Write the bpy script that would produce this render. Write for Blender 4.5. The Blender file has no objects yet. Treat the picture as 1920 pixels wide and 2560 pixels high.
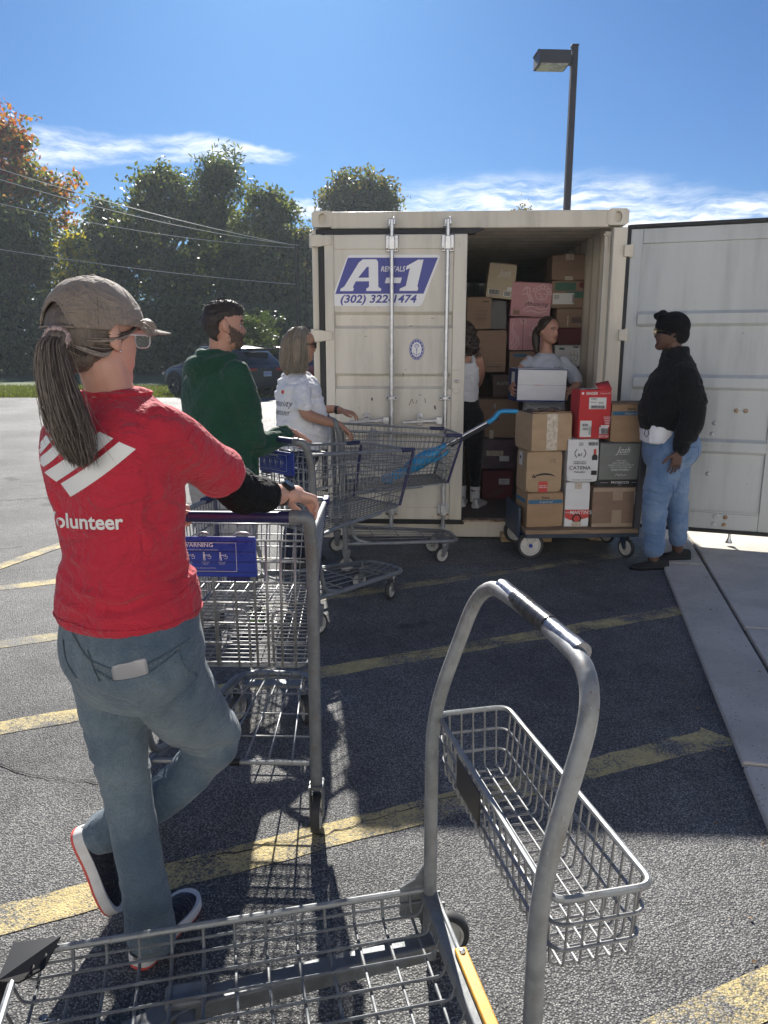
import bpy, math, random
import numpy as np
from mathutils import Vector as V, Matrix, Quaternion
from mathutils.bvhtree import BVHTree
R = math.radians
random.seed(7); rng = np.random.default_rng(11)
sc = bpy.context.scene
C = sc.collection

# ---------------------------------------------------------------- camera
cam_d = bpy.data.cameras.new('camera'); cam = bpy.data.objects.new('camera', cam_d); C.objects.link(cam)
cam_d.sensor_fit = 'VERTICAL'; cam_d.sensor_height = 24.0; cam_d.lens = 24.0*1880/2560
cam_d.clip_start = 0.05; cam_d.clip_end = 3000
cam.location = (0, 0, 1.57); cam.rotation_euler = (R(90-12.3), 0, 0)
sc.camera = cam

# ---------------------------------------------------------------- light, sky, exposure
SUN_EL, SUN_AZ = R(33), R(-6.8)            # azimuth measured from +Y towards +X
SUN_STRENGTH, SKY_STRENGTH, EXPOSURE = 5.0, 0.05, 1.1
sun_d = bpy.data.lights.new('sun', 'SUN'); sun = bpy.data.objects.new('sun', sun_d); C.objects.link(sun)
sun_d.energy = SUN_STRENGTH; sun_d.angle = R(0.5); sun_d.color = (1.0, 0.955, 0.88)
sdir = V((math.sin(SUN_AZ)*math.cos(SUN_EL), math.cos(SUN_AZ)*math.cos(SUN_EL), math.sin(SUN_EL)))
sun.rotation_euler = sdir.to_track_quat('Z', 'Y').to_euler(); sun.location = (0, 20, 30)
sc.view_settings.view_transform = 'Standard'; sc.view_settings.look = 'None'
sc.view_settings.exposure = EXPOSURE; sc.view_settings.gamma = 1.0; sc.view_settings.use_curve_mapping = False
sc.render.engine = 'CYCLES'
try:
    sc.cycles.use_denoising = True; sc.cycles.denoiser = 'OPENIMAGEDENOISE'
    sc.cycles.denoising_prefilter = 'ACCURATE'
    sc.cycles.max_bounces = 8; sc.cycles.transparent_max_bounces = 16; sc.cycles.sample_clamp_indirect = 6.0
    sc.cycles.use_adaptive_sampling = True; sc.cycles.adaptive_threshold = 0.012
except Exception:
    pass

class NT:
    """small helper to write node maths"""
    def __init__(s, tree): s.t = tree; s.n = tree.nodes; s.l = tree.links
    def node(s, typ, **kw):
        n = s.n.new(typ)
        for k, v in kw.items(): setattr(n, k, v)
        return n
    def put(s, sock, v):
        if isinstance(v, bpy.types.NodeSocket): s.l.new(v, sock)
        else: sock.default_value = v
    def m(s, op, a, b=0.0, c=0.0, clamp=False):
        n = s.node('ShaderNodeMath', operation=op); n.use_clamp = clamp
        s.put(n.inputs[0], a); s.put(n.inputs[1], b)
        if op in ('MULTIPLY_ADD', 'SMOOTH_MIN', 'SMOOTH_MAX', 'WRAP', 'COMPARE'): s.put(n.inputs[2], c)
        return n.outputs[0]
    def ramp(s, v, a, b, lo=0.0, hi=1.0, smooth=True):
        n = s.node('ShaderNodeMapRange'); n.interpolation_type = 'SMOOTHSTEP' if smooth else 'LINEAR'
        s.put(n.inputs[0], v); s.put(n.inputs[1], a); s.put(n.inputs[2], b); s.put(n.inputs[3], lo); s.put(n.inputs[4], hi)
        return n.outputs[0]
    def mix(s, f, a, b, blend='MIX'):
        n = s.node('ShaderNodeMix', data_type='RGBA', blend_type=blend)
        s.put(n.inputs[0], f); s.put(n.inputs[6], a); s.put(n.inputs[7], b)
        return n.outputs[2]
    def noise(s, vec, scale, detail=3.0, rough=0.55, dist=0.0, out=0):
        n = s.node('ShaderNodeTexNoise'); s.put(n.inputs['Vector'], vec)
        n.inputs['Scale'].default_value = scale; n.inputs['Detail'].default_value = detail
        n.inputs['Roughness'].default_value = rough; n.inputs['Distortion'].default_value = dist
        return n.outputs[out]
    def voro(s, vec, scale, feature='F1', out=0, rnd=1.0):
        n = s.node('ShaderNodeTexVoronoi', feature=feature); s.put(n.inputs['Vector'], vec)
        n.inputs['Scale'].default_value = scale; n.inputs['Randomness'].default_value = rnd
        return n.outputs[out]
    def mapping(s, vec, scale=(1, 1, 1), loc=(0, 0, 0), rot=(0, 0, 0)):
        n = s.node('ShaderNodeMapping'); s.put(n.inputs[0], vec)
        n.inputs[1].default_value = loc; n.inputs[2].default_value = rot; n.inputs[3].default_value = scale
        return n.outputs[0]
    def rgb(s, c): 
        n = s.node('ShaderNodeRGB'); n.outputs[0].default_value = (*c[:3], 1); return n.outputs[0]

world = bpy.data.worlds.new('World'); sc.world = world; world.use_nodes = True
wt = NT(world.node_tree); world.node_tree.nodes.clear()
sky = wt.node('ShaderNodeTexSky', sky_type='NISHITA'); sky.sun_disc = False
sky.sun_elevation = SUN_EL; sky.sun_rotation = SUN_AZ; sky.altitude = 50
sky.air_density = 1.0; sky.dust_density = 0.55; sky.ozone_density = 2.5
tc = wt.node('ShaderNodeTexCoord'); sep = wt.node('ShaderNodeSeparateXYZ'); wt.l.new(tc.outputs['Generated'], sep.inputs[0])
az = wt.m('ARCTAN2', sep.outputs[0], sep.outputs[1]); el = wt.m('ARCSINE', sep.outputs[2])
cmb = wt.node('ShaderNodeCombineXYZ'); wt.put(cmb.inputs[0], az); wt.put(cmb.inputs[1], el)
warp = wt.noise(cmb.outputs[0], 9.0, 4, 0.6, out=1)
wadd = wt.node('ShaderNodeVectorMath', operation='MULTIPLY_ADD'); wt.put(wadd.inputs[0], warp); wadd.inputs[1].default_value = (.05, .035, 0); wt.put(wadd.inputs[2], cmb.outputs[0])
swp = wt.node('ShaderNodeSeparateXYZ'); wt.l.new(wadd.outputs[0], swp.inputs[0])
waz = wt.m('SUBTRACT', swp.outputs[0], .025); wel = wt.m('SUBTRACT', swp.outputs[1], .0175)
def patch(a0, e0, ha, he, tilt=0.0, gain=1.0):
    """a soft-edged streak of cirrus at azimuth a0, elevation e0"""
    da = wt.m('SUBTRACT', waz, a0); de = wt.m('SUBTRACT', wt.m('SUBTRACT', wel, e0), wt.m('MULTIPLY', da, tilt))
    q = wt.m('ADD', wt.m('POWER', wt.m('ABSOLUTE', wt.m('DIVIDE', da, ha)), 2.0), wt.m('POWER', wt.m('ABSOLUTE', wt.m('DIVIDE', de, he)), 2.0))
    return wt.m('MULTIPLY', wt.ramp(q, 0.0, 1.25, 1.0, 0.0), gain)
ps = [patch(-.375, .222, .13, .021, .05, .85), patch(-.24, .231, .055, .017, .0, .8), patch(-.185, .231, .085, .0125, -.05, .95),
      patch(.19, .140, .25, .068, -.03, 1.35), patch(.42, .135, .16, .035, -.02, 1.2), patch(-.39, .186, .035, .014, 0, .6), patch(-.10, .166, .055, .014, .05, 1.0), patch(-.36, .145, .04, .014, 0, .9),
      patch(1.2, .2, .4, .05, 0, 1), patch(-1.3, .24, .5, .05, 0, 1), patch(2.6, .3, .5, .07, 0, .9), patch(-2.5, .2, .5, .05, 0, .9)]
dens = ps[0]
for p_ in ps[1:]: dens = wt.m('MAXIMUM', dens, p_)
fib = wt.noise(wt.mapping(wadd.outputs[0], (16, 85, 1), rot=(0, 0, R(-7))), 1.0, 6, .62)
dens = wt.m('MULTIPLY', dens, wt.ramp(fib, .32, .74, .06, 1.0))
dens = wt.m('MULTIPLY', dens, .95, clamp=True)
cl_col = wt.rgb((12.5, 12.8, 13.2))
skyc = wt.mix(1.0, sky.outputs[0], wt.rgb((.215, .45, .76)), 'MULTIPLY')
bg = wt.node('ShaderNodeBackground'); wt.put(bg.inputs[0], wt.mix(dens, skyc, cl_col)); bg.inputs[1].default_value = SKY_STRENGTH
wo = wt.node('ShaderNodeOutputWorld'); wt.l.new(bg.outputs[0], wo.inputs[0])

# ---------------------------------------------------------------- mesh helpers
class MB:
    def __init__(s): s.v = []; s.f = []; s.m = []
    def add(s, vs, fs, mi=0):
        o = len(s.v); s.v += [tuple(v) for v in vs]; s.f += [tuple(i+o for i in f) for f in fs]; s.m += [mi]*len(fs); return s
    def join(s, b, M=None, mi=None):
        vs = [M @ V(v) for v in b.v] if M is not None else b.v
        o = len(s.v); s.v += [tuple(v) for v in vs]; s.f += [tuple(i+o for i in f) for f in b.f]; s.m += (b.m if mi is None else [mi]*len(b.f)); return s
    def box(s, c, d, M=None, mi=0):
        x, y, z = d[0]/2, d[1]/2, d[2]/2
        vs = [V((i*x, j*y, k*z)) for i in (-1, 1) for j in (-1, 1) for k in (-1, 1)]
        if M is not None: vs = [M @ v for v in vs]
        vs = [v+V(c) for v in vs]
        return s.add(vs, [(0, 1, 3, 2), (4, 6, 7, 5), (0, 4, 5, 1), (2, 3, 7, 6), (0, 2, 6, 4), (1, 5, 7, 3)], mi)
    def bar(s, a, b, w, h, up=(0, 0, 1), mi=0):
        """rectangular bar from a to b, w across, h along up"""
        a, b = V(a), V(b); d = (b-a).normalized(); u = V(up); r = d.cross(u)
        if r.length < 1e-6: r = d.cross(V((1, 0, 0)))
        r.normalize(); u = r.cross(d)
        vs = [p+r*(i*w/2)+u*(j*h/2) for p in (a, b) for i, j in ((-1, -1), (1, -1), (1, 1), (-1, 1))]
        return s.add(vs, [(0, 3, 2, 1), (4, 5, 6, 7), (0, 1, 5, 4), (1, 2, 6, 5), (2, 3, 7, 6), (3, 0, 4, 7)], mi)
    def tube(s, pts, r, n=6, closed=False, caps=True, round_end=False, flat=1.0, ref=None, mi=0):
        P = [V(p) for p in pts]; k = len(P); rr = list(r) if hasattr(r, '__len__') else [r]*k
        if round_end and not closed:
            d0 = (P[0]-P[1]).normalized(); d1 = (P[-1]-P[-2]).normalized(); A, B, ra, rb = P[0], P[-1], rr[0], rr[-1]
            P = [A+d0*ra*.95, A+d0*ra*.6] + P + [B+d1*rb*.6, B+d1*rb*.95]; rr = [ra*.3, ra*.8]+rr+[rb*.8, rb*.3]; k = len(P)
        T = []
        for i in range(k):
            if closed: t = P[(i+1) % k]-P[i-1]
            else: t = P[min(i+1, k-1)]-P[max(i-1, 0)]
            T.append(t.normalized() if t.length > 1e-9 else V((0, 0, 1)))
        u = V(ref) if ref is not None else V((0, 0, 1))
        if abs(u.dot(T[0])) > .95: u = V((1, 0, 0)) if abs(T[0].x) < .9 else V((0, 1, 0))
        u = (u-T[0]*u.dot(T[0])).normalized(); vs = []
        for i in range(k):
            if ref is not None: q = V(ref); q = q-T[i]*q.dot(T[i]); u = q.normalized() if q.length > .05 else u
            else:
                u = u-T[i]*u.dot(T[i]); u.normalize()
            w = T[i].cross(u)
            for j in range(n):
                a = 2*math.pi*j/n; vs.append(P[i]+(u*math.cos(a)*flat+w*math.sin(a))*rr[i])
        fs = []
        for i in range(k if closed else k-1):
            i2 = (i+1) % k
            for j in range(n): fs.append((i*n+j, i2*n+j, i2*n+(j+1) % n, i*n+(j+1) % n))
        if caps and not closed: fs.append(tuple(range(n))); fs.append(tuple(reversed(range((k-1)*n, k*n))))
        return s.add(vs, fs, mi)
    def loft(s, rings, caps=True, mi=0):
        n = len(rings[0]); vs = [p for r in rings for p in r]; fs = []
        for i in range(len(rings)-1):
            for j in range(n): fs.append((i*n+j, i*n+(j+1) % n, (i+1)*n+(j+1) % n, (i+1)*n+j))
        if caps: fs.append(tuple(reversed(range(n)))); fs.append(tuple(range((len(rings)-1)*n, len(rings)*n)))
        return s.add(vs, fs, mi)
    def ell(s, c, r, M=None, nu=20, nv=12, mi=0):
        vs = []; fs = []; c = V(c)
        for i in range(1, nv):
            t = math.pi*i/nv
            for j in range(nu):
                a = 2*math.pi*j/nu; p = V((r[0]*math.sin(t)*math.cos(a), r[1]*math.sin(t)*math.sin(a), r[2]*math.cos(t)))
                vs.append(c+(M @ p if M is not None else p))
        top, bot = V((0, 0, r[2])), V((0, 0, -r[2]))
        vs.append(c+(M @ top if M is not None else top)); vs.append(c+(M @ bot if M is not None else bot)); it, ib = len(vs)-2, len(vs)-1
        for i in range(nv-2):
            for j in range(nu): fs.append((i*nu+j, (i+1)*nu+j, (i+1)*nu+(j+1) % nu, i*nu+(j+1) % nu))
        for j in range(nu): fs.append((it, j, (j+1) % nu)); fs.append((ib, (nv-2)*nu+(j+1) % nu, (nv-2)*nu+j))
        return s.add(vs, fs, mi)
    def prism(s, poly, a, b, M=None, mi=0):
        """polygon in the local xy plane, extruded from z=a to z=b"""
        n = len(poly); vs = [V((x, y, a)) for x, y in poly]+[V((x, y, b)) for x, y in poly]
        if M is not None: vs = [M @ v for v in vs]
        fs = [tuple(reversed(range(n))), tuple(range(n, 2*n))]+[(i, (i+1) % n, n+(i+1) % n, n+i) for i in range(n)]
        return s.add(vs, fs, mi)
    def cyl(s, a, b, r, n=16, r2=None, mi=0):
        return s.tube([a, b], [r, r if r2 is None else r2], n, mi=mi)
    def lathe(s, prof, axis_o, axis_d, n=24, closed=True, mi=0):
        """prof: (radius, along) pairs turned about the axis"""
        d = V(axis_d).normalized(); u = d.orthogonal().normalized(); w = d.cross(u); o = V(axis_o); k = len(prof); vs = []; fs = []
        for r, h in prof:
            for j in range(n):
                a = 2*math.pi*j/n; vs.append(o+d*h+(u*math.cos(a)+w*math.sin(a))*r)
        for i in range(k if closed else k-1):
            i2 = (i+1) % k
            for j in range(n): fs.append((i*n+j, i*n+(j+1) % n, i2*n+(j+1) % n, i2*n+j))
        return s.add(vs, fs, mi)
    def mesh(s, name):
        me = bpy.data.meshes.new(name); me.from_pydata(s.v, [], s.f)
        if any(s.m): me.polygons.foreach_set('material_index', s.m)
        me.update(); return me

def finish(me, mats, smooth=True, angle=40):
    for m in (mats if isinstance(mats, (list, tuple)) else [mats]): me.materials.append(m)
    if smooth:
        me.shade_smooth()
        if angle: me.set_sharp_from_angle(angle=R(angle))
def build(mb, name, mats, parent=None, smooth=True, bevel=0.0, angle=40, loc=None, seg=2, label=None, kind=None):
    me = mb.mesh(name) if isinstance(mb, MB) else mb
    finish(me, mats, smooth, angle)
    o = bpy.data.objects.new(name, me); C.objects.link(o)
    if parent is not None: o.parent = parent
    if loc is not None: o.location = loc
    if bevel:
        b = o.modifiers.new('bevel', 'BEVEL'); b.width = bevel; b.segments = seg; b.limit_method = 'ANGLE'; b.angle_limit = R(35)
    if label: o['label'] = label
    if kind: o['kind'] = kind
    return o
def tag(o, label, cat, group=None):
    o['label'] = label; o['category'] = cat
    if group: o['group'] = group
    return o
def struct(o, label=None):
    o['kind'] = 'structure'
    if label: o['label'] = label
    return o
def empty(name, loc=(0, 0, 0), rz=0.0, label=None, cat=None, group=None):
    o = bpy.data.objects.new(name, None); C.objects.link(o); o.location = loc; o.rotation_euler = (0, 0, rz); o.empty_display_size = .2
    if label: tag(o, label, cat, group)
    return o
def copy_tree(o, parent=None):
    c = o.copy(); C.objects.link(c)
    if parent is not None: c.parent = parent
    for ch in list(o.children): copy_tree(ch, c)
    return c
def dup_part(o, loc=None):
    c = o.copy(); C.objects.link(c)
    if loc is not None: c.location = loc
    return c
def cr(pts, sub=6, closed=False):
    P = [V(p) for p in pts]; out = []; n = len(P)
    for i in range(n if closed else n-1):
        a, b, c, d = (P[(i-1) % n], P[i], P[(i+1) % n], P[(i+2) % n]) if closed else (P[max(i-1, 0)], P[i], P[i+1], P[min(i+2, n-1)])
        for k in range(sub):
            t = k/sub; out.append(.5*((2*b)+(c-a)*t+(2*a-5*b+4*c-d)*t*t+(3*b-a-3*c+d)*t**3))
    if not closed: out.append(P[-1])
    return out
def crs(vals, sub=6):
    return [v.x for v in cr([(v, 0, 0) for v in vals], sub)]
def rnd(pts, r, seg=5, closed=False):
    """polyline with filleted corners"""
    P = [V(p) for p in pts]; n = len(P); out = []
    for i in range(n):
        if not closed and i in (0, n-1): out.append(P[i]); continue
        a, b, c = P[i-1], P[i], P[(i+1) % n]; d0, d1 = a-b, c-b
        rr = min(r, d0.length*.48, d1.length*.48); p, q = b+d0.normalized()*rr, b+d1.normalized()*rr
        for k in range(seg+1):
            t = k/seg; out.append(p*(1-t)**2+b*2*t*(1-t)+q*t*t)
    return out
def lin(a, b, n):
    a, b = V(a), V(b); return [a+(b-a)*(i/(n-1)) for i in range(n)]
def interp(tab, x):
    for (x0, *a), (x1, *b) in zip(tab, tab[1:]):
        if x <= x1:
            t = 0 if x1 == x0 else max(0, (x-x0)/(x1-x0)); r = [p+(q-p)*t for p, q in zip(a, b)]
            return r[0] if len(r) == 1 else r
    return tab[-1][1] if len(tab[-1]) == 2 else list(tab[-1][1:])

def vnoise(P, seed=0):
    """smooth value noise, -1..1, vectorised"""
    P = np.asarray(P, dtype=np.float64); I = np.floor(P).astype(np.int64); Fr = P-I; Fr = Fr*Fr*(3-2*Fr)
    def h(i, j, k):
        n = (i*374761393+j*668265263+k*2147483647+seed*974634777) & 0xFFFFFFFF
        n = ((n ^ (n >> 13))*1274126177) & 0xFFFFFFFF; n = (n ^ (n >> 16)) & 0xFFFF
        return n/32767.5-1
    x, y, z = I.T; fx, fy, fz = Fr.T
    def L(a, b, t): return a+(b-a)*t
    return L(L(L(h(x, y, z), h(x+1, y, z), fx), L(h(x, y+1, z), h(x+1, y+1, z), fx), fy), L(L(h(x, y, z+1), h(x+1, y, z+1), fx), L(h(x, y+1, z+1), h(x+1, y+1, z+1), fx), fy), fz)
def fbm(P, oct=3, seed=0):
    s = 0; a = 1.0; t = 0
    for o in range(oct): s = s+a*vnoise(np.asarray(P)*2**o, seed+o); t += a; a *= .5
    return s/t

def soft(mb, name, mats, parent, voxel=.006, smooth=3, disp=None, region=None, angle=0, lam=.5, presub=None):
    """voxel-union of overlapping closed shapes into one continuous skin"""
    tmp = bpy.data.objects.new('tmp', mb.mesh('tmp')); C.objects.link(tmp)
    md = tmp.modifiers.new('r', 'REMESH'); md.mode = 'VOXEL'; md.voxel_size = voxel; md.adaptivity = 0
    dg = bpy.context.evaluated_depsgraph_get(); me = bpy.data.meshes.new_from_object(tmp.evaluated_get(dg))
    old = tmp.data; bpy.data.objects.remove(tmp); bpy.data.meshes.remove(old)
    n = len(me.vertices); co = np.empty(n*3); me.vertices.foreach_get('co', co); co = co.reshape(-1, 3)
    e = np.empty(len(me.edges)*2, dtype=np.int64); me.edges.foreach_get('vertices', e); e = e.reshape(-1, 2)
    i = np.concatenate([e[:, 0], e[:, 1]]); j = np.concatenate([e[:, 1], e[:, 0]]); deg = np.maximum(np.bincount(i, minlength=n), 1)
    def lap(c): return np.stack([np.bincount(i, weights=c[j, k], minlength=n) for k in range(3)], 1)/deg[:, None]
    for _ in range(smooth):
        co = co+lam*(lap(co)-co); co = co-lam*.96*(lap(co)-co)*.5
    me.vertices.foreach_set('co', co.ravel()); me.update()
    if disp is not None:
        nr = np.empty(n*3); me.vertices.foreach_get('normal', nr); nr = nr.reshape(-1, 3)
        co = co+disp(co, nr); me.vertices.foreach_set('co', co.ravel()); me.update()
    me.materials.clear()
    if region is not None:
        k = len(me.polygons); ce = np.empty(k*3); me.polygons.foreach_get('center', ce)
        me.polygons.foreach_set('material_index', region(ce.reshape(-1, 3)).astype(np.int32))
    return build(me, name, mats, parent, angle=angle)
def bvh_of(o): return BVHTree.FromPolygons([v.co.copy() for v in o.data.vertices], [tuple(p.vertices) for p in o.data.polygons])

def text_mb(s, size=.1, bold=0.0, shear=0.0, align='CENTER', space=1.0, line=1.0, xs=1.0):
    cu = bpy.data.curves.new('t', 'FONT'); cu.body = s; cu.size = size; cu.offset = bold*size; cu.shear = shear; cu.align_x = align; cu.align_y = 'CENTER'
    cu.space_character = space; cu.space_line = line; cu.resolution_u = 3
    ob = bpy.data.objects.new('t', cu); C.objects.link(ob); dg = bpy.context.evaluated_depsgraph_get()
    me = bpy.data.meshes.new_from_object(ob.evaluated_get(dg)); mb = MB()
    mb.add([(v.co.x*xs, v.co.y, 0) for v in me.vertices], [tuple(p.vertices) for p in me.polygons])
    bpy.data.objects.remove(ob); bpy.data.meshes.remove(me); bpy.data.curves.remove(cu)
    return mb
def subdiv(mb, n=1, maxlen=None):
    import bmesh
    bm = bmesh.new(); me = mb.mesh('t'); bm.from_mesh(me); bpy.data.meshes.remove(me)
    bmesh.ops.triangulate(bm, faces=bm.faces)
    for _ in range(n):
        ed = [e for e in bm.edges if maxlen is None or e.calc_length() > maxlen]
        if not ed: break
        bmesh.ops.subdivide_edges(bm, edges=ed, cuts=1); bmesh.ops.triangulate(bm, faces=bm.faces)
    bm.verts.index_update(); out = MB(); out.add([v.co for v in bm.verts], [tuple(v.index for v in f.verts) for f in bm.faces]); bm.free(); return out
def drape(mb, bvh, frame, off=.0015, sub=4, maxlen=.012, far=.5):
    """lay a flat shape (local xy) onto a surface: frame = (origin, ux, uy, direction of travel)"""
    o, ux, uy, d = [V(q) for q in frame]; d.normalize(); m = subdiv(mb, sub, maxlen); out = []; ok = []
    for x, y, z in m.v:
        p = o+ux*x+uy*y-d*far; hit, nr, idx, dist = bvh.ray_cast(p, d, far*2)
        ok.append(hit is not None); out.append((hit-d*off+V((0, 0, 0))) if hit is not None else p)
    r = MB(); r.add(out, [f for f in m.f if all(ok[i] for i in f)]); return r

# ---------------------------------------------------------------- materials
def mat(name, col=(.5, .5, .5), rough=.6, metal=0.0, spec=.5, var=0.0, vscale=8.0, bump=0.0, bscale=60.0, bdist=.002, sheen=0.0, coat=0.0, trans=0.0, alpha=1.0, sss=0.0, col2=None, streak=None, emit=None, aniso=None):
    m = bpy.data.materials.new(name); m.use_nodes = True; t = NT(m.node_tree); b = t.n['Principled BSDF']
    b.inputs['Roughness'].default_value = rough; b.inputs['Metallic'].default_value = metal; b.inputs['Specular IOR Level'].default_value = spec
    b.inputs['Coat Weight'].default_value = coat; b.inputs['Sheen Weight'].default_value = sheen; b.inputs['Transmission Weight'].default_value = trans; b.inputs['Alpha'].default_value = alpha
    if sss: b.inputs['Subsurface Weight'].default_value = sss; b.inputs['Subsurface Radius'].default_value = (.02, .006, .003); b.inputs['Subsurface Scale'].default_value = .5
    co = t.node('ShaderNodeTexCoord').outputs['Object']
    if streak: co2 = t.mapping(co, streak)
    else: co2 = co
    if var or col2:
        n = t.noise(co2, vscale, 5, .6)
        c2 = col2 if col2 else tuple(min(1, c*(1+var)) for c in col); c1 = col if col2 else tuple(c*(1-var) for c in col)
        t.put(b.inputs['Base Color'], t.mix(t.ramp(n, .32, .68), t.rgb(c1), t.rgb(c2)))
        rr = t.ramp(n, .3, .7, max(0, rough-.06), min(1, rough+.08)); t.put(b.inputs['Roughness'], rr)
    else: b.inputs['Base Color'].default_value = (*col, 1)
    if bump:
        bn = t.node('ShaderNodeBump'); bn.inputs['Strength'].default_value = bump; bn.inputs['Distance'].default_value = bdist
        t.put(bn.inputs['Height'], t.noise(co2, bscale, 3, .6)); t.put(b.inputs['Normal'], bn.outputs[0])
    if emit: b.inputs['Emission Color'].default_value = (*emit[:3], 1); b.inputs['Emission Strength'].default_value = emit[3]
    return m
try:
    world.cycles.sampling_method = 'MANUAL'; world.cycles.sample_map_resolution = 512
except Exception: pass
# ---------------------------------------------------------------- shared materials
def asphalt_nodes(t, pos):
    """returns colour, height, roughness sockets of worn aggregate asphalt"""
    a = t.voro(pos, 170.0, 'F1', 0); acol = t.voro(pos, 170.0, 'F1', 1)
    s = t.node('ShaderNodeSeparateColor'); t.l.new(acol, s.inputs[0])
    big = t.noise(pos, .55, 5, .6); mid = t.noise(pos, 7.0, 4, .6); fine = t.noise(pos, 240.0, 3, .7)
    stone = t.mix(t.ramp(s.outputs[0], .05, 1.0), t.rgb((.135, .135, .135)), t.rgb((.35, .345, .33)))
    stone = t.mix(t.ramp(s.outputs[1], .94, .99), stone, t.rgb((.36, .35, .33)))
    gap = t.ramp(a, .38, .62)
    col = t.mix(gap, stone, t.rgb((.095, .096, .098)))
    wear = t.m('ADD', t.ramp(big, .35, .68, .72, 1.22), t.ramp(mid, .3, .7, -.10, .10))
    g = t.node('ShaderNodeCombineColor'); [t.put(g.inputs[i], wear) for i in range(3)]
    col = t.mix(1.0, col, g.outputs[0], 'MULTIPLY')
    oil = t.m('MULTIPLY', t.ramp(t.noise(pos, 1.9, 3, .5), .63, .72), t.ramp(t.noise(pos, .35, 2, .5), .45, .6)); col = t.mix(t.m('MULTIPLY', oil, .55), col, t.rgb((.02, .02, .022)))
    pale = t.ramp(t.noise(pos, 3.3, 4, .7), .66, .76, 0, .35); col = t.mix(pale, col, t.rgb((.32, .315, .30)))
    h = t.m('ADD', t.m('SUBTRACT', 1.0, a), t.m('MULTIPLY', fine, .5)); h = t.m('ADD', h, t.m('MULTIPLY', s.outputs[2], .55))
    return col, h, t.ramp(s.outputs[0], 0, 1, .45, .75), s
def ground_mat(name, paint=None, wear=(.42, .62)):
    m = bpy.data.materials.new(name); m.use_nodes = True; t = NT(m.node_tree); b = t.n['Principled BSDF']
    pos = t.node('ShaderNodeNewGeometry').outputs['Position']; col, h, ro, s = asphalt_nodes(t, pos)
    if paint:
        w = t.m('ADD', t.m('MULTIPLY', t.noise(pos, 5.0, 4, .6), .55), t.m('MULTIPLY', t.noise(pos, 90.0, 4, .7), .45))
        w = t.m('ADD', w, t.m('MULTIPLY', t.voro(pos, 105.0), .10))
        p = t.mix(t.ramp(t.noise(pos, 18, 4, .6), .3, .7), t.rgb(paint), t.rgb(tuple(c*.78 for c in paint)))
        col = t.mix(t.ramp(w, wear[0], wear[1]), p, col)
    t.put(b.inputs['Base Color'], col); t.put(b.inputs['Roughness'], ro); b.inputs['Specular IOR Level'].default_value = .10
    bn = t.node('ShaderNodeBump'); bn.inputs['Strength'].default_value = .9 if not paint else .6; bn.inputs['Distance'].default_value = .0048; t.put(bn.inputs['Height'], h); t.put(b.inputs['Normal'], bn.outputs[0])
    return m
M_ASPH = ground_mat('asphalt'); M_YEL = ground_mat('yellow_road_paint', (.60, .49, .24), (.48, .64)); M_YELF = ground_mat('worn_yellow_road_paint', (.48, .41, .23), (.44, .60))
M_CRACK = mat('crack', (.012, .012, .013), .9)
def concrete(name, c, dark):
    m = bpy.data.materials.new(name); m.use_nodes = True; t = NT(m.node_tree); b = t.n['Principled BSDF']; pos = t.node('ShaderNodeNewGeometry').outputs['Position']
    n = t.noise(pos, 2.2, 6, .65); f = t.noise(pos, 130, 3, .7); v = t.voro(pos, 70.0); cell = t.voro(pos, 70.0, 'F1', 1); s = t.node('ShaderNodeSeparateColor'); t.l.new(cell, s.inputs[0])
    col = t.mix(t.ramp(n, .35, .7), t.rgb(c), t.rgb(dark)); col = t.mix(t.m('MULTIPLY', t.ramp(s.outputs[0], .8, .9), t.ramp(v, .35, .2)), col, t.rgb(tuple(x*.5 for x in dark)))
    col = t.mix(t.m('MULTIPLY', t.ramp(s.outputs[1], .88, .95), t.ramp(v, .35, .2)), col, t.rgb((.6, .58, .54)))
    t.put(b.inputs['Base Color'], col); b.inputs['Roughness'].default_value = .82
    bn = t.node('ShaderNodeBump'); bn.inputs['Strength'].default_value = .5; bn.inputs['Distance'].default_value = .003; t.put(bn.inputs['Height'], t.m('ADD', f, t.m('MULTIPLY', v, .5))); t.put(b.inputs['Normal'], bn.outputs[0])
    return m
M_CONC = concrete('sidewalk_concrete', (.62, .565, .485), (.46, .42, .36)); M_KERB = concrete('kerb_concrete', (.56, .51, .44), (.40, .37, .32))
M_SOIL = mat('lawn_soil', (.05, .075, .02), .95, col2=(.085, .12, .03), vscale=.8, bump=.5, bscale=30, bdist=.02)

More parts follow.
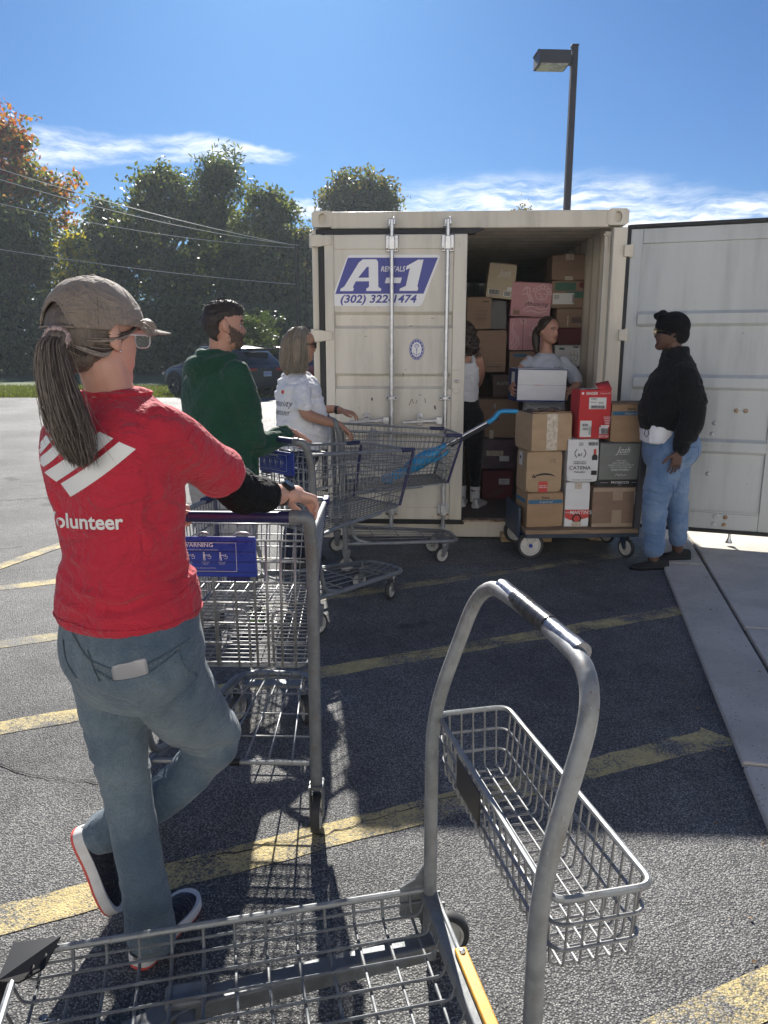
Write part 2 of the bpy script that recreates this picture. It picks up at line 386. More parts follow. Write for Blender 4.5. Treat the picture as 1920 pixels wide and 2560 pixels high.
# ---------------------------------------------------------------- ground, lot, paint, kerb, sidewalk
def sheet(name, x0, x1, y0, y1, z, m, parent=None):
    mb = MB(); mb.add([(x0, y0, z), (x1, y0, z), (x1, y1, z), (x0, y1, z)], [(0, 1, 2, 3)]); return build(mb, name, m, parent, smooth=False)
struct(sheet('ground', -900, 900, -150, 1400, -.03, M_SOIL))
lot = struct(sheet('parking_lot', -70, 70, -30, 24.6, 0, M_ASPH))
def stripe(name, pts, z=.0022, m=M_YEL):
    mb = MB(); n = len(pts)//2; L, Rr = pts[:n], pts[n:]
    mb.add([(x, y, z) for x, y in L]+[(x, y, z) for x, y in Rr], [(i, n+i, n+i+1, i+1) for i in range(n-1)])
    return build(mb, name, m, lot, smooth=False)
def line_stripe(x0, x1, a, k, w, m=M_YEL, z=.0022, skew=.06):
    """stripe along y = a + k x between x0 and x1, w wide, its right end cut parallel to the kerb"""
    N_ = 90; xs = [x0+(x1-x0)*i/N_ for i in range(N_+1)]; h = w/2*math.sqrt(1+k*k); rag = lambda: random.uniform(-.007, .005)
    up = [(x+(-skew if i == N_ else 0), a+k*x+h+rag()) for i, x in enumerate(xs)]; dn = [(x+(skew if i == N_ else 0), a+k*x-h+rag()) for i, x in enumerate(xs)]
    return stripe('painted_stripe', dn+up, z, m)
line_stripe(-5.0, 1.40, 2.27, .415, .125); line_stripe(-6.0, 1.86, 3.60, .425, .125); line_stripe(-6.5, 1.92, 4.79, .46, .12, M_YELF)
line_stripe(-7.5, -.9, 5.98, .455, .12)
stripe('painted_stripe', [(.60, 1.36), (1.4, 1.70), (.56, 1.47), (1.36, 1.82)])
stripe('painted_stripe', [(-2.94, 5.15), (-2.45, 6.7), (-2.82, 5.12), (-2.33, 6.68)], .0045)
for k in range(6):
    stripe('parking_bay_line', [(-22+k*2.75, 9.5), (-26.5+k*2.75, 14.5), (-21.9+k*2.75, 9.5), (-26.4+k*2.75, 14.5)], .004, mat('white_road_paint', (.55, .55, .53), .8, var=.3, vscale=30) if k == 0 else bpy.data.materials['white_road_paint'])
def crack(pts, w=.006, z=.0045, seed=1):
    rd = random.Random(seed); P = []
    for a, b in zip(pts, pts[1:]):
        n = max(2, int(math.dist(a, b)/.035))
        for i in range(n): t = i/n; P.append((a[0]+(b[0]-a[0])*t+rd.uniform(-.012, .012), a[1]+(b[1]-a[1])*t+rd.uniform(-.012, .012)))
    mb = MB(); vs = []
    for i, (x, y) in enumerate(P): ww = w*rd.uniform(.3, 1.1); vs += [(x, y-ww/2, z), (x, y+ww/2, z)]
    mb.add(vs, [(2*i, 2*i+2, 2*i+3, 2*i+1) for i in range(len(P)-1)]); build(mb, 'crack', M_CRACK, lot, smooth=False)
crack([(-2.6, 2.85), (-1.9, 2.75), (-1.484, 2.632), (-1.379, 2.561), (-1.28, 2.536), (-1.078, 2.505), (-.85, 2.50)], .007, seed=2)
crack([(-.3, 4.66), (.096, 4.87), (.425, 5.03), (.783, 5.18), (1.207, 5.38), (1.7, 5.60)], .012, seed=3)
crack([(-.62, 2.06), (-.2, 2.2), (.22, 2.40), (.6, 2.55)], .006, seed=4); crack([(-.1, 3.62), (.6, 3.83), (1.2, 4.08)], .005, seed=6)
crack([(-5.5, 7.3), (-3.6, 7.9), (-1.9, 7.6)], .02, seed=5); crack([(-6, 4.6), (-4, 5.2), (-2.9, 5.9)], .012, seed=8)
# dry leaves and grit blown against the kerb
lf = MB(); rl = random.Random(31)
for k in range(170):
    yy = rl.uniform(1.6, 6.0); xx = 2.141+(yy-5.686)*.2494-abs(rl.gauss(0, .10))+(.30 if rl.random() < .25 else 0); zz = .006 if xx < 2.141+(yy-5.686)*.2494 else .029; s_ = rl.uniform(.003, .011); a = rl.uniform(0, 6.28)
    lf.add([(xx+s_*math.cos(a), yy+s_*math.sin(a), zz+rl.uniform(0, .006)), (xx-s_*.5*math.sin(a), yy+s_*.5*math.cos(a), zz), (xx-s_*math.cos(a), yy-s_*math.sin(a), zz+rl.uniform(0, .006)), (xx+s_*.5*math.sin(a), yy-s_*.5*math.cos(a), zz+.003)], [(0, 1, 2, 3)])
lo_ = build(lf, 'leaf_litter', mat('dry_leaf', (.20, .13, .07), .8, var=.5, vscale=9), None, smooth=False); lo_['kind'] = 'stuff'; lo_['label'] = 'dry leaf fragments and grit along the kerb'
# kerb stones: flush concrete edging, jointed, a dark gap, then the sidewalk slabs
kx = lambda y: 2.141+(y-5.686)*.2494
kerb = struct(empty('kerb')); kerb['kind'] = 'structure'
ks = [-.6, .95, 2.60, 5.36, 7.0, 9.0]
for y0, y1 in zip(ks, ks[1:]):
    mb = MB(); a = .008; P = [(kx(y0+a), y0+a), (kx(y0+a)+.285, y0+a-.06), (kx(y1-a)+.285, y1-a-.06), (kx(y1-a), y1-a)]
    mb.prism(P, -.12, .022); build(mb, 'kerb_stone', M_KERB, kerb, bevel=.008, smooth=False)
walk = struct(empty('sidewalk'))
ys = [-2.0, .3, 2.35, 4.02, 5.72, 7.6, 9.4]
for i, (y0, y1) in enumerate(zip(ys, ys[1:])):
    for j in range(3):
        a = .006; l = lambda y: kx(y)+.32 if j == 0 else kx(y)+.3+j*1.6; r = lambda y: kx(y)+.3+(j+1)*1.6-.012
        mb = MB(); mb.prism([(l(y0), y0+a), (r(y0), y0+a-.35), (r(y1), y1-a-.35), (l(y1), y1-a)], -.12, .026+random.uniform(-.002, .002)); build(mb, 'slab', M_CONC, walk, bevel=.006, smooth=False)
struct(sheet('sidewalk_joint', 1.0, 9, -3, 9.4, -.012, M_CRACK, walk)); 
bpy.data.objects['sidewalk_joint'].data.transform(Matrix.Identity(4))

# ---------------------------------------------------------------- shipping container
def painted_metal(name, c, rust=.5, rough=.48):
    m = bpy.data.materials.new(name); m.use_nodes = True; t = NT(m.node_tree); b = t.n['Principled BSDF']; co = t.node('ShaderNodeTexCoord').outputs['Object']
    grime = t.noise(t.mapping(co, (5, 5, .55)), 1.0, 6, .65); big = t.noise(co, 1.3, 4, .6); spot = t.noise(co, 38, 4, .65); dent = t.noise(co, 5.0, 2, .5)
    col = t.mix(t.ramp(grime, .42, .74, 0, .7), t.rgb(c), t.rgb(tuple(x*.62 for x in c))); col = t.mix(t.ramp(big, .3, .75, 0, .25), col, t.rgb((c[0]*.92, c[1]*.86, c[2]*.74)))
    rs = t.m('MULTIPLY', t.ramp(spot, .64, .72), t.ramp(t.noise(co, 3.1, 3, .6), .48, .62)); col = t.mix(t.m('MULTIPLY', rs, rust), col, t.rgb((.16, .07, .03)))
    t.put(b.inputs['Base Color'], col); t.put(b.inputs['Roughness'], t.ramp(grime, .3, .7, rough-.08, rough+.2)); bn = t.node('ShaderNodeBump'); bn.inputs['Strength'].default_value = .35; bn.inputs['Distance'].default_value = .006; t.put(bn.inputs['Height'], dent); t.put(b.inputs['Normal'], bn.outputs[0]); return m
M_CREAM = painted_metal('cream_container_paint', (.66, .615, .52), .9)
M_CREAM2 = painted_metal('cream_door_paint', (.68, .645, .56), .6)
M_WHITE2 = painted_metal('pale_door_inside_paint', (.50, .53, .54), .6)
M_INSIDE = mat('shaded_inside_cream', (.34, .34, .33), .6, var=.12, vscale=4)  # same cream as outside, with the interior shade put into the colour
M_RUBBER = mat('black_rubber', (.015, .016, .018), .6)
M_GALV = mat('galvanised_steel', (.56, .57, .58), .36, metal=.85, var=.18, vscale=26, bump=.12, bscale=60, bdist=.001)
M_RUSTY = mat('rusty_cream_paint', (.55, .46, .34), .7, col2=(.24, .11, .05), vscale=14, bump=.4, bscale=40)
M_PLY = mat('worn_plywood', (.13, .10, .075), .8, var=.3, vscale=6, streak=(1, 12, 1))
M_BLUE_SIGN = mat('sign_blue', (.055, .065, .30), .45); M_WHITE_SIGN = mat('sign_white', (.80, .80, .80), .4)
CW, CD, CH = 2.44, 6.06, 2.605
cont = empty('shipping_container', (-.565, 6.205, 0), R(-2.8), 'cream shipping container with one door shut and one swung open', 'container')
def zc(cy): return 2.652-.00112*cy-4.3e-8*cy*cy*2.1     # heights read off the closed door
# floor, walls, roof
build(MB().box((CW/2, CD/2, .135), (CW-.16, CD-.1, .03)), 'floor', M_PLY, cont)
def corr(n0, n1, L, per, dep):
    """trapezoid corrugation as (along, depth) pairs"""
    out = []; x = n0
    while x < n1: out += [(x, 0), (x+per*.25, 0), (x+per*.5, dep), (x+per*.75, dep)]; x += per
    return [(a, b) for a, b in out if a <= n1]+[(n1, 0)]
def solid(o, t, off=0): s = o.modifiers.new('thickness', 'SOLIDIFY'); s.thickness = t; s.offset = off; return o
for sx, nm in ((.035, 'left'), (CW-.035, 'right')):
    pr = corr(.16, CD-.1, 0, .28, .034 if nm == 'left' else -.034); mb = MB(); n = len(pr)
    mb.add([(sx+d, y, z) for y, d in pr for z in (.12, CH-.05)], [(2*i, 2*i+2, 2*i+3, 2*i+1) for i in range(n-1)]); solid(build(mb, 'side_wall', [M_CREAM], cont, smooth=False), .003)
pr = corr(.0, CW, 0, .25, .04); mb = MB(); mb.add([(x, CD-.06-d, z) for x, d in pr for z in (.10, CH-.02)], [(2*i, 2*i+1, 2*i+3, 2*i+2) for i in range(len(pr)-1)]); solid(build(mb, 'end_wall', M_INSIDE, cont, smooth=False), .003)
pr = corr(.12, CD-.1, 0, .21, .025); mb = MB(); mb.add([(x, y, CH-.035-d) for y, d in pr for x in (.04, CW-.04)], [(2*i, 2*i+1, 2*i+3, 2*i+2) for i in range(len(pr)-1)]); solid(build(mb, 'roof', M_CREAM, cont, smooth=False), .003)
for x in (.02, CW-.02):
    build(MB().box((x, CD/2, CH-.05), (.05, CD-.36, .075)), 'top_rail', M_CREAM, cont, bevel=.006); build(MB().box((x, CD/2, .09), (.05, CD-.36, .13)), 'bottom_rail', M_CREAM, cont, bevel=.006)
# door-end frame
for x, w in ((.04, .085), (CW-.055, .11)):
    build(MB().box((x, .05, CH/2), (w, .10, CH-.26)), 'corner_post', M_CREAM, cont, bevel=.008)
build(MB().box((CW-.135, .085, CH/2), (.05, .04, CH-.3)), 'post_lip', M_CREAM, cont, bevel=.005)
build(MB().box((CW/2, .05, CH-.065), (CW-.30, .10, .125)), 'header_beam', M_CREAM, cont, bevel=.008)
build(MB().box((CW/2, .055, .085), (CW-.30, .11, .14)), 'sill_beam', M_CREAM, cont, bevel=.008)
build(MB().box((CW/2+.6, .02, .160), (1.2, .10, .012)), 'sill_plate', M_RUSTY, cont, bevel=.003)
for k in (0, 1): build(MB().box((CW*.5+.40+k*.03, -.012, .10), (.02, .03, .06)), 'locking_cam_keeper', M_GALV, cont, bevel=.004)
def casting(x, z, m):
    mb = MB(); w, h, d = .165, .12, .165; n = 20; ox = .02
    out = [(-w/2, -h/2), (w/2, -h/2), (w/2, h/2), (-w/2, h/2)]; ring = []; hole = []
    for k in range(n):
        a = 2*math.pi*k/n+math.pi/n; c_, s_ = math.cos(a), math.sin(a); q = max(abs(c_)/(w/2), abs(s_)/(h/2)); ring.append((c_/q, s_/q)); hole.append((.031*c_, (.042 if abs(s_) else 0)*s_))
    vs = [(x+a, -.006, z+b) for a, b in ring]+[(x+a, -.006, z+b) for a, b in hole]+[(x+a, .03, z+b) for a, b in hole]+[(x+a, d, z+b) for a, b in ring]
    fs = []
    for k in range(n): k2 = (k+1) % n; fs += [(k, k2, n+k2, n+k), (n+k, n+k2, 2*n+k2, 2*n+k), (k2, k, 3*n+k, 3*n+k2)]
    fs += [tuple(range(2*n, 3*n)), tuple(range(3*n, 4*n))]; mb.add(vs, fs); c = build(mb, 'corner_casting', m, cont, smooth=False)
    build(MB().box((x, .045, z), (.05, .028, .07)), 'casting_bore', M_CRACK, c)
for x, z, m in ((.085, CH-.055, M_CREAM), (CW-.085, CH-.055, M_CREAM), (.085, .06, M_CREAM), (CW-.085, .06, M_RUSTY)): casting(x, z, m)
def ribbed(x0, x1, z0, z1, bands, rec, yf, th, name, m, parent, sgn=1):
    """door sheet with pressed horizontal ribs; rec is how far the ribs sink"""
    pr = [(z0, 0)]
    for a, b in bands: pr += [(a, 0), (a+.025, rec), (b-.025, rec), (b, 0)]
    pr += [(z1, 0)]; mb = MB(); n = len(pr)
    mb.add([(x, yf+sgn*d, z) for z, d in pr for x in (x0, x1)]+[(x, yf+sgn*(d)+th, z) for z, d in pr for x in (x0, x1)],
           [(2*i, 2*i+1, 2*i+3, 2*i+2) for i in range(n-1)]+[(2*n+2*i, 2*n+2*i+2, 2*n+2*i+3, 2*n+2*i+1) for i in range(n-1)])
    return build(mb, name, m, parent, smooth=False)
BANDS = [(.745, .875), (1.245, 1.37), (1.72, 1.85)]
ld = build(MB().box((.137, -.012, 1.30), (.075, .05, 2.26)).box((1.160, -.012, 1.30), (.105, .05, 2.26)).box((.641, -.0125, .222), (.933, .048, .103)).box((.641, -.0125, 2.375), (.933, .048, .109)), 'door', M_CREAM2, cont, bevel=.006, label='shut container door with two locking rods and a rental sign')
ribbed(.176, 1.106, .274, 2.320, BANDS, .036, -.030, .02, 'door_panel', M_CREAM2, ld)
gs = MB().box((.655, -.004, 2.450), (1.24, .05, .042)).box((.655, -.004, .150), (1.16, .05, .042)).box((.075, -.010, 1.30), (.048, .044, 2.34)); build(gs, 'gasket', M_RUBBER, ld, bevel=.006)
gt = MB(); gt.prism([(1.24, 2.428), (1.34, 2.468), (1.30, 2.474), (1.24, 2.472)], -.03, .02, Matrix(((1, 0, 0, 0), (0, 0, 1, 0), (0, 1, 0, 0), (0, 0, 0, 1)))); build(gt, 'gasket_end', M_RUBBER, ld)
for z in (2.385, 1.665, .93, .36):
    mb = MB(); mb.prism([(.0, z-.04), (.06, z-.045), (.16, z-.028), (.16, z+.028), (.06, z+.045), (.0, z+.04)], -.052, -.036, Matrix(((1, 0, 0, 0), (0, 0, 1, 0), (0, 1, 0, 0), (0, 0, 0, 1)))); mb.cyl((.0, -.03, z-.05), (.0, -.03, z+.05), .018); build(mb, 'hinge', M_CREAM, ld, bevel=.003)
for xr in (.630, 1.060):
    rod = build(MB().tube([(xr, -.075, .09), (xr, -.075, 2.53)], .0165, 12), 'locking_rod', M_GALV, ld)
    for z in (2.515, .105):
        mb = MB().box((xr, -.062, z), (.055, .04, .045)).box((xr+.018, -.066, z+.026), (.022, .03, .018)).box((xr-.02, -.05, z-.028), (.03, .05, .014)); build(mb, 'locking_cam', M_GALV, rod, bevel=.005)
    for z, hh in ((2.36, .125), (.262, .11)):
        mb = MB().box((xr, -.048, z), (.098, .01, hh)).box((xr, -.074, z), (.046, .05, hh*.8)); b = build(mb, 'rod_bracket', M_GALV, rod, bevel=.006)
        for sx in (-.036, .036):
            for sz in (-.042, .042): build(MB().cyl((xr+sx, -.052, z+sz), (xr+sx, -.060, z+sz), .009, 8), 'bolt', M_RUSTY if sz < 0 else M_GALV, rod)
    mb = MB().box((xr, -.050, 1.178), (.094, .012, .038)).box((xr, -.078, 1.178), (.04, .05, .03)); build(mb, 'rod_guide', M_GALV, rod, bevel=.005)
    for sx in (-.034, .034): build(MB().cyl((xr+sx, -.055, 1.178), (xr+sx, -.062, 1.178), .008, 8), 'bolt', M_RUBBER, rod)
    hx = xr-.20; mb = MB().box((xr-.045, -.095, 1.0), (.05, .035, .062)); mb.prism([(xr-.05, .982), (xr-.05, 1.020), (xr-.16, 1.008), (xr-.33, .998), (xr-.35, .984), (xr-.33, .972), (xr-.16, .985)], -.108, -.09, Matrix(((1, 0, 0, 0), (0, 0, 1, 0), (0, 1, 0, 0), (0, 0, 0, 1)))); build(mb, 'door_handle', M_GALV, rod, bevel=.004)
    mb = MB(); mb.prism([(hx-.022+.044*(i in (1, 2)), z) for i, z in ((0, .955), (1, .955), (2, 1.055), (3, 1.055))], -.066, -.052, Matrix(((1, 0, 0, 0), (0, 0, 1, 0), (0, 1, 0, 0), (0, 0, 0, 1)))); mb.cyl((hx, -.07, 1.035), (hx, -.115, 1.035), .012, 10).box((hx, -.10, 1.012), (.05, .03, .02)); build(mb, 'handle_catch', M_GALV, rod, bevel=.004)
mb = MB().box((1.13, -.047, 1.40), (.07, .012, .006)).box((1.098, -.047, 1.335), (.006, .012, .13)).box((1.146, -.045, 1.235), (.05, .016, .035)); build(mb, 'lock_guard', M_CREAM2, ld, bevel=.002); build(MB().cyl((1.135, -.05, 1.31), (1.165, -.05, 1.31), .010, 10), 'lock_pin', M_GALV, ld)
for x, z, w, h in ((.98, 1.10, .012, .03), (.86, 1.20, .02, .004), (.78, 1.14, .004, .05), (.80, 1.15, .004, .04), (.83, 1.145, .004, .03), (.47, 1.165, .012, .022), (.90, 1.155, .004, .04), (.74, 1.40, .01, .004), (.72, 1.36, .004, .03), (.42, 1.66, .02, .003), (.78, 1.74, .03, .004), (.95, 1.80, .02, .004)):
    build(MB().box((x, -.0312, z), (w, .0016, h), Matrix.Rotation(random.uniform(-.4, .4), 3, 'Y')), 'scuff', M_RUBBER, ld)
# signs on the closed door (door plane y = -0.030)
XZ = Matrix(((1, 0, 0, 0), (0, 0, 1, 0), (0, 1, 0, 0), (0, 0, 0, 1)))
def rounded(poly, r, seg=5): return [(p.x, p.y) for p in rnd([(x, y, 0) for x, y in poly], r, seg, True)]
def slab(poly, y0, y1, name, m, parent):
    return build(MB().prism(poly, min(y0, y1), max(y0, y1), XZ), name, m, parent, smooth=False)
SX = lambda cx: (cx-60)/790+.004; SZ = lambda cy: 2.278-(cy-340)/815
def SP(*p): return [(SX(a), SZ(b)) for a, b in p]
sg = slab(rounded(SP((280, 338), (855, 340), (738, 656), (160, 652)), .035), -.0325, -.031, 'rental_sign', M_WHITE_SIGN, ld)
slab(SP((282, 356), (836, 358), (750, 577), (201, 577)), -.0345, -.0328, 'sign_field', M_BLUE_SIGN, sg)
A_out = SP((375, 366), (457, 366), (468, 380), (470, 535), (487, 545), (487, 560), (395, 560), (395, 545), (412, 535), (412, 500), (330, 500), (312, 535), (318, 545), (312, 560), (232, 560), (235, 545), (258, 532), (350, 385))
slab(A_out, -.0365, -.0348, 'sign_letter', M_WHITE_SIGN, sg)
slab(SP((400, 412), (411, 412), (411, 478), (345, 478)), -.0378, -.0367, 'letter_counter', M_BLUE_SIGN, sg)
slab(SP((520, 478), (616, 478), (606, 512), (510, 512)), -.0365, -.0348, 'sign_hyphen', M_WHITE_SIGN, sg)
slab(SP((715, 370), (748, 370), (712, 530), (718, 545), (712, 560), (600, 560), (604, 545), (640, 530), (665, 420), (640, 432), (645, 408)), -.0365, -.0348, 'sign_digit', M_WHITE_SIGN, sg)
def text_on(s, size, c, ux, uz, nrm, name, m, parent, off=0.0, **kw):
    """flat lettering at point c; ux = reading direction, uz = up, nrm = out of the surface"""
    tm = text_mb(s, size, **kw); ux, uz, nrm, c = V(ux), V(uz), V(nrm), V(c); mb = MB()
    mb.add([c+ux*x+uz*y+nrm*off for x, y, z in tm.v], tm.f); return build(mb, name, m, parent, smooth=False)
FX = dict(ux=(1, 0, 0), uz=(0, 0, 1), nrm=(0, -1, 0))
text_on('RENTALS', .056, (SX(558), -.036, SZ(427)), name='sign_text', m=M_WHITE_SIGN, parent=sg, shear=.25, xs=.82, bold=.01, **FX)
text_on('(302) 322-1474', .083, (SX(465), -.0340, SZ(611)), name='phone_number', m=M_BLUE_SIGN, parent=sg, shear=.22, bold=.025, xs=1.16, **FX)
sx_, sz_ = SX(711), SZ(932)+.007
E_ = lambda a, b, n=36: [(sx_+a*math.cos(2*math.pi*k/n), sz_+b*math.sin(2*math.pi*k/n)) for k in range(n)]
st = slab(E_(.060, .083), -.0325, -.031, 'round_sticker', M_BLUE_SIGN, ld); slab(E_(.056, .078), -.0333, -.0326, 'sticker_ring', M_WHITE_SIGN, st); slab(E_(.053, .075), -.0341, -.0334, 'sticker_band', M_BLUE_SIGN, st); slab(E_(.040, .058), -.0349, -.0342, 'sticker_field', M_WHITE_SIGN, st)
mb = MB(); yq = -.0352
for pts in ([(0, -.045), (0, .012)], [(-.022, -.030), (-.012, -.042), (0, -.046), (.012, -.042), (.022, -.030)], [(-.01, -.004), (.01, -.004)], [(-.026, -.026), (-.022, -.034), (-.014, -.032)], [(.026, -.026), (.022, -.034), (.014, -.032)],
            [(0, .012), (-.014, .018), (-.018, .032), (-.006, .042), (.006, .04), (.016, .032), (.012, .02), (0, .012)], [(-.012, .024), (0, .034), (.012, .024)], [(-.02, .03), (0, .046), (.02, .03)]):
    mb.tube([(sx_+a, yq, sz_+b) for a, b in (cr([(a, b, 0) for a, b in pts], 4) if False else pts)], .0018, 4)
build(mb, 'anchor_emblem', M_BLUE_SIGN, st)
for k in range(14):
    a = 2*math.pi*(k+.5)/14; build(MB().box((sx_+.0465*math.cos(a), -.0344, sz_+.0665*math.sin(a)), (.006, .0008, .006)), 'sticker_letter', M_WHITE_SIGN, st)
# the open door: hinged at the right post, its inside face to the lot
rd = build(MB().box((.045, 0, 1.31), (.09, .05, 2.30)).box((1.135, 0, 1.31), (.09, .05, 2.30)).box((.59, -.001, .225), (.998, .046, .13)).box((.59, -.001, 2.405), (.998, .046, .11)), 'door', M_WHITE2, cont, bevel=.006, label='open container door showing its pale riveted inside face')
rd.location = (CW+.03, .03, 0); rd.rotation_euler = (0, 0, R(-17.0))
ribbed(.091, 1.089, .291, 2.349, [(.76, .88), (1.25, 1.37), (1.73, 1.85), (2.13, 2.15)][:3], .034, -.010, .02, 'door_panel', M_WHITE2, rd, sgn=-1)
gk = MB().box((-.012, 0, 1.31), (.03, .075, 2.36)).box((.59, -.0, 2.478), (1.20, .07, .03)).box((.59, 0, .145), (1.20, .07, .03)); build(gk, 'gasket', M_RUBBER, rd, bevel=.006)
build(MB().box((.59, -.026, .30), (.997, .008, .012)), 'weld_line', M_WHITE2, rd)
for x, z in ((.86, 1.10), (.925, 1.10), (.715, 1.00), (.705, .915), (.78, .265), (.855, .262), (.775, .205), (.85, .20), (.70, .60)):
    build(MB().lathe([(.0, -.014), (.012, -.012), (.018, 0), (.018, .004), (.0, .004)], (x, -.024 if z < .3 else -.011, z), (0, 1, 0), 10), 'bolt', M_RUSTY if x > .84 else M_WHITE2, rd)
build(MB().lathe([(.0, -.01), (.03, -.01), (.012, .03), (.01, .06), (.03, .08), (0, .08)], (.9, .01, .06), (0, 0, 1), 10), 'door_cam', M_GALV, rd)
for z in (2.30, 1.67, .95, .4): build(MB().box((CW+.0, .005, z), (.055, .07, .085)).cyl((CW+.03, -.01, z-.05), (CW+.03, -.01, z+.05), .014), 'hinge', M_CREAM, cont, bevel=.004)
build(MB().tube(rnd([(CW-.17, .06, 2.43), (CW-.135, .055, 2.43), (CW-.125, .055, 2.40), (CW-.125, .055, 2.3)], .02), .008, 6), 'seal_retainer', M_CREAM, cont)
# timber pieces under the container and the loading ramp edge
tag(build(MB().box((1.18, 6.08, .035), (.42, .10, .07)), 'timber_block', mat('raw_timber', (.42, .29, .16), .8, var=.2, vscale=10, streak=(1, 8, 8)), bevel=.006), 'raw timber block lying on the asphalt under the platform truck', 'timber')

# ---------------------------------------------------------------- lamp post
M_BRONZE = mat('dark_bronze_paint', (.055, .052, .055), .55, var=.1, vscale=3)
lp = empty('lamp_post', (3.66, 16.0, 0), R(3), 'tall dark square lamp post with shoebox head rising behind the container', 'lamp post')
build(MB().lathe([(0, 0), (.3, 0), (.3, .6), (.27, .65), (0, .65)], (0, 0, 0), (0, 0, 1), 20), 'footing', M_CONC, lp)
mb = MB(); mb.loft([[(sx*w, sy*w, z) for sx, sy in ((-1, -1), (1, -1), (1, 1), (-1, 1))] for z, w in ((.65, .064), (7.22, .060))]); build(mb, 'pole', M_BRONZE, lp, smooth=False, bevel=.008)
build(MB().box((0, 0, 7.235), (.135, .135, .03)), 'pole_cap', M_BRONZE, lp, bevel=.004)
build(MB().box((-.11, 0, 6.98), (.12, .09, .17)), 'arm', M_BRONZE, lp, bevel=.004)
hd = MB(); hd.loft([[(-.13-dx*(.60)-o*(1 if dx else -1), sy*(.25-o), z) for dx, sy in ((0, -1), (1, -1), (1, 1), (0, 1))] for z, o in ((6.86, 0.0), (7.07, .0), (7.09, .03))]); h = build(hd, 'lamp_head', M_BRONZE, lp, smooth=False, bevel=.004)
build(MB().box((-.43, 0, 6.852), (.52, .42, .02)), 'lens', mat('lamp_lens', (.36, .36, .34), .25, var=.25, vscale=9), h); build(MB().box((-.58, 0, 6.846), (.18, .3, .014)), 'reflector', mat('lamp_reflector', (.5, .48, .42), .3, metal=.5), h)
# ---------------------------------------------------------------- the store added unseen behind the camera to bounce sun onto shaded faces
M_STUCCO = mat('bounce_store_stucco', (.76, .73, .68), .85, var=.06, vscale=.6, bump=.2, bscale=50)
store = empty('bounce_store_building', (0, -9.5, 0), 0, 'pale stucco store front added behind the camera to bounce sunlight', 'building')
build(MB().box((-3, -4, 3.4), (50, 8, 6.8)), 'wall', M_STUCCO, store, bevel=.02)
build(MB().box((-3, -3.9, 6.95), (50.6, 8.4, .3)), 'parapet', mat('bounce_store_parapet', (.45, .40, .33), .7), store, bevel=.02)
for k in range(5): build(MB().box((-20+k*9, .03, 1.5), (4.2, .08, 2.6)), 'window', mat('bounce_store_glass', (.05, .06, .07), .08) if k == 0 else bpy.data.materials['bounce_store_glass'], store)
# ---------------------------------------------------------------- shopping carts
M_WIRE = mat('zinc_wire', (.27, .275, .28), .45, metal=.6, var=.15, vscale=40)
def worn_zinc(name, c, metal, rough):
    m = bpy.data.materials.new(name); m.use_nodes = True; t = NT(m.node_tree); b_ = t.n['Principled BSDF']; co = t.node('ShaderNodeTexCoord').outputs['Object']
    n = t.noise(co, 26, 5, .65); st = t.noise(co, 9, 4, .6); sp = t.noise(co, 120, 3, .6); sc_ = t.noise(t.mapping(co, (300, 300, 20)), 1.0, 2, .5)
    col = t.mix(t.ramp(n, .3, .7), t.rgb(c), t.rgb(tuple(x*1.45 for x in c))); col = t.mix(t.ramp(st, .52, .72, 0, .6), col, t.rgb((.13, .115, .10))); col = t.mix(t.m('MULTIPLY', t.ramp(sp, .62, .70), t.ramp(st, .5, .62)), col, t.rgb((.17, .075, .03))); col = t.mix(t.ramp(sc_, .68, .74, 0, .5), col, t.rgb((.5, .5, .5)))
    t.put(b_.inputs['Base Color'], col); t.put(b_.inputs['Roughness'], t.ramp(n, .3, .7, rough-.1, rough+.18)); b_.inputs['Metallic'].default_value = metal
    bn = t.node('ShaderNodeBump'); bn.inputs['Strength'].default_value = .3; bn.inputs['Distance'].default_value = .001; t.put(bn.inputs['Height'], sp); t.put(b_.inputs['Normal'], bn.outputs[0]); return m
M_TUBE = worn_zinc('zinc_tube', (.215, .225, .23), .5, .52)
M_GREYPAINT = worn_zinc('grey_painted_tube', (.135, .145, .152), .22, .5)
M_NAVY = mat('navy_plastic', (.013, .016, .075), .4, var=.15, vscale=12)
M_BLUEP = mat('blue_plastic_panel', (.02, .045, .30), .3, var=.1, vscale=12)
M_TYRE = mat('grey_rubber_tyre', (.035, .036, .038), .65); M_RIM = mat('pale_nylon_rim', (.46, .45, .42), .5, var=.15, vscale=30)
M_STEEL = mat('bright_steel', (.6, .6, .6), .25, metal=.95); M_BLACKP = mat('black_plastic', (.012, .012, .013), .35)
M_PRINT = mat('white_print', (.62, .64, .70), .6)
def wheel(name, c, axis, r, w, parent, rim=M_RIM, tyre=M_TYRE, hub=M_STEEL, n=28, spokes=0):
    c = V(c); a = V(axis).normalized(); h = w/2
    t = build(MB().lathe([(r*.76, -h*.9), (r*.93, -h), (r, -h*.55), (r, h*.55), (r*.93, h), (r*.76, h*.9)], c, a, n), name, tyre, parent)
    mb = MB().lathe([(.0, -h*.5), (r*.2, -h*.9), (r*.24, -h*.45), (r*.62, -h*.35), (r*.66, -h*.85), (r*.77, -h*.85), (r*.77, h*.85), (r*.66, h*.85), (r*.62, h*.35), (r*.24, h*.45), (r*.2, h*.9), (0, h*.5)], c, a, n, closed=False)
    u = a.orthogonal().normalized(); v = a.cross(u)
    for k in range(spokes):
        an = 2*math.pi*k/spokes; d = u*math.cos(an)+v*math.sin(an); mb.bar(c+d*r*.15, c+d*r*.7, r*.12, w*.86, a)
    build(mb, 'rim', rim, t)
    build(MB().cyl(c-a*(h+.006), c+a*(h+.006), r*.14, 12), 'hub', hub, t)
    return t
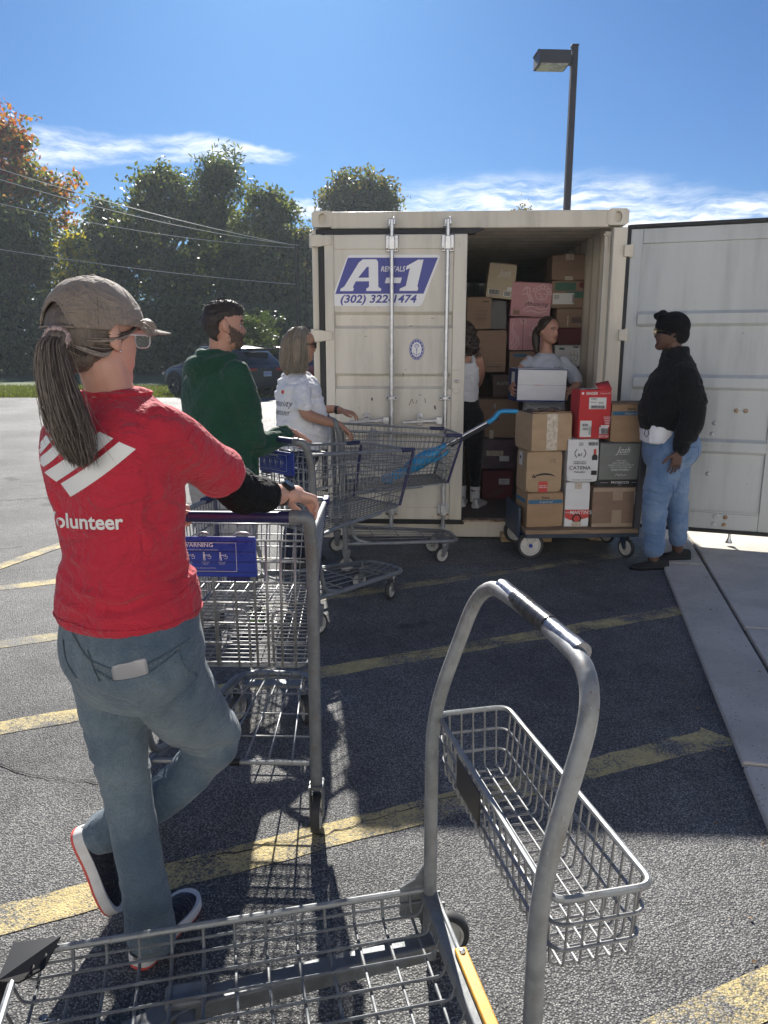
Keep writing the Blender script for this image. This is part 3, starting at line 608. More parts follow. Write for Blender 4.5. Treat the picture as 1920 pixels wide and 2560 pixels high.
def caster(x, y, r, parent, top, sw=0.0, m=M_STEEL):
    """swivel caster under a point"""
    d = V((math.sin(sw), -math.cos(sw), 0)); sd = V((d.y, -d.x, 0)); c = V((x, y, r))+d*.03
    f = MB()
    for s in (-1, 1):
        a = c+sd*s*.022; f.add([a+V((0, 0, -.012))+d*.012, a+V((0, 0, -.012))-d*.012, V((x, y, top-.012))+sd*s*.022-d*.03, V((x, y, top-.012))+sd*s*.022+d*.035], [(0, 1, 2, 3)])
    fk = build(f, 'caster_fork', m, parent, smooth=False); solid(fk, .004)
    build(MB().cyl((x, y, top-.016), (x, y, top), .026, 14).cyl((x, y, top), (x, y, top+.03), .010, 8), 'caster_stem', m, parent)
    return wheel('wheel', c, sd, r, .028, parent)
def grid_part(name, wires, m, parent, r, n=5):
    mb = MB()
    for w in wires: mb.tube(w, r, n)
    return build(mb, name, m, parent, kind='stuff', angle=0)
HZ = 1.085
def shopping_cart(label):
    ct = empty('shopping_cart', label=label, cat='shopping cart', group='shopping carts in the queue')
    # rim, bottom and frame dimensions: (half width rear, front), heights
    wr, wf, zr, zf, y0, y1 = .285, .235, 1.015, .955, .02, .90
    br, bf, zb0, zb1, yb0, yb1 = .265, .205, .575, .615, .06, .80
    rim = rnd([(-wr, y0, zr), (-wf, y1, zf), (wf, y1, zf), (wr, y0, zr)], .06, 5)
    build(MB().tube(rim, .009, 8), 'basket_rim', M_TUBE, ct)
    bot = rnd([(-br, yb0, zb0), (-bf, yb1, zb1), (bf, yb1, zb1), (br, yb0, zb0)], .05, 4, True)
    build(MB().tube(bot, .006, 6, closed=True), 'bottom_frame', M_TUBE, ct)
    for s in (-1, 1):
        W = []; N = 26
        for i in range(N):
            t = (i+.5)/N; W.append([(s*(wr+(wf-wr)*t), y0+(y1-y0)*t, zr+(zf-zr)*t), (s*(br+(bf-br)*t), yb0+(yb1-yb0)*t, zb0+(zb1-zb0)*t)])
        p = grid_part('side_grid', W, M_WIRE, ct, .0021, 4)
        W = []
        for k in range(1, 7):
            f = k/7; W.append([(s*(wr+(br-wr)*f), y0+(yb0-y0)*f, zr+(zb0-zr)*f), (s*(wf+(bf-wf)*f), y1+(yb1-y1)*f, zf+(zb1-zf)*f)])
        grid_part('side_rails', W, M_WIRE, ct, .0032, 5)
    W = []
    for i in range(13):
        t = (i+.5)/13*2-1; W.append([(t*wf, y1, zf), (t*bf, yb1, zb1)])
    grid_part('front_grid', W, M_WIRE, ct, .0022, 4)
    grid_part('front_rails', [[(-(wf+(bf-wf)*k/7), y1+(yb1-y1)*k/7, zf+(zb1-zf)*k/7), ((wf+(bf-wf)*k/7), y1+(yb1-y1)*k/7, zf+(zb1-zf)*k/7)] for k in range(1, 7)], M_WIRE, ct, .003)
    W = []
    for i in range(15): t = (i+.5)/15*2-1; W.append([(t*br, yb0, zb0), (t*bf, yb1, zb1)])
    for i in range(24): t = (i+.5)/24; W.append([(-(br+(bf-br)*t), yb0+(yb1-yb0)*t, zb0+(zb1-zb0)*t+.004), ((br+(bf-br)*t), yb0+(yb1-yb0)*t, zb0+(zb1-zb0)*t+.004)])
    grid_part('bottom_grid', W, M_WIRE, ct, .0024, 4)
    # rear gate: uprights in pairs with loops, cross rails
    W = []
    for xc in (-.235, -.19, -.145, -.10, .145, .19, .235): W.append([(xc, .035, zr-.02), (xc*.96, .055, zb0)])
    for xc, w in ((-.045, .022), (.075, .03)): W.append(rnd([(xc-w, .05, zb0), (xc-w, .03, zr+.005), (xc+w, .03, zr+.005), (xc+w, .05, zb0)], .025, 4))
    for xc, w in ((-.17, .04), (.03, .05), (.19, .035)): W.append(rnd([(xc-w, .058, zb0), (xc-w, .05, zb0+.19), (xc+w, .05, zb0+.19), (xc+w, .058, zb0)], .03, 4))
    grid_part('rear_gate', W, M_WIRE, ct, .0042, 6)
    grid_part('rear_gate_rails', [[(-.262, .034+.02*k/6, zr-.02-k*.068), (.262, .034+.02*k/6, zr-.02-k*.068)] for k in range(7)], M_WIRE, ct, .0032, 5)
    # child seat hanging inside the gate
    W = []
    for i in range(9): x = -.2+i*.05; W.append(rnd([(x, .04, .80), (x, .22, .80), (x, .30, .985)], .02, 3))
    W += [[(-.21, .30, .985), (.21, .30, .985)], [(-.21, .25, .87), (.21, .25, .87)], [(-.21, .13, .80), (.21, .13, .80)]]
    grid_part('child_seat', W, M_WIRE, ct, .0028, 5)
    # uprights, handle
    for s in (-1, 1):
        pts = rnd([(s*.285, .035, .16), (s*.29, .015, .95), (s*.288, -.03, HZ), (s*.245, -.055, HZ+.005)], .05, 6)
        build(MB().tube(pts, .0195, 12, flat=1.0), 'upright', M_GREYPAINT, ct)
        build(MB().tube(rnd([(s*.285, .05, .43), (s*.275, .05, .56), (s*.255, .25, .585), (s*.225, .60, .60)], .04, 4), .011, 8), 'basket_support', M_TUBE, ct)
        build(MB().tube(rnd([(s*.285, .05, .44), (s*.275, .10, .24), (s*.255, .22, .205)], .05, 4), .013, 8), 'brace', M_TUBE, ct)
    build(MB().tube([(-.25, -.055, HZ+.005), (.25, -.055, HZ+.005)], .0165, 12), 'handle', M_NAVY, ct)
    for s in (-1, 1): build(MB().cyl((s*.235, -.055, HZ+.005), (s*.262, -.053, HZ+.005), .0215, 12), 'handle_cap', M_GREYPAINT, ct)
    # base frame and lower rack
    base = rnd([(-.285, .03, .215), (-.255, .25, .20), (-.155, .90, .165), (.155, .90, .165), (.255, .25, .20), (.285, .03, .215)], .09, 5)
    build(MB().tube(base, .0145, 10), 'base_frame', M_TUBE, ct)
    W = [[(x, .07, .225), (x*.62, .86, .185)] for x in (-.2, -.12, -.04, .04, .12, .2)]+[[(-(.27-.14*t), .08+.76*t, .221-.04*t), ((.27-.14*t), .08+.76*t, .221-.04*t)] for t in (.02, .25, .5, .75, .97)]
    grid_part('lower_rack', W, M_WIRE, ct, .0036, 6)
    build(MB().tube([(-.26, .06, .232), (.26, .06, .232)], .008, 8), 'rack_rail', M_TUBE, ct); build(MB().cyl((-.03, .06, .232), (.03, .06, .232), .0125, 10), 'rack_stop', M_BLACKP, ct)
    build(MB().bar((-.13, .83, .150), (.13, .83, .150), .06, .012), 'caster_plate', M_TUBE, ct)
    for s in (-1, 1):
        # rear fixed wheels inside a fork plate
        f = MB(); 
        for q in (-1, 1): f.add([(s*.285+q*.021, .035-.028, .175), (s*.285+q*.021, .035+.032, .175), (s*.285+q*.021, .035+.016, .055), (s*.285+q*.021, .035-.012, .055)], [(0, 1, 2, 3)])
        f.add([(s*.285-.021, .007, .175), (s*.285+.021, .007, .175), (s*.285+.021, .067, .175), (s*.285-.021, .067, .175)], [(0, 1, 2, 3)])
        solid(build(f, 'wheel_fork', M_GREYPAINT, ct, smooth=False), .004); wheel('wheel', (s*.285, .037, .066), (1, 0, 0), .066, .03, ct)
        caster(s*.135, .80, .0625, ct, .150, R(20*s))
    # blue bumpers: front corners and rim clips
    for s in (-1, 1):
        build(MB().tube([(s*(wf-.004), y1-.014, zf-.01), (s*(bf-.002), yb1-.008, zb1+.0)], .0095, 8), 'corner_bumper', M_NAVY, ct)
        build(MB().bar((s*(wf+.012), y1-.14, zf+.012), (s*(wf+.004), y1-.02, zf+.006), .03, .026), 'rim_clip', M_NAVY, ct, bevel=.008)
    return ct
cart1 = shopping_cart('nearest shopping cart with a blue warning panel, held by the person in red')
cart1.location = (-.508, 2.195, 0); cart1.rotation_euler = (0, 0, R(-2.0))
cart2 = copy_tree(cart1); tag(cart2, 'middle shopping cart pushed by the person in the green hoodie', 'shopping cart', 'shopping carts in the queue')
cart2.location = (-.60, 4.14, 0); cart2.rotation_euler = (0, 0, R(-44))
cart3 = copy_tree(cart1); tag(cart3, 'farthest shopping cart beside the container with a turquoise stick vacuum inside', 'shopping cart', 'shopping carts in the queue')
cart3.location = (-.355, 5.43, 0); cart3.rotation_euler = (0, 0, R(-80))
# warning panel on the child-seat flap of the nearest cart
def warning_panel(ct, x0, x1, full=True):
    z0, z1, y = .885, 1.012, .016
    p = build(MB().box(((x0+x1)/2, y, (z0+z1)/2), (x1-x0, .008, z1-z0)), 'warning_panel', M_BLUEP, ct, bevel=.003)
    for k in range(4): build(MB().box(((x0+x1)/2, y-.0045, z0+.016+k*.032), (x1-x0-.006, .0016, .002)), 'panel_rib', M_NAVY, p)
    xm = (x0+x1)/2-.03; F = dict(ux=(1, 0, 0), uz=(0, 0, 1), nrm=(0, -1, 0)); yy = y-.0062
    w2, h2 = (x1-x0)*.40, .045
    fr = MB()
    for a, b, c, d in ((-w2, h2, w2, h2), (-w2, -h2, w2, -h2), (-w2, -h2, -w2, h2), (w2, -h2, w2, h2)): fr.bar((xm+a, yy, .955+b-.006), (xm+c, yy, .955+d-.006), .0012, .0006, (0, 1, 0))
    build(fr, 'panel_border', M_PRINT, p)
    text_on('WARNING', .0175, (xm+.008, yy, .986), name='panel_text', m=M_PRINT, parent=p, bold=.012, xs=1.1, **F)
    tr = MB(); tr.prism([(xm-.058, .980), (xm-.042, .980), (xm-.05, .994)], yy-.0004, yy, XZ); build(tr, 'panel_symbol', M_PRINT, p, smooth=False)
    text_on('Your child can fall out of cart and suffer a serious head injury.', .0056, (xm, yy, .972), name='panel_text', m=M_PRINT, parent=p, **F)
    for k, (wd, a) in enumerate((('ALWAYS', 0), ('STAY', 1), ('DO NOT', 1), ('DO NOT', 1))):
        cx = xm-.075+k*.05; q = MB(); q.box((cx, yy, .962), (.0045, .0005, .0045)); q.box((cx, yy, .952), (.005, .0005, .012)); q.box((cx-.001, yy-.0001, .943), (.002, .0005, .010)); q.box((cx+.003, yy-.0001, .943), (.002, .0005, .010)); q.box((cx+.006, yy-.0002, .955), (.012 if a else .016, .0005, .002))
        if a: q.bar((cx+.010, yy, .950), (cx+.022, yy, .952), .0012, .0005, (0, 1, 0)); q.bar((cx+.012, yy, .944), (cx+.020, yy, .944), .0012, .0005, (0, 1, 0)); q.bar((cx+.022, yy, .952), (cx+.020, yy, .944), .0012, .0005, (0, 1, 0)); q.box((cx+.016, yy, .9555), (.004, .0005, .004))
        else: q.bar((cx-.009, yy, .943), (cx+.009, yy, .943), .0014, .0005, (0, 1, 0)); q.bar((cx-.008, yy, .937), (cx-.008, yy, .949), .0014, .0005, (0, 1, 0)); q.bar((cx+.008, yy, .937), (cx+.008, yy, .949), .0014, .0005, (0, 1, 0))
        build(q, 'pictogram', M_PRINT, p); text_on(wd+' buckle\nchild in seat\nand secure', .0036, (cx+.004, yy, .929), name='panel_text', m=M_PRINT, parent=p, **F)
    text_on('ONLY use seat for children of 6 to 48 months and 15-35 lbs.', .005, (xm, yy, .914), name='panel_text', m=M_PRINT, parent=p, **F)
    for x in (x0+.05, x1-.06): build(MB().box((x, y+.006, z0-.006), (.07, .02, .014)), 'panel_clip', M_NAVY, p, bevel=.003)
warning_panel(cart1, -.19, .12)
warning_panel(cart2, -.17, .14)

# ---------------------------------------------------------------- turquoise stick vacuum lying in the farthest cart
M_TURQ = mat('turquoise_plastic', (.02, .26, .52), .3, var=.08, vscale=8); M_DKGREY = mat('dark_grey_plastic', (.03, .03, .035), .4)
vac = empty('stick_vacuum', (0, 0, 0), 0, 'turquoise stick vacuum with silver tube leaning out of the farthest cart', 'vacuum cleaner')
A_ = [V(p) for p in ((.03, 5.42, .635), (.16, 5.41, .70), (.42, 5.38, .875), (.765, 5.33, 1.075), (.812, 5.325, 1.135), (.93, 5.32, 1.135))]
d_ = (A_[2]-A_[1]).normalized()
hdm = MB(); hdm.loft([[A_[0]+V((x*s_, y_*.13, z_*.03*s_))+V((sh, 0, 0)) for x, y_, z_ in ((-.045, -1, -1), (.045, -1, -1), (.045, -1, 1), (-.045, -1, .6), (-.045, 1, .6), (.045, 1, 1), (.045, 1, -1), (-.045, 1, -1))] for s_, sh in ((1, 0), (.9, .05))]); 
hd2 = MB(); hd2.ell(A_[0]+V((.0, 0, 0)), (.06, .13, .032)); soft(hd2.tube([A_[0], A_[0]+V((.06, 0, .03)), A_[1]], [.03, .035, .03], 12, round_end=True), 'vacuum_head', M_TURQ, vac, .006, 3)
bd = MB(); P_ = [A_[1]-d_*.02, A_[1]+d_*.05, A_[1]+d_*.14, A_[1]+d_*.22, A_[1]+d_*.27, A_[2]+d_*.02]
bd.tube(cr(P_, 4), crs([.028, .05, .056, .05, .028, .02], 4), 16, round_end=True); soft(bd, 'vacuum_body', M_TURQ, vac, .006, 2)
build(MB().tube([A_[1]+d_*.20+V((.03, 0, -.045)), A_[1]+d_*.30+V((.03, 0, -.045)), A_[2]+V((.05, 0, -.02))], [.012, .014, .010], 10), 'vacuum_grip', M_TURQ, vac)
build(MB().tube([A_[2]-d_*.01, A_[3]], .0125, 12), 'tube', M_STEEL, vac); build(MB().tube([A_[2]+V((.06, 0, .005)), A_[3]+V((-.02, 0, -.035))], .009, 8), 'cord', M_DKGREY, vac)
build(MB().tube(rnd([A_[3]-d_*.03, A_[3]+V((.01, 0, .005)), A_[4], A_[5]], .04, 5), .0165, 12, round_end=True), 'vacuum_handle', M_TURQ, vac)
build(MB().tube([A_[3]+V((-.02, 0, -.02)), A_[3]+V((.03, 0, .0)), A_[3]+V((.05, 0, .01))], .008, 8), 'cord_hook', M_DKGREY, vac)

# ---------------------------------------------------------------- foreground wire platform cart with hanging basket
fc = empty('platform_cart', (.184, 1.36, 0), R(12.7), 'grey wire platform cart with tall bent handle and hanging wire basket', 'platform cart')
half = [(0, .307, .10), (0, .307, .70), (.052, .300, .86), (.108, .245, 1.045), (.117, .19, 1.062)]
path = rnd([(0, .307, .10), (0, .307, .715), (.105, .275, 1.055), (.117, .0, 1.06), (.105, -.275, 1.055), (0, -.307, .715), (0, -.307, .10)], .11, 8)
build(MB().tube(path, .0165, 16), 'handle_frame', M_TUBE, fc)
gp = [p for p in path if p.z > 1.0 and abs(p.y) < .20]
M_CHROME = mat('worn_chrome_sleeve', (.20, .21, .24), .30, metal=.9, var=.25, vscale=30, bump=.15, bscale=70, bdist=.001)
build(MB().tube([(.1165, .185, 1.061), (.117, 0, 1.0612), (.1165, -.185, 1.061)], .0185, 16), 'grip_sleeve', M_CHROME, fc)
tp = MB(); rd_ = random.Random(4)
for k in range(26):
    y = .10-.006*k+rd_.uniform(-.002, .002); tp.tube([(.117, y+.006, 1.0612), (.117, y-.008, 1.0612)], [.0196+rd_.uniform(0, .0012), .0194+rd_.uniform(0, .0014)], 14)
build(tp, 'grip_tape', mat('black_tape', (.018, .018, .02), .28, bump=.6, bscale=150, bdist=.001), fc)
# basket: every wire its own piece
bx0, bx1, by, bz, bh = .018, .198, .325, .700, .150
ring = lambda z, o=0.0, r=.03: rnd([(bx0+o, -by+o, z), (bx1-o, -by+o, z), (bx1-o, by-o, z), (bx0+o, by-o, z)], r, 5, True)
build(MB().tube(ring(bz), .0065, 8, closed=True), 'basket_rim', M_TUBE, fc)
for k, o in ((1, .004), (2, .008)): build(MB().tube(ring(bz-.052*k, o), .0036, 6, closed=True), 'basket_rail', M_WIRE, fc)
me_u = None
for i in range(20):
    y = -by+.03+i*(2*by-.06)/19
    u = build(MB().tube(rnd([(bx0+.003, 0, bz), (bx0+.014, 0, bz-bh), (bx1-.014, 0, bz-bh), (bx1-.003, 0, bz)], .012, 3), .0027, 6), 'basket_wire', M_WIRE, fc) if me_u is None else dup_part(me_u)
    me_u = me_u or u; u.location = (0, y, 0)
me_u = None
for i in range(5):
    x = bx0+.03+i*(bx1-bx0-.06)/4
    u = build(MB().tube(rnd([(0, -by+.003, bz), (0, -by+.014, bz-bh+.005), (0, by-.014, bz-bh+.005), (0, by-.003, bz)], .012, 3), .0027, 6), 'basket_wire', M_WIRE, fc) if me_u is None else dup_part(me_u)
    me_u = me_u or u; u.location = (x, 0, 0)
build(MB().box((bx0-.003, .085, bz-.055), (.004, .15, .075)), 'basket_plate', M_DKGREY, fc, bevel=.002)
wb_ = MB()
for i in range(20):
    for x_ in (bx0+.002, bx1-.002): wb_.ell((x_, -by+.03+i*(2*by-.06)/19, bz-.005), (.0042, .0042, .0042), None, 6, 5)
build(wb_, 'weld_bead', M_TUBE, fc, kind='stuff')
# tray deck: rim, side wires, floor wires
dx0, dy, dz, df = -.965, .318, .222, .165
build(MB().tube(rnd([(-.01, dy, dz), (dx0, dy, dz), (dx0, -dy, dz), (-.01, -dy, dz)], .05, 5), .0085, 8), 'deck_rim', M_TUBE, fc)
first = None
for i in range(13):
    x = -.05-i*.073
    u = build(MB().tube(rnd([(0, dy, dz), (0, dy-.014, df), (0, -dy+.014, df), (0, -dy, dz)], .02, 4), .0039, 6), 'deck_wire', M_GREYPAINT, fc) if first is None else dup_part(first)
    first = first or u; u.location = (x, 0, 0)
first = None
for i in range(10):
    y = -dy+.026+i*(2*dy-.052)/9
    u = build(MB().tube(rnd([(-.015, 0, df+.055), (-.03, 0, df+.0075), (dx0+.02, 0, df+.0075), (dx0+.004, 0, dz)], .015, 3), .0036, 6), 'deck_wire', M_GREYPAINT, fc) if first is None else dup_part(first)
    first = first or u; u.location = (0, y, 0)
for s in (1,):
    build(MB().tube([(0, dy-.007, (dz+df)/2), (dx0+.01, dy-.007, (dz+df)/2)], .0036, 6), 'deck_side_wire', M_GREYPAINT, fc); build(MB().tube([(0, -dy+.007, (dz+df)/2), (dx0+.01, -dy+.007, (dz+df)/2)], .0036, 6), 'deck_side_wire', M_GREYPAINT, fc)
for s in (1, -1):
    build(MB().bar((-.01, s*.235, .128), (-.62, s*.185, .128), .05, .045).bar((-.60, s*.19, .128), (-.93, s*.05, .105), .06, .04), 'under_beam', M_GREYPAINT, fc, bevel=.006)
    build(MB().box((-.60, s*.19, .155), (.09, .06, .018)), 'beam_bracket', M_GREYPAINT, fc, bevel=.006)
    g = MB(); g.prism([(-.075, .15), (.018, .13), (.018, .345), (.008, .345), (-.008, .30), (-.035, .255), (-.075, .235)], s*.318, s*.326, XZ); build(g, 'post_gusset', M_GREYPAINT, fc, bevel=.002, smooth=False)
    fk = MB(); fk.prism([(-.03, .17), (.045, .17), (.05, .055), (.02, .04), (-.0, .055)], s*.322, s*.326, XZ); fk.prism([(-.03, .17), (.045, .17), (.05, .055), (.02, .04), (-.0, .055)], s*.364, s*.368, XZ); build(fk, 'wheel_fork', M_GREYPAINT, fc, smooth=False)
    wheel('wheel', (.052, s*.335, .0635), (.2, 1, 0), .0635, .030, fc)
    caster(-.90, s*.20, .055, fc, .125)
build(MB().bar((-.005, .335, .20), (-.005, -.335, .20), .03, .045).bar((.012, .335, .222), (.012, -.335, .222), .012, .01), 'end_rail', M_GREYPAINT, fc, bevel=.004)
build(MB().box((-.60, 0, .128), (.04, .36, .03)), 'cross_brace', M_GREYPAINT, fc, bevel=.004)
ys_ = build(MB().bar((.013, .105, .229), (.013, -.15, .229), .028, .012).bar((.021, .105, .212), (.021, -.15, .212), .008, .034), 'yellow_guard', mat('yellow_plastic_guard', (.60, .29, .02), .45, var=.2, vscale=30), fc, bevel=.003)
for y in (.092, -.137): build(MB().lathe([(0, .006), (.006, .005), (.008, 0), (0, 0)], (.014, y, .2345), (0, 0, 1), 10), 'screw', M_STEEL, fc)
bmp = MB(); bmp.add([(dx0-.015, dy+.018, dz+.016), (dx0+.085, dy+.012, dz+.018), (dx0+.06, dy-.05, dz-.004), (dx0+.015, dy-.085, dz+.0), (dx0-.025, dy-.085, dz+.012), (dx0-.028, dy+.015, dz-.055), (dx0-.024, dy-.085, dz-.05)], [(0, 1, 2, 3, 4), (0, 4, 6, 5)]); solid(build(bmp, 'corner_guard', M_BLACKP, fc, smooth=False), .006)
for k in range(2): build(MB().tube([(dx0+.045+.01*math.cos(a)*1.6-k*.02, dy-.03-k*.03+.014*math.sin(a), dz+.012*math.cos(a)) for a in [i*math.pi/6 for i in range(12)]], .0025, 5, closed=True), 'cable_tie', M_BLACKP, fc)

# ---------------------------------------------------------------- flatbed truck loaded with cartons
M_WOOD = mat('worn_deck_wood', (.20, .135, .08), .75, col2=(.30, .21, .13), vscale=6, streak=(1.5, 14, 14), bump=.3, bscale=20)
M_DKBLUE = mat('dark_blue_steel', (.03, .045, .075), .45, var=.2, vscale=10)
dl = empty('flatbed_truck', (1.47, 5.80, 0), R(3), 'low wooden flatbed truck on pale wheels carrying three stacks of cartons', 'platform truck')
for k in range(4): build(MB().box((0, -.24+k*.16, .222), (.86, .157, .032)), 'deck_board', M_WOOD, dl, bevel=.004)
build(MB().box((0, -.29, .19), (.84, .03, .035)).box((0, .29, .19), (.84, .03, .035)).box((-.41, 0, .19), (.03, .55, .035)).box((.41, 0, .19), (.03, .55, .035)), 'deck_frame', M_DKBLUE, dl, bevel=.004)
build(MB().box((-.452, .02, .27), (.02, .46, .24)), 'end_plate', M_DKBLUE, dl, bevel=.008)
for s in (-1, 1):
    wheel('wheel', (-.37, s*.235, .103), (0, 1, 0), .103, .045, dl, rim=mat('white_wheel_rim', (.58, .57, .54), .5, var=.12, vscale=14) if s < 0 else bpy.data.materials['white_wheel_rim'], tyre=M_TYRE, hub=M_BLUEP, n=36, spokes=5)
    build(MB().bar((-.37, s*.19, .10), (-.25, s*.20, .185), .012, .03).bar((-.37, s*.19, .10), (-.42, s*.20, .185), .012, .03), 'axle_bracket', M_DKBLUE, dl)
    caster(.36, s*.215, .075, dl, .175, R(30), M_DKBLUE)
    build(MB().bar((.425, s*.27, .17), (.455, s*.27, .98), .035, .05, (1, 0, 0)), 'end_post', mat('dark_post_paint', (.05, .05, .06), .5) if s < 0 else bpy.data.materials['dark_post_paint'], dl, bevel=.004)
for k in range(4): build(MB().box((.437+.008*k, 0, .36+k*.17), (.02, .52, .07)), 'end_slat', M_WOOD, dl, bevel=.004)
build(MB().cyl((-.37, -.25, .103), (-.37, .25, .103), .012, 10), 'axle', M_DKBLUE, dl)
# ---------------------------------------------------------------- cartons
def card(name, c, v=.08): return mat(name, c, .8, var=v, vscale=5, bump=.12, bscale=30, bdist=.002, streak=(1, 1, 3))
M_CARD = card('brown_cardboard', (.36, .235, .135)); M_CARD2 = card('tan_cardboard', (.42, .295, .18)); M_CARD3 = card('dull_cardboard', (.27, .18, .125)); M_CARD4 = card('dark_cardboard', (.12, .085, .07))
M_WHITEC = card('white_carton', (.72, .72, .72), .04); M_REDC = card('red_carton', (.52, .035, .04), .05); M_PINK = card('pink_carton', (.58, .30, .33), .05); M_GREYC = card('grey_green_carton', (.19, .20, .185), .06)
M_WINE = card('dark_red_carton', (.13, .03, .035), .1); M_NAVYC = mat('navy_print', (.025, .04, .16), .5); M_BLACKC = mat('black_print', (.015, .015, .016), .6); M_WPRINT = mat('white_carton_print', (.7, .7, .69), .6)
M_TEAL = mat('sysco_blue_print', (.03, .13, .24), .6); M_TAPE = mat('clear_packing_tape', (.52, .45, .36), .16, var=.25, vscale=35, bump=.4, bscale=60); M_PTAPE = mat('paper_tape', (.40, .30, .21), .7, var=.06)
M_LABEL = mat('paper_label', (.68, .68, .66), .6); M_GREENP = mat('green_print', (.04, .13, .09), .6); M_REDP = mat('red_print', (.55, .06, .05), .6); M_PINKL = mat('pale_pink_print', (.74, .55, .56), .6); M_GREYP = mat('grey_print', (.42, .43, .42), .6); M_TAN = mat('tan_print', (.50, .42, .30), .7)
def dented(w, d, h, seed, n=7):
    """a carton body whose sides sag inwards a little and whose corners are crushed"""
    vs, idx = [], {}
    def vid(i, j, k):
        if (i, j, k) not in idx: idx[(i, j, k)] = len(vs); vs.append((i/n, j/n, k/n))
        return idx[(i, j, k)]
    fs = []
    for a in range(n):
        for b_ in range(n):
            fs += [(vid(a, b_, 0), vid(a, b_+1, 0), vid(a+1, b_+1, 0), vid(a+1, b_, 0)), (vid(a, b_, n), vid(a+1, b_, n), vid(a+1, b_+1, n), vid(a, b_+1, n)), (vid(a, 0, b_), vid(a+1, 0, b_), vid(a+1, 0, b_+1), vid(a, 0, b_+1)), (vid(a, n, b_), vid(a, n, b_+1), vid(a+1, n, b_+1), vid(a+1, n, b_)), (vid(0, a, b_), vid(0, a, b_+1), vid(0, a+1, b_+1), vid(0, a+1, b_)), (vid(n, a, b_), vid(n, a+1, b_), vid(n, a+1, b_+1), vid(n, a, b_+1))]
    P = np.array(vs); nz = fbm(P*2.6+seed*1.37, 2, seed % 97)[:, None]*.5+.5; nz2 = vnoise(P*5+seed*.77, seed % 89)[:, None]*.5+.5; C0 = P-.5; e = (np.abs(C0) > .499).sum(1)[:, None]
    inn = .0035*nz+(e >= 2)*.0030*nz2**2+(e == 3)*.006*nz2; Q = C0*np.array([w, d, h])-np.sign(C0)*(np.abs(C0) > .499)*inn; Q = Q+np.array([0, d/2, h/2]); Q[:, 2] = np.where(P[:, 2] < .001, np.maximum(Q[:, 2], 0), Q[:, 2]); mb = MB(); mb.add([tuple(q) for q in Q], fs); return mb
def carton(label, x0, x1, z0, z1, yf, dep, m, decals=(), rz=0.0, tilt=0.0, group=None, cat='box', name='carton', flaps=True, lean=0.0):
    w, h = x1-x0, z1-z0; o = build(dented(w, dep, h, len(bpy.data.objects)), name, m, None, angle=30)
    # real edges: slight bulge so sides are not perfectly flat
    o.location = ((x0+x1)/2, yf, z0); o.rotation_euler = (lean, tilt, rz); tag(o, label, cat, group)
    if flaps:
        for k in (0, 1): build(MB().box((0, dep*(.25+.5*k), h+.0022), (w-.004, dep*.5-.004, .004)), 'flap', m, o, bevel=.0012)
    lay = {'F': 0, 'L': 0, 'T': 0}
    for d in decals:
        kind, face = d[0], d[1]; lay[face] += 1; off = .0007*lay[face]
        if face == 'F': org, ux, uz, nr = V((0, 0, 0)), V((1, 0, 0)), V((0, 0, 1)), V((0, -1, 0))
        elif face == 'L': org, ux, uz, nr = V((-w/2, dep/2, 0)), V((0, -1, 0)), V((0, 0, 1)), V((-1, 0, 0))
        else: org, ux, uz, nr = V((0, dep/2, h+.0042)), V((1, 0, 0)), V((0, 1, 0)), V((0, 0, 1))
        Mx = Matrix(((ux.x, uz.x, nr.x, 0), (ux.y, uz.y, nr.y, 0), (ux.z, uz.z, nr.z, 0), (0, 0, 0, 1)))
        if kind == 'r':
            _, _, u, v, rw, rh, mm, nm = d; q = MB().prism([(u-rw/2, v-rh/2), (u+rw/2, v-rh/2), (u+rw/2, v+rh/2), (u-rw/2, v+rh/2)], off-.0006, off, Matrix.Translation(org) @ Mx); build(q, nm, mm, o, smooth=False)
        elif kind == 'p':
            _, _, poly, mm, nm = d; q = MB().prism(poly, off-.0006, off, Matrix.Translation(org) @ Mx); build(q, nm, mm, o, smooth=False)
        elif kind == 't':
            _, _, s, size, u, v, mm, kw = d; text_on(s, size, org+ux*u+uz*v+nr*off, ux, uz, nr, 'print', mm, o, **kw)
        elif kind == 'l':
            _, _, lines, r, mm, nm = d; q = MB()
            for ln in lines: q.tube([org+ux*a+uz*b+nr*off for a, b in ln], r, 4, caps=False, flat=.25, ref=tuple(nr))
            build(q, nm, mm, o)
    return o
def bars(u, v, w, h, n=14, face='F', m=None, seed=1):
    rd = random.Random(seed); out = []
    for k in range(n): out.append(('r', face, u-w/2+w*(k+.5)/n, v, w/n*rd.uniform(.3, .7), h, m or M_BLACKC, 'barcode_bar'))
    return out
def sm(pts, s=5): return [(p.x, p.y) for p in cr([(a, b, 0) for a, b in pts], s)]
DG = 'cartons stacked on the flatbed truck'
def sysco(h, w, u=0.0, L=True):
    d = [('r', 'F', 0, h-.066, w*.94, .030, M_TEAL, 'print_band'), ('t', 'F', 'Sysco', .026, 0, h-.034, M_BLACKC, dict(bold=.02, xs=1.1)), ('t', 'F', 'Imperial', .029, .0, h-.067, M_GREYP, dict(shear=.35, xs=1.1)),
         ('r', 'F', -.075, h-.034, .03, .0012, M_BLACKC, 'print_rule'), ('r', 'F', .075, h-.034, .03, .0012, M_BLACKC, 'print_rule'), ('r', 'F', w*.32, h-.092, w*.26, .0035, M_CARD3, 'print_rule')]
    if L: d.append(('r', 'L', -.02, h-.07, .24, .030, M_TEAL, 'print_band'))
    return d
carton('brown carton with blue band at the bottom of the leftmost truck stack', 1.078, 1.362, .239, .502, 5.565, .30, M_CARD, sysco(.263, .284), R(7), group=DG)
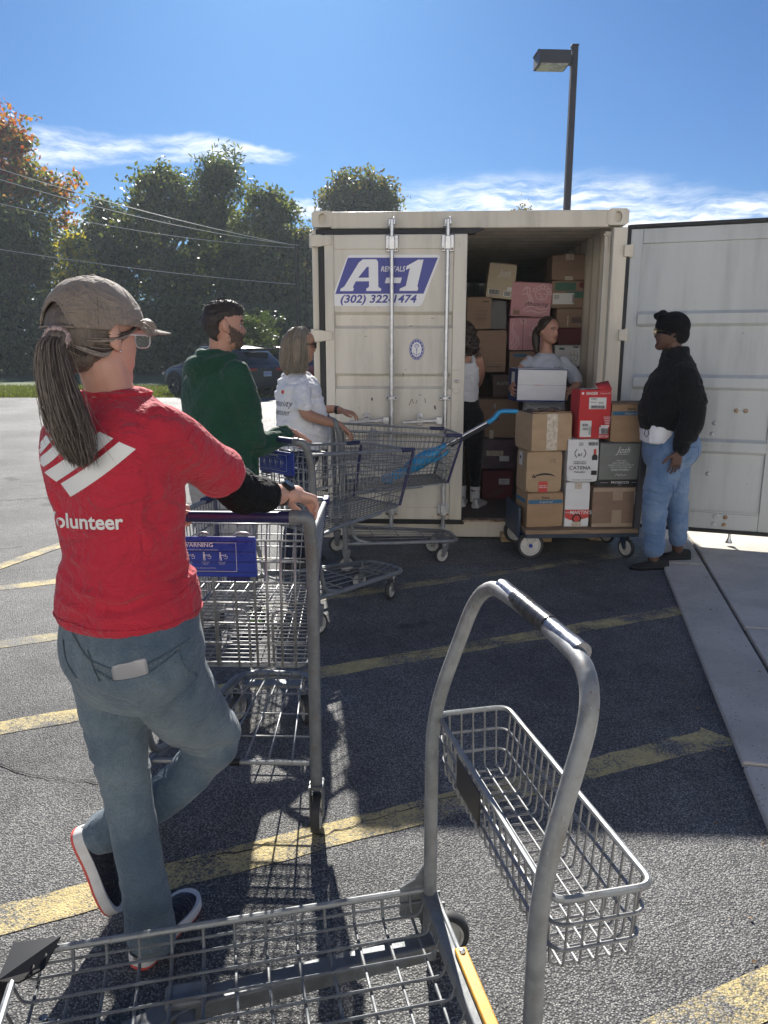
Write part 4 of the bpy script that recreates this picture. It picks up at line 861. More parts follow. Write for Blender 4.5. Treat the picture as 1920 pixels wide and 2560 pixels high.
smile = sm([(-.085, .118), (-.05, .137), (0, .147), (.05, .141), (.085, .124)]); arrow = [(-.078, .140), (-.088, .114), (-.062, .116)]
poly_smile = [(a, b) for a, b in smile]+[(a, b-.012*(1-abs(i/(len(smile)-1)*2-1)**2)-.003) for i, (a, b) in reversed(list(enumerate(smile)))]
carton('brown carton printed with a black upside-down smile arrow, middle of its stack', 1.062, 1.336, .508, .815, 5.565, .28, M_CARD2,
       [('p', 'F', poly_smile, M_BLACKC, 'smile_print'), ('l', 'F', [arrow], .004, M_BLACKC, 'smile_tip'), ('r', 'F', -.005, .042, .068, .082, M_REDP, 'red_sticker'), ('t', 'F', 'Spend less.\nSmile more.', .013, -.005, .045, M_WPRINT, dict(bold=.02)),
        ('r', 'L', -.02, .24, .09, .10, M_LABEL, 'shipping_label'), ('l', 'F', [sm([(.04, .235), (.05, .25), (.062, .236), (.045, .222)]), sm([(.066, .25), (.082, .252), (.072, .238), (.084, .226), (.068, .222)])], .0012, M_CARD4, 'scribble'), ('r', 'F', -.125, .015, .004, .02, M_BLACKC, 'print_mark'),
        ('r', 'F', .125, .015, .02, .004, M_BLACKC, 'print_mark')]+bars(-.02, .25, .06, .02, 10, 'L'), R(5), group=DG)
tb = carton('large open brown carton with shiny tape, top of the leftmost truck stack', 1.082, 1.402, .822, 1.102, 5.555, .32, M_CARD2,
       [('r', 'F', .0, .10, .075, .165, card('cardboard_under_tape', (.24, .135, .075)), 'torn_patch'), ('r', 'F', .0, .14, .088, .27, M_TAPE, 'tape')], R(13), group=DG, flaps=False)
for nm, c, s, a in (('flap', (0, .02, .285), (.31, .012, .006), 0), ('flap', (0, .16, .280), (.29, .27, .006), 0)): build(MB().box(c, s), nm, M_CARD4 if c[1] > .1 else M_CARD, tb, bevel=.001)
for k in range(9): build(MB().box((-.12+k*.03, .1+.02*(k % 3), .288+.006*(k % 2)), (.05, .12, .012), Matrix.Rotation(random.uniform(-.5, .5), 3, 'Z') @ Matrix.Rotation(random.uniform(-.2, .2), 3, 'X')), 'crumpled_paper', M_CARD4, tb)
MT = 'MARTIN\'S'
carton('white carton with red lettered band, bottom of the middle truck stack', 1.368, 1.556, .239, .582, 5.57, .29, M_WHITEC,
       [('p', 'F', [(-.092, .135)]+[(-.092, .075)]+sm([(-.092, .075), (-.05, .055), (0, .05)])[1:]+[(0, .05), (.093, .075), (.093, .135)], M_REDP, 'red_band'), ('t', 'F', MT, .040, .03, .112, M_WPRINT, dict(bold=.01, xs=.95)), ('t', 'F', 'ORIGINAL', .017, -.058, .112, M_WPRINT, dict()),
        ('p', 'F', [(.036*math.cos(a*.3142), .066+.036*math.sin(a*.3142)) for a in range(20)], M_BLACKC, 'round_mark'), ('p', 'F', [(.025*math.cos(a*.3142), .066+.025*math.sin(a*.3142)) for a in range(20)], M_REDP, 'round_mark_centre'), ('r', 'F', .0, .022, .07, .04, M_TAPE, 'tape'), ('r', 'F', .0, .318, .05, .045, M_TAPE, 'tape')], R(1), group=DG)
laur = [[(s*(.022+.014*math.sin(t*math.pi))*1.15, .190+.062*t) for t in [i/8 for i in range(9)]] for s in (-1, 1)]
carton('white wine carton with black lettering and a red-necked bottle, middle of its stack', 1.366, 1.602, .588, .905, 5.565, .28, M_WHITEC,
       [('t', 'F', '#1', .034, -.022, .205, M_BLACKC, dict(bold=.01)), ('l', 'F', [[(x-.022, z-.005) for x, z in ln] for ln in laur], .0028, M_BLACKC, 'laurel'), ('t', 'F', 'WORLD\'S BEST', .0135, -.022, .155, M_BLACKC, dict(xs=1.1)), ('t', 'F', 'VINEYARDS', .019, -.022, .140, M_BLACKC, dict(bold=.01)),
        ('t', 'F', 'CATENA', .037, -.020, .106, M_BLACKC, dict(bold=.004, xs=1.12)), ('t', 'F', 'MALBEC', .020, -.020, .075, M_BLACKC, dict(xs=1.2)), ('t', 'F', 'CERTIFIED SUSTAINABLE', .0105, 0, .016, M_BLACKC, dict(xs=1.3)),
        ('p', 'F', [(.066, .165), (.108, .165), (.108, .195), (.094, .212), (.094, .235), (.080, .235), (.080, .212), (.066, .195)], M_BLACKC, 'bottle_print'), ('r', 'F', .087, .228, .018, .040, M_REDP, 'bottle_neck'), ('r', 'F', .087, .070, .042, .034, M_BLACKC, 'dark_square'),
        ('r', 'F', -.02, .285, .03, .026, M_GREYP, 'crest')]+bars(.068, .288, .07, .025, 13), R(2), group=DG)
sg_ = carton('red sewing machine carton with white labels, top of the middle truck stack', 1.432, 1.672, .912, 1.272, 5.56, .22, M_REDC,
       [('t', 'F', 'SINGER', .026, -.03, .333, M_WPRINT, dict(bold=.03)), ('t', 'F', 'Tradition 2277', .014, .07, .333, M_WPRINT, dict()), ('p', 'F', [(-.098+.009*math.cos(a*.63), .334+.009*math.sin(a*.63)) for a in range(10)], M_WPRINT, 'emblem'),
        ('r', 'F', .015, .262, .128, .084, M_LABEL, 'white_label'), ('t', 'F', '43802', .017, -.015, .293, M_BLACKC, dict(bold=.01)), ('t', 'F', 'OC21', .016, .04, .265, M_BLACKC, dict(bold=.02)), ('r', 'F', -.02, .270, .05, .003, M_BLACKC, 'label_line'),
        ('r', 'F', -.065, .075, .084, .120, M_LABEL, 'white_label'), ('r', 'F', .070, .062, .066, .052, M_WPRINT, 'barcode_field'), ('t', 'F', '2277.CN', .020, .072, .018, M_WPRINT, dict(bold=.02))]
       +bars(.015, .236, .10, .022, 20)+bars(-.075, .105, .04, .018, 9, seed=2)+bars(-.075, .078, .04, .018, 9, seed=3)+bars(-.04, .065, .02, .06, 6, seed=4)+bars(.070, .062, .058, .040, 13, seed=5)+[('r', 'F', .08, .165-k*.012, .06-.006*k, .004, M_PINKL, 'text_line') for k in range(6)]
       +[('r', 'F', .062, .100, .06, .012, M_WPRINT, 'text_line')], R(3), group=DG, flaps=False)
for u, v in ((-.07, -.03), (.0, -.02)): build(MB().lathe([(0, 0), (.032, 0), (.032, .0014), (0, .0014)], (u, .11+v, .362), (0, 0, 1), 20), 'disc_print', M_WPRINT, sg_)
build(MB().add([(.02, .0, .361), (.118, .0, .361), (.118, .10, .42), (.02, .10, .40)], [(0, 1, 2, 3)]), 'flap', M_REDC, sg_); solid([c for c in sg_.children if c.name.startswith('flap')][0], .004)
carton('brown carton with paper tape down its front, bottom of the rightmost truck stack', 1.575, 1.898, .239, .545, 5.575, .29, M_CARD3,
       [('r', 'F', .03, .255, .075, .10, M_PTAPE, 'tape'), ('r', 'F', .03, .065, .075, .13, M_PTAPE, 'tape'), ('r', 'F', 0, .015, .32, .028, M_PTAPE, 'tape'), ('r', 'F', 0, .288, .32, .03, M_PTAPE, 'tape')], R(3), group=DG)
carton('grey-green wine carton with white script and black base band on the truck', 1.606, 1.934, .551, .878, 5.565, .30, M_GREYC,
       [('r', 'F', 0, .028, .327, .055, M_BLACKC, 'base_band'), ('t', 'F', 'Josh', .070, .01, .275, M_WPRINT, dict(shear=.5, xs=.8)), ('r', 'F', .015, .245, .07, .002, M_WPRINT, 'print_rule'), ('t', 'F', '"TRY OUR\nJOSH PROSECCO,\nWHICH WAS CRAFTED IN\nITALY TO BE ENJOYED', .0165, .0, .172, M_WPRINT, dict(line=1.0)), ('t', 'F', 'EVERYWHERE."', .0215, 0, .128, M_WPRINT, dict(bold=.01)),
        ('l', 'F', [sm([(-.04, .085), (-.02, .098), (-.01, .082), (.005, .096), (.02, .085), (.045, .095)])], .0015, M_WPRINT, 'signature'), ('t', 'F', 'PROSECCO', .0245, .0, .033, M_WPRINT, dict(bold=.01, xs=1.1)), ('t', 'F', 'BRUT', .009, 0, .014, M_WPRINT, dict()), ('r', 'F', -.12, .033, .06, .0015, M_WPRINT, 'print_rule'), ('r', 'F', .12, .033, .06, .0015, M_WPRINT, 'print_rule')], R(3), group=DG)
s2 = carton('brown carton with blue band beside the dark jacket, top of the rightmost truck stack', 1.680, 1.975, .884, 1.165, 5.585, .30, M_CARD, sysco(.281, .295, L=False), R(2), group=DG)
build(MB().box((.06, .12, .291), (.17, .10, .004), Matrix.Rotation(.08, 3, 'X')), 'flap', M_CARD3, s2)
# the box being carried
hb = carton('white office paper box with blue edges carried in front of the grey shirt', 1.105, 1.528, 1.130, 1.400, 6.36, .26, M_WHITEC, [('r', 'F', 0, .137, .42, .003, M_GREYP, 'lid_seam'), ('r', 'F', 0, .266, .423, .008, M_NAVYC, 'blue_edge'), ('r', 'F', 0, .006, .423, .012, M_NAVYC, 'blue_edge'), ('r', 'L', 0, .135, .26, .27, M_NAVYC, 'blue_side'), ('r', 'L', .0, .14, .09, .20, M_LABEL, 'side_label'), ('r', 'F', -.03, .137, .07, .0035, M_REDP, 'seam_mark'), ('r', 'T', 0, 0, .42, .25, M_NAVYC, 'blue_lid')], R(7), tilt=R(1.2))
# ---------------------------------------------------------------- cartons stacked inside the container
IG = 'cartons stacked inside the container'
def BX(cx, t=0.0): return .623+cx*.00104+t*(.031+cx*.00005)
def BZ(cy): return 2.75-cy*.00103
def inside(label, cx0, cy0, cx1, cy1, m, dec=(), yf=7.3, dep=.35, tilt=0, **kw):
    t = (cy0+cy1)/3200; return carton(label, BX(cx0, t), BX(cx1, t), BZ(cy1), BZ(cy0)-.006, yf, dep, m, dec, tilt=R(tilt), rz=R(-2.8), group=IG, **kw)
inside('plain brown carton taped at top and bottom, topmost of the stack at the corrugated wall', 880, 322, 1186, 545, M_CARD3, [('r', 'F', 0, .205, .075, .055, M_TAPE, 'tape'), ('r', 'F', 0, .015, .075, .035, M_TAPE, 'tape')])
inside('carton with green print and a white shipping label near the corrugated wall', 876, 545, 1176, 790, M_CARD3, [('r', 'F', -.03, .195, .19, .07, M_GREENP, 'green_print'), ('r', 'F', .06, .12, .16, .06, M_GREENP, 'green_print'), ('r', 'F', -.045, .085, .20, .10, M_LABEL, 'shipping_label'), ('p', 'F', [(.12+.027*math.cos(a*.42), .205+.027*math.sin(a*.42)) for a in range(15)], M_WINE, 'round_print'), ('r', 'F', 0, .155, .31, .003, M_CARD4, 'seam')]+bars(.045, .085, .018, .08, 4)+[('r', 'F', -.11, .115-k*.01, .05, .003, M_BLACKC, 'label_line') for k in range(4)])
inside('small brown carton with torn tape under the green-printed one', 920, 790, 1160, 965, M_CARD3, [('r', 'F', -.02, .06, .012, .10, M_TAPE, 'tape'), ('r', 'F', .06, .07, .09, .05, M_CARD4, 'faded_print')])
inside('dark red carton behind the head of the person carrying a box', 935, 965, 1145, 1118, M_WINE)
inside('white carton with grey leaf drawing beside the shoulder of the grey shirt', 905, 1118, 1140, 1312, M_WHITEC, [('l', 'F', [sm([(.0, .02), (.03, .08), (.02, .14)]), sm([(.03, .02), (.06, .09), (.05, .15)]), sm([(.06, .02), (.09, .08), (.085, .13)]), sm([(.02, .05), (.05, .06), (.09, .05)]), sm([(.0, .1), (.04, .11), (.1, .09)])], .003, M_GREYP, 'leaf_drawing'), ('r', 'F', -.06, .165, .05, .02, M_GREENP, 'print'), ('r', 'F', .07, .18, .05, .012, M_BLACKC, 'print')])
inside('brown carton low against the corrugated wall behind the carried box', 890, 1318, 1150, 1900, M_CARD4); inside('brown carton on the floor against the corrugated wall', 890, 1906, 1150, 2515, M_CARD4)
wing = [sm([(-.10, .22), (-.075, .26), (-.06, .20), (-.02, .15)]), sm([(-.09, .24), (-.05, .25), (-.04, .19), (-.01, .15)]), sm([(-.11, .19), (-.07, .20), (-.05, .16), (-.015, .13)])]
curl = [[(cx_+r_*math.cos(a*.5), cz_+r_*math.sin(a*.5)) for a in range(14)] for cx_, cz_, r_ in ((.03, .25, .018), (.06, .262, .018), (.09, .255, .018), (.11, .235, .016), (.0, .235, .016), (.125, .21, .014))]
face_ = [sm([(.01, .22), (.005, .185), (.03, .155), (.07, .15), (.10, .17), (.105, .21)]), sm([(.03, .20), (.045, .206), (.055, .198)]), sm([(.07, .198), (.085, .204), (.095, .196)]), sm([(.055, .19), (.05, .178), (.062, .175)]), sm([(.045, .166), (.06, .162), (.075, .168)]), sm([(-.09, .05), (-.05, .085), (0, .09), (.06, .07), (.12, .085)]), sm([(-.07, .04), (-.02, .055), (.04, .04), (.11, .055)]), sm([(-.08, .12), (-.04, .14), (0, .125)])]
pk = inside('pink wine carton with pale cherub drawing and black script', 515, 562, 868, 868, M_PINK, [('l', 'F', [[(a*1.1+.03, b*1.05) for a, b in ln] for ln in wing+curl+face_], .0034, M_PINKL, 'cherub_drawing'), ('t', 'F', 'Whispering', .055, .045, .118, M_BLACKC, dict(shear=.5, xs=.85)), ('r', 'F', -.13, .035, .06, .04, M_CARD3, 'print_block'), ('l', 'F', [[(-.17, .075), (-.08, .075)], [(-.17, .062), (-.1, .062)], [(-.17, .016), (.17, .016)]], .0012, M_CARD3, 'print_rule')], tilt=2.5)
inside('pink carton with pale swirls underneath the cherub carton', 505, 872, 850, 1165, M_PINK, [('l', 'F', [sm([(-.16, .02), (-.11, .08), (-.13, .16), (-.16, .2), (-.14, .26)]), sm([(-.17, .05), (-.14, .12), (-.165, .18)]), sm([(-.09, .29), (-.06, .24), (-.03, .27), (-.06, .29)]), sm([(-.13, .01), (-.09, .06), (-.1, .13)])], .003, M_PINKL, 'swirl_print'), ('r', 'F', -.055, .15, .004, .29, M_WINE, 'print_rule'), ('r', 'F', -.04, .15, .002, .29, M_PINKL, 'print_rule'), ('t', 'F', 'E\nD.A', .05, .04, .17, M_PINKL, dict())])
inside('tan carton with blue strip behind the shoulder of the grey shirt', 503, 1170, 800, 1450, M_CARD3, [('r', 'F', -.06, .245, .12, .03, M_TEAL, 'blue_strip')])
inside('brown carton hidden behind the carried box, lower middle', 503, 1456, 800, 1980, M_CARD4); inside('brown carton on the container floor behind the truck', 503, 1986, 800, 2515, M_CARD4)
jt = inside('tilted tan wine carton with script and barcode leaning high in the container', 300, 395, 545, 705, M_TAN, [('t', 'F', 'Josh', .085, .02, .23, M_LABEL, dict(shear=.5, xs=.75)), ('r', 'F', .02, .195, .12, .002, M_LABEL, 'print_rule'), ('r', 'F', -.055, .055, .11, .05, M_LABEL, 'barcode_field'), ('r', 'F', .065, .05, .07, .055, M_LABEL, 'white_label'), ('r', 'F', .085, .095, .045, .03, M_LABEL, 'white_label')]+bars(-.055, .055, .10, .045, 16)+[('r', 'F', .065, .065-k*.01, .055, .004, M_BLACKC, 'label_line') for k in range(4)], yf=7.32, tilt=6.0)
inside('black box standing in for the dark gap under the tilted tan carton', 345, 712, 500, 975, M_DKGREY, yf=7.42)  # black box added to paint the shaded gap below the tilted carton
inside('tall brown carton with fine printed text, high by the shut door', 128, 690, 345, 978, M_CARD3, [('r', 'F', .02, .17-k*.012, .12-.02*(k % 3), .003, M_CARD4, 'text_line') for k in range(9)]+[('r', 'F', .06, .25, .06, .012, M_CARD4, 'print')], yf=7.28)
inside('large brown carton with boxed stamp behind the person in the white tank top', 200, 984, 470, 1362, M_CARD3, [('t', 'F', '1700120', .02, .09, .365, M_CARD4, dict()), ('l', 'F', [[(-.05, .03), (.11, .03), (.11, .07), (-.05, .07), (-.05, .03)]], .0015, M_CARD4, 'stamp_border'), ('r', 'F', .03, .05, .13, .012, M_CARD4, 'stamp_text')], yf=7.25)
inside('slanted carton lettered platinum beside the carrying hand', 350, 1385, 562, 1590, M_CARD4, [('t', 'F', 'PLATINUM', .04, .02, .13, M_GREYP, dict())], yf=7.2, tilt=-2)
inside('wide dark brown carton at waist height behind the vacuum handle', 200, 1598, 560, 1955, M_CARD3, [('p', 'F', [(-.04, .30), (-.02, .33), (-.02, .27)], M_GREYP, 'arrow_print'), ('r', 'F', -.05, .03, .04, .08, M_TAPE, 'tape')], yf=7.15)
inside('dark purple carton wrapped in clear plastic near the container floor', 220, 1962, 540, 2240, mat('purple_carton', (.07, .035, .055), .35, var=.3, vscale=9), [('r', 'F', -.03, .15, .16, .05, M_TAPE, 'plastic_wrap'), ('r', 'F', .06, .1, .09, .05, M_LABEL, 'torn_label')], yf=7.1)
inside('dark red carton with white label standing on the container floor', 240, 2246, 500, 2520, M_WINE, [('r', 'F', .06, .175, .10, .055, M_LABEL, 'white_label'), ('l', 'F', [sm([(-.1+k*.02, .02), (-.06+k*.018, .06), (0+k*.012, .10)]) for k in range(6)], .0025, M_CARD4, 'curved_print'), ('t', 'F', 'HARVEST\nBOX 11', .014, .06, .175, M_BLACKC, dict())], yf=7.05)
# deeper rows seen through the gaps
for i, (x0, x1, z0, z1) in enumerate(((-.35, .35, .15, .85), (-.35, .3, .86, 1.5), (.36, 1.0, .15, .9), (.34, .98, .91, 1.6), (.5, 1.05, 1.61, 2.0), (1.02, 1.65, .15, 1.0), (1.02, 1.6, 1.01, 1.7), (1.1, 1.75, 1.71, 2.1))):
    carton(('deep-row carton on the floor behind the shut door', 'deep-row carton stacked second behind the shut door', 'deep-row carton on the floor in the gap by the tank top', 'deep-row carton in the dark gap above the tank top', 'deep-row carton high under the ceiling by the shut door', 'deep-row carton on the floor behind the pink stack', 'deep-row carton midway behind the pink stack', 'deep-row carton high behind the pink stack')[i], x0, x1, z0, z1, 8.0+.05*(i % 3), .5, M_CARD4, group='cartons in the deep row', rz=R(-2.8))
# ---------------------------------------------------------------- people: shared builders
def skin_mat(name, c, c2):
    return mat(name, c, .48, col2=c2, vscale=9, bump=.12, bscale=180, bdist=.0012, sss=.12, spec=.4)
def cloth(name, c, var=.10, sc=260, bump=.25, rough=.85, sheen=.15, vs=5, col2=None):
    m = bpy.data.materials.new(name); m.use_nodes = True; t = NT(m.node_tree); b_ = t.n['Principled BSDF']; co = t.node('ShaderNodeTexCoord').outputs['Object']
    n = t.noise(co, vs, 5, .6); c1 = c if col2 else tuple(x*(1-var) for x in c); c2 = col2 or tuple(min(1, x*(1+var)) for x in c)
    t.put(b_.inputs['Base Color'], t.mix(t.ramp(n, .32, .68), t.rgb(c1), t.rgb(c2))); b_.inputs['Roughness'].default_value = rough; b_.inputs['Specular IOR Level'].default_value = .2; b_.inputs['Sheen Weight'].default_value = sheen
    f = t.noise(co, sc, 2, .6); cz = t.noise(t.mapping(co, (9, 9, 15), rot=(0, .35, 0)), 1.0, 4, .55, .8); rg = t.m('ABSOLUTE', t.m('SUBTRACT', cz, .5)); cz2 = t.noise(t.mapping(co, (26, 26, 18), rot=(.3, -.5, 0)), 1.0, 3, .55, .6); rg2 = t.m('ABSOLUTE', t.m('SUBTRACT', cz2, .5))
    hgt = t.m('ADD', t.m('ADD', t.m('MULTIPLY', f, .10*bump*4), t.m('MULTIPLY', t.ramp(rg, 0, .14), 1.1)), t.m('MULTIPLY', t.ramp(rg2, 0, .12), .35))
    bn = t.node('ShaderNodeBump'); bn.inputs['Strength'].default_value = .75 if max(c) < .43 or c[1] < .2 else .42; bn.inputs['Distance'].default_value = .006; t.put(bn.inputs['Height'], hgt); t.put(b_.inputs['Normal'], bn.outputs[0]); return m
def denim(name, c, c2):
    m = bpy.data.materials.new(name); m.use_nodes = True; t = NT(m.node_tree); b = t.n['Principled BSDF']; co = t.node('ShaderNodeTexCoord').outputs['Object']
    n = t.noise(co, 4.5, 4, .6); f = t.noise(t.mapping(co, (900, 900, 90)), 1.0, 2, .6); f2 = t.noise(t.mapping(co, (120, 120, 700)), 1.0, 2, .6)
    col = t.mix(t.ramp(n, .35, .68), t.rgb(c), t.rgb(c2)); g = t.ramp(t.m('ADD', t.m('MULTIPLY', f, .6), t.m('MULTIPLY', f2, .4)), .3, .7, .72, 1.28); k = t.node('ShaderNodeCombineColor'); [t.put(k.inputs[i], g) for i in range(3)]
    t.put(b.inputs['Base Color'], t.mix(1.0, col, k.outputs[0], 'MULTIPLY')); b.inputs['Roughness'].default_value = .85; b.inputs['Specular IOR Level'].default_value = .2; b.inputs['Sheen Weight'].default_value = .2
    bn = t.node('ShaderNodeBump'); cz = t.noise(t.mapping(co, (13, 13, 16), rot=(0, .5, 0)), 1.0, 4, .6, .9); bn.inputs['Strength'].default_value = .6; bn.inputs['Distance'].default_value = .005; t.put(bn.inputs['Height'], t.m('ADD', t.m('MULTIPLY', t.m('ADD', f, f2), .22), t.m('MULTIPLY', t.ramp(t.m('ABSOLUTE', t.m('SUBTRACT', cz, .5)), 0, .13), .8))); t.put(b.inputs['Normal'], bn.outputs[0]); return m
def hair_mat(name, c, c2, rough=.45):
    m = bpy.data.materials.new(name); m.use_nodes = True; t = NT(m.node_tree); b = t.n['Principled BSDF']; co = t.node('ShaderNodeTexCoord').outputs['Object']
    n = t.noise(t.mapping(co, (160, 160, 9)), 1.0, 4, .65); t.put(b.inputs['Base Color'], t.mix(t.ramp(n, .3, .7), t.rgb(c), t.rgb(c2))); b.inputs['Roughness'].default_value = rough; b.inputs['Specular IOR Level'].default_value = .45
    bn = t.node('ShaderNodeBump'); bn.inputs['Strength'].default_value = .6; bn.inputs['Distance'].default_value = .002; t.put(bn.inputs['Height'], n); t.put(b.inputs['Normal'], bn.outputs[0]); return m
H_F = [(-.118, .052), (-.112, .072), (-.098, .083), (-.085, .084), (-.072, .079), (-.062, .087), (-.045, .086), (-.03, .084), (0, .084), (.012, .090), (.025, .094), (.05, .091), (.075, .076), (.095, .05), (.107, .018), (.112, 0)]
H_B = [(-.118, .030), (-.112, .014), (-.098, -.008), (-.08, -.042), (-.05, -.076), (-.02, -.093), (.02, -.103), (.05, -.099), (.075, -.08), (.095, -.05), (.107, -.018), (.112, -.002)]
H_W = [(-.118, .016), (-.112, .030), (-.098, .045), (-.08, .054), (-.06, .060), (-.03, .067), (0, .071), (.03, .0745), (.06, .071), (.08, .058), (.097, .036), (.107, .018), (.112, .003)]
H_NA = [(-.052, 0), (-.044, .010), (-.034, .024), (-.026, .023), (-.012, .014), (.002, .007), (.016, .002), (.03, 0)]
H_NS = [(-.052, .014), (-.034, .013), (-.02, .010), (0, .0075), (.03, .009)]
def head_mb(jaw=1.0, ears=True):
    mb = MB(); rings = []; zs = [-.118, -.114]+[-.108+i*.0055 for i in range(39)]+[.1085, .112]; n = 56
    for z in zs:
        yf, yb, w = interp(H_F, z), interp(H_B, z), interp(H_W, z); cy, hd = (yf+yb)/2, (yf-yb)/2; ring = []
        if z < -.03: w = w*(1+(jaw-1)*min(1, (-.03-z)/.05))
        for j in range(n):
            a = 2*math.pi*j/n; c_, s_ = math.cos(a), math.sin(a); p = 2/2.25
            x = w*math.copysign(abs(c_)**p, c_); y = cy+hd*math.copysign(abs(s_)**p, s_)
            if s_ > 0:
                y += interp(H_NA, z)*math.exp(-(x/interp(H_NS, z))**2) if -.052 < z < .03 else 0
                for sx in (-1, 1):
                    y -= .013*math.exp(-((x-sx*.031)/.014)**2-((z-.001)/.010)**2); y += .005*math.exp(-((x-sx*.043)/.016)**2-((z+.024)/.014)**2)
                lip = math.exp(-(x/.017)**2); y += lip*(.0055*math.exp(-((z+.056)/.0042)**2)+.0065*math.exp(-((z+.068)/.005)**2)-.004*math.exp(-((z+.0618)/.0022)**2))
            ring.append((x, y, z))
        rings.append(ring)
    mb.loft(rings)
    if ears:
        for s in (-1, 1):
            Mx = Matrix.Rotation(s*.35, 3, 'Z') @ Matrix.Rotation(.2, 3, 'X'); mb.ell((s*.076, -.012, -.004), (.0075, .017, .031), Mx, 12, 10)
            mb.tube([(s*(.078+.004*math.cos(a)), -.014-.016*math.sin(a*1.0), .0+.026*math.cos(a)) for a in [i*math.pi/8-.3 for i in range(9)]], .0045, 6)
    return mb
def frame_h(c, yaw, pitch=0, roll=0, s=1.0):
    """head matrix: yaw from +Y towards +X"""
    return Matrix.Translation(V(c)) @ Matrix.Rotation(-R(yaw), 4, 'Z') @ Matrix.Rotation(R(pitch), 4, 'X') @ Matrix.Rotation(R(roll), 4, 'Y') @ Matrix.Scale(s, 4)
def dirs(yaw): return V((math.sin(R(yaw)), math.cos(R(yaw)), 0)), V((math.cos(R(yaw)), -math.sin(R(yaw)), 0))    # forward, right
def oval(c, ax, ay, n=28, p=2.3):
    out = []; c, ax, ay = V(c), V(ax), V(ay)
    for j in range(n):
        a = 2*math.pi*j/n; x, y = math.cos(a), math.sin(a); q = 2/p
        out.append(c+ax*math.copysign(abs(x)**q, x)+ay*math.copysign(abs(y)**q, y))
    return out
def torso(mb, tab, yaw, n=28, p=2.3):
    """tab rows: x, y, z, half width, half depth; smooth rings upwards"""
    k = .84 if mb is globals().get('b') else 1.0; tab = [(*row[:3], row[3]*k, row[4]*k) for row in tab]
    f, r = dirs(yaw); cols = list(zip(*tab)); cols = [crs(c, 4) for c in cols]
    mb.loft([oval((x, y, z-base.z), r*hw, f*hd, n, p) for x, y, z, hw, hd in zip(*cols)]); return mb
def limb(mb, pts, rad, n=16, sub=5, flat=1.0): return mb.tube(cr(pts, sub), crs(rad, sub), n, round_end=True, flat=flat)
def hand(mb, w, d, pn, th, curl=(20, 25, 15), s=1.0, spread=.10, thumb=(.65, .65, .3), each=None, thumb_curl=20):
    w, d, pn, th = V(w), V(d).normalized(), V(pn).normalized(), V(th).normalized()
    pn = (pn-d*pn.dot(d)).normalized(); th = (th-d*th.dot(d)-pn*th.dot(pn)).normalized()
    mb.loft([oval(w+d*t*s, th*hw*s, pn*ht*s, 16, 2.6) for t, hw, ht in ((-.03, .025, .019), (0, .027, .019), (.02, .033, .018), (.045, .039, .0165), (.07, .041, .0145), (.09, .040, .0125), (.097, .034, .009))])
    ax = d.cross(pn).normalized()
    for i, L in enumerate((.070, .079, .074, .057)):
        c = each[i] if each else curl; b = w+d*(.086-.004*abs(i-1.2))*s+th*(.031-.0205*i)*s; dd = (d+th*spread*(1.3-i)).normalized(); pts = [b-dd*.012*s, b]; ang = 0; p = b
        for seg, cu in zip((.46, .30, .24), c):
            ang += R(cu); p = p+(Quaternion(ax, ang) @ dd)*L*seg*s; pts.append(p)
        q = []; 
        for a_, b_ in zip(pts, pts[1:]): q += [a_, a_.lerp(b_, .5)]
        q.append(pts[-1]); m = len(q); rr = [(.0098-.0030*k/(m-1))*s for k in range(m)]; mb.tube(q, rr, 10, round_end=True)
    b = w+d*.022*s+th*.026*s; dd = (d*thumb[0]+th*thumb[1]+pn*thumb[2]).normalized(); a2 = dd.cross(d).normalized() if dd.cross(d).length > .05 else ax; p = b; pts = [b-dd*.01, b]
    for k, L in enumerate((.038, .034, .027)): p = p+(Quaternion(a2, R(thumb_curl)*k) @ dd)*L*s; pts.append(p)
    mb.tube(cr(pts, 2), crs([.016*s, .015*s, .0125*s, .0115*s, .0088*s], 2), 10, round_end=True)
    return mb
def shoe(root, heel, fwd, up, L, mats, name='shoe', wide=1.0, high=1.0, collar=True, sole=.03):
    """mats = upper, sole, outsole"""
    h, f, u = V(heel), V(fwd).normalized(), V(up); u = (u-f*u.dot(f)).normalized(); s = f.cross(u)
    W = [(0, .007), (.012, .019), (.035, .027), (.08, .0325), (.16, .035), (.35, .034), (.5, .037), (.68, .046), (.80, .0455), (.88, .041), (.94, .032), (.98, .020), (1, .006)]
    Hh = [(0, .060), (.05, .082), (.2, .092), (.34, .088), (.45, .074), (.6, .056), (.8, .043), (.93, .034), (1, .018)]
    ts = [0, .012, .03, .06, .1, .17, .25, .35, .45, .55, .65, .75, .82, .88, .92, .95, .98, 1]
    up_ = MB(); rg = []
    for t in ts:
        w, hh = interp(W, t)*wide*.97, interp(Hh, t)*high; rg.append([h+f*(t*L)+s*(w*math.cos(a)*(1-.12*max(0, math.sin(a))))+u*(sole*.7+(hh-sole*.5)*max(0, math.sin(a))**.8 if math.sin(a) > 0 else sole*.7) for a in [2*math.pi*k/20 for k in range(20)]])
    up_.loft(rg); so = MB(); ou = MB()
    def outl(k, grow): 
        pts = []
        for t in ts: pts.append((t, interp(W, t)*wide*grow))
        return [h+f*(t*L*1.02-.01*L*0)+s*w+u*k for t, w in pts]+[h+f*(t*L*1.02)-s*w+u*k for t, w in reversed(pts)]
    lift = lambda t: .012*max(0, (t-.8)/.2)**2
    so.loft([outl(.008, 1.04), outl(.016, 1.10), outl(sole*.8, 1.08), outl(sole, 1.02)]); ou.loft([outl(0, .98), outl(.008, 1.05)])
    o = build(up_, name, mats[0], root, angle=60); build(so, 'sole', mats[1], o, angle=50); build(ou, 'outsole', mats[2], o, angle=50)
    return o
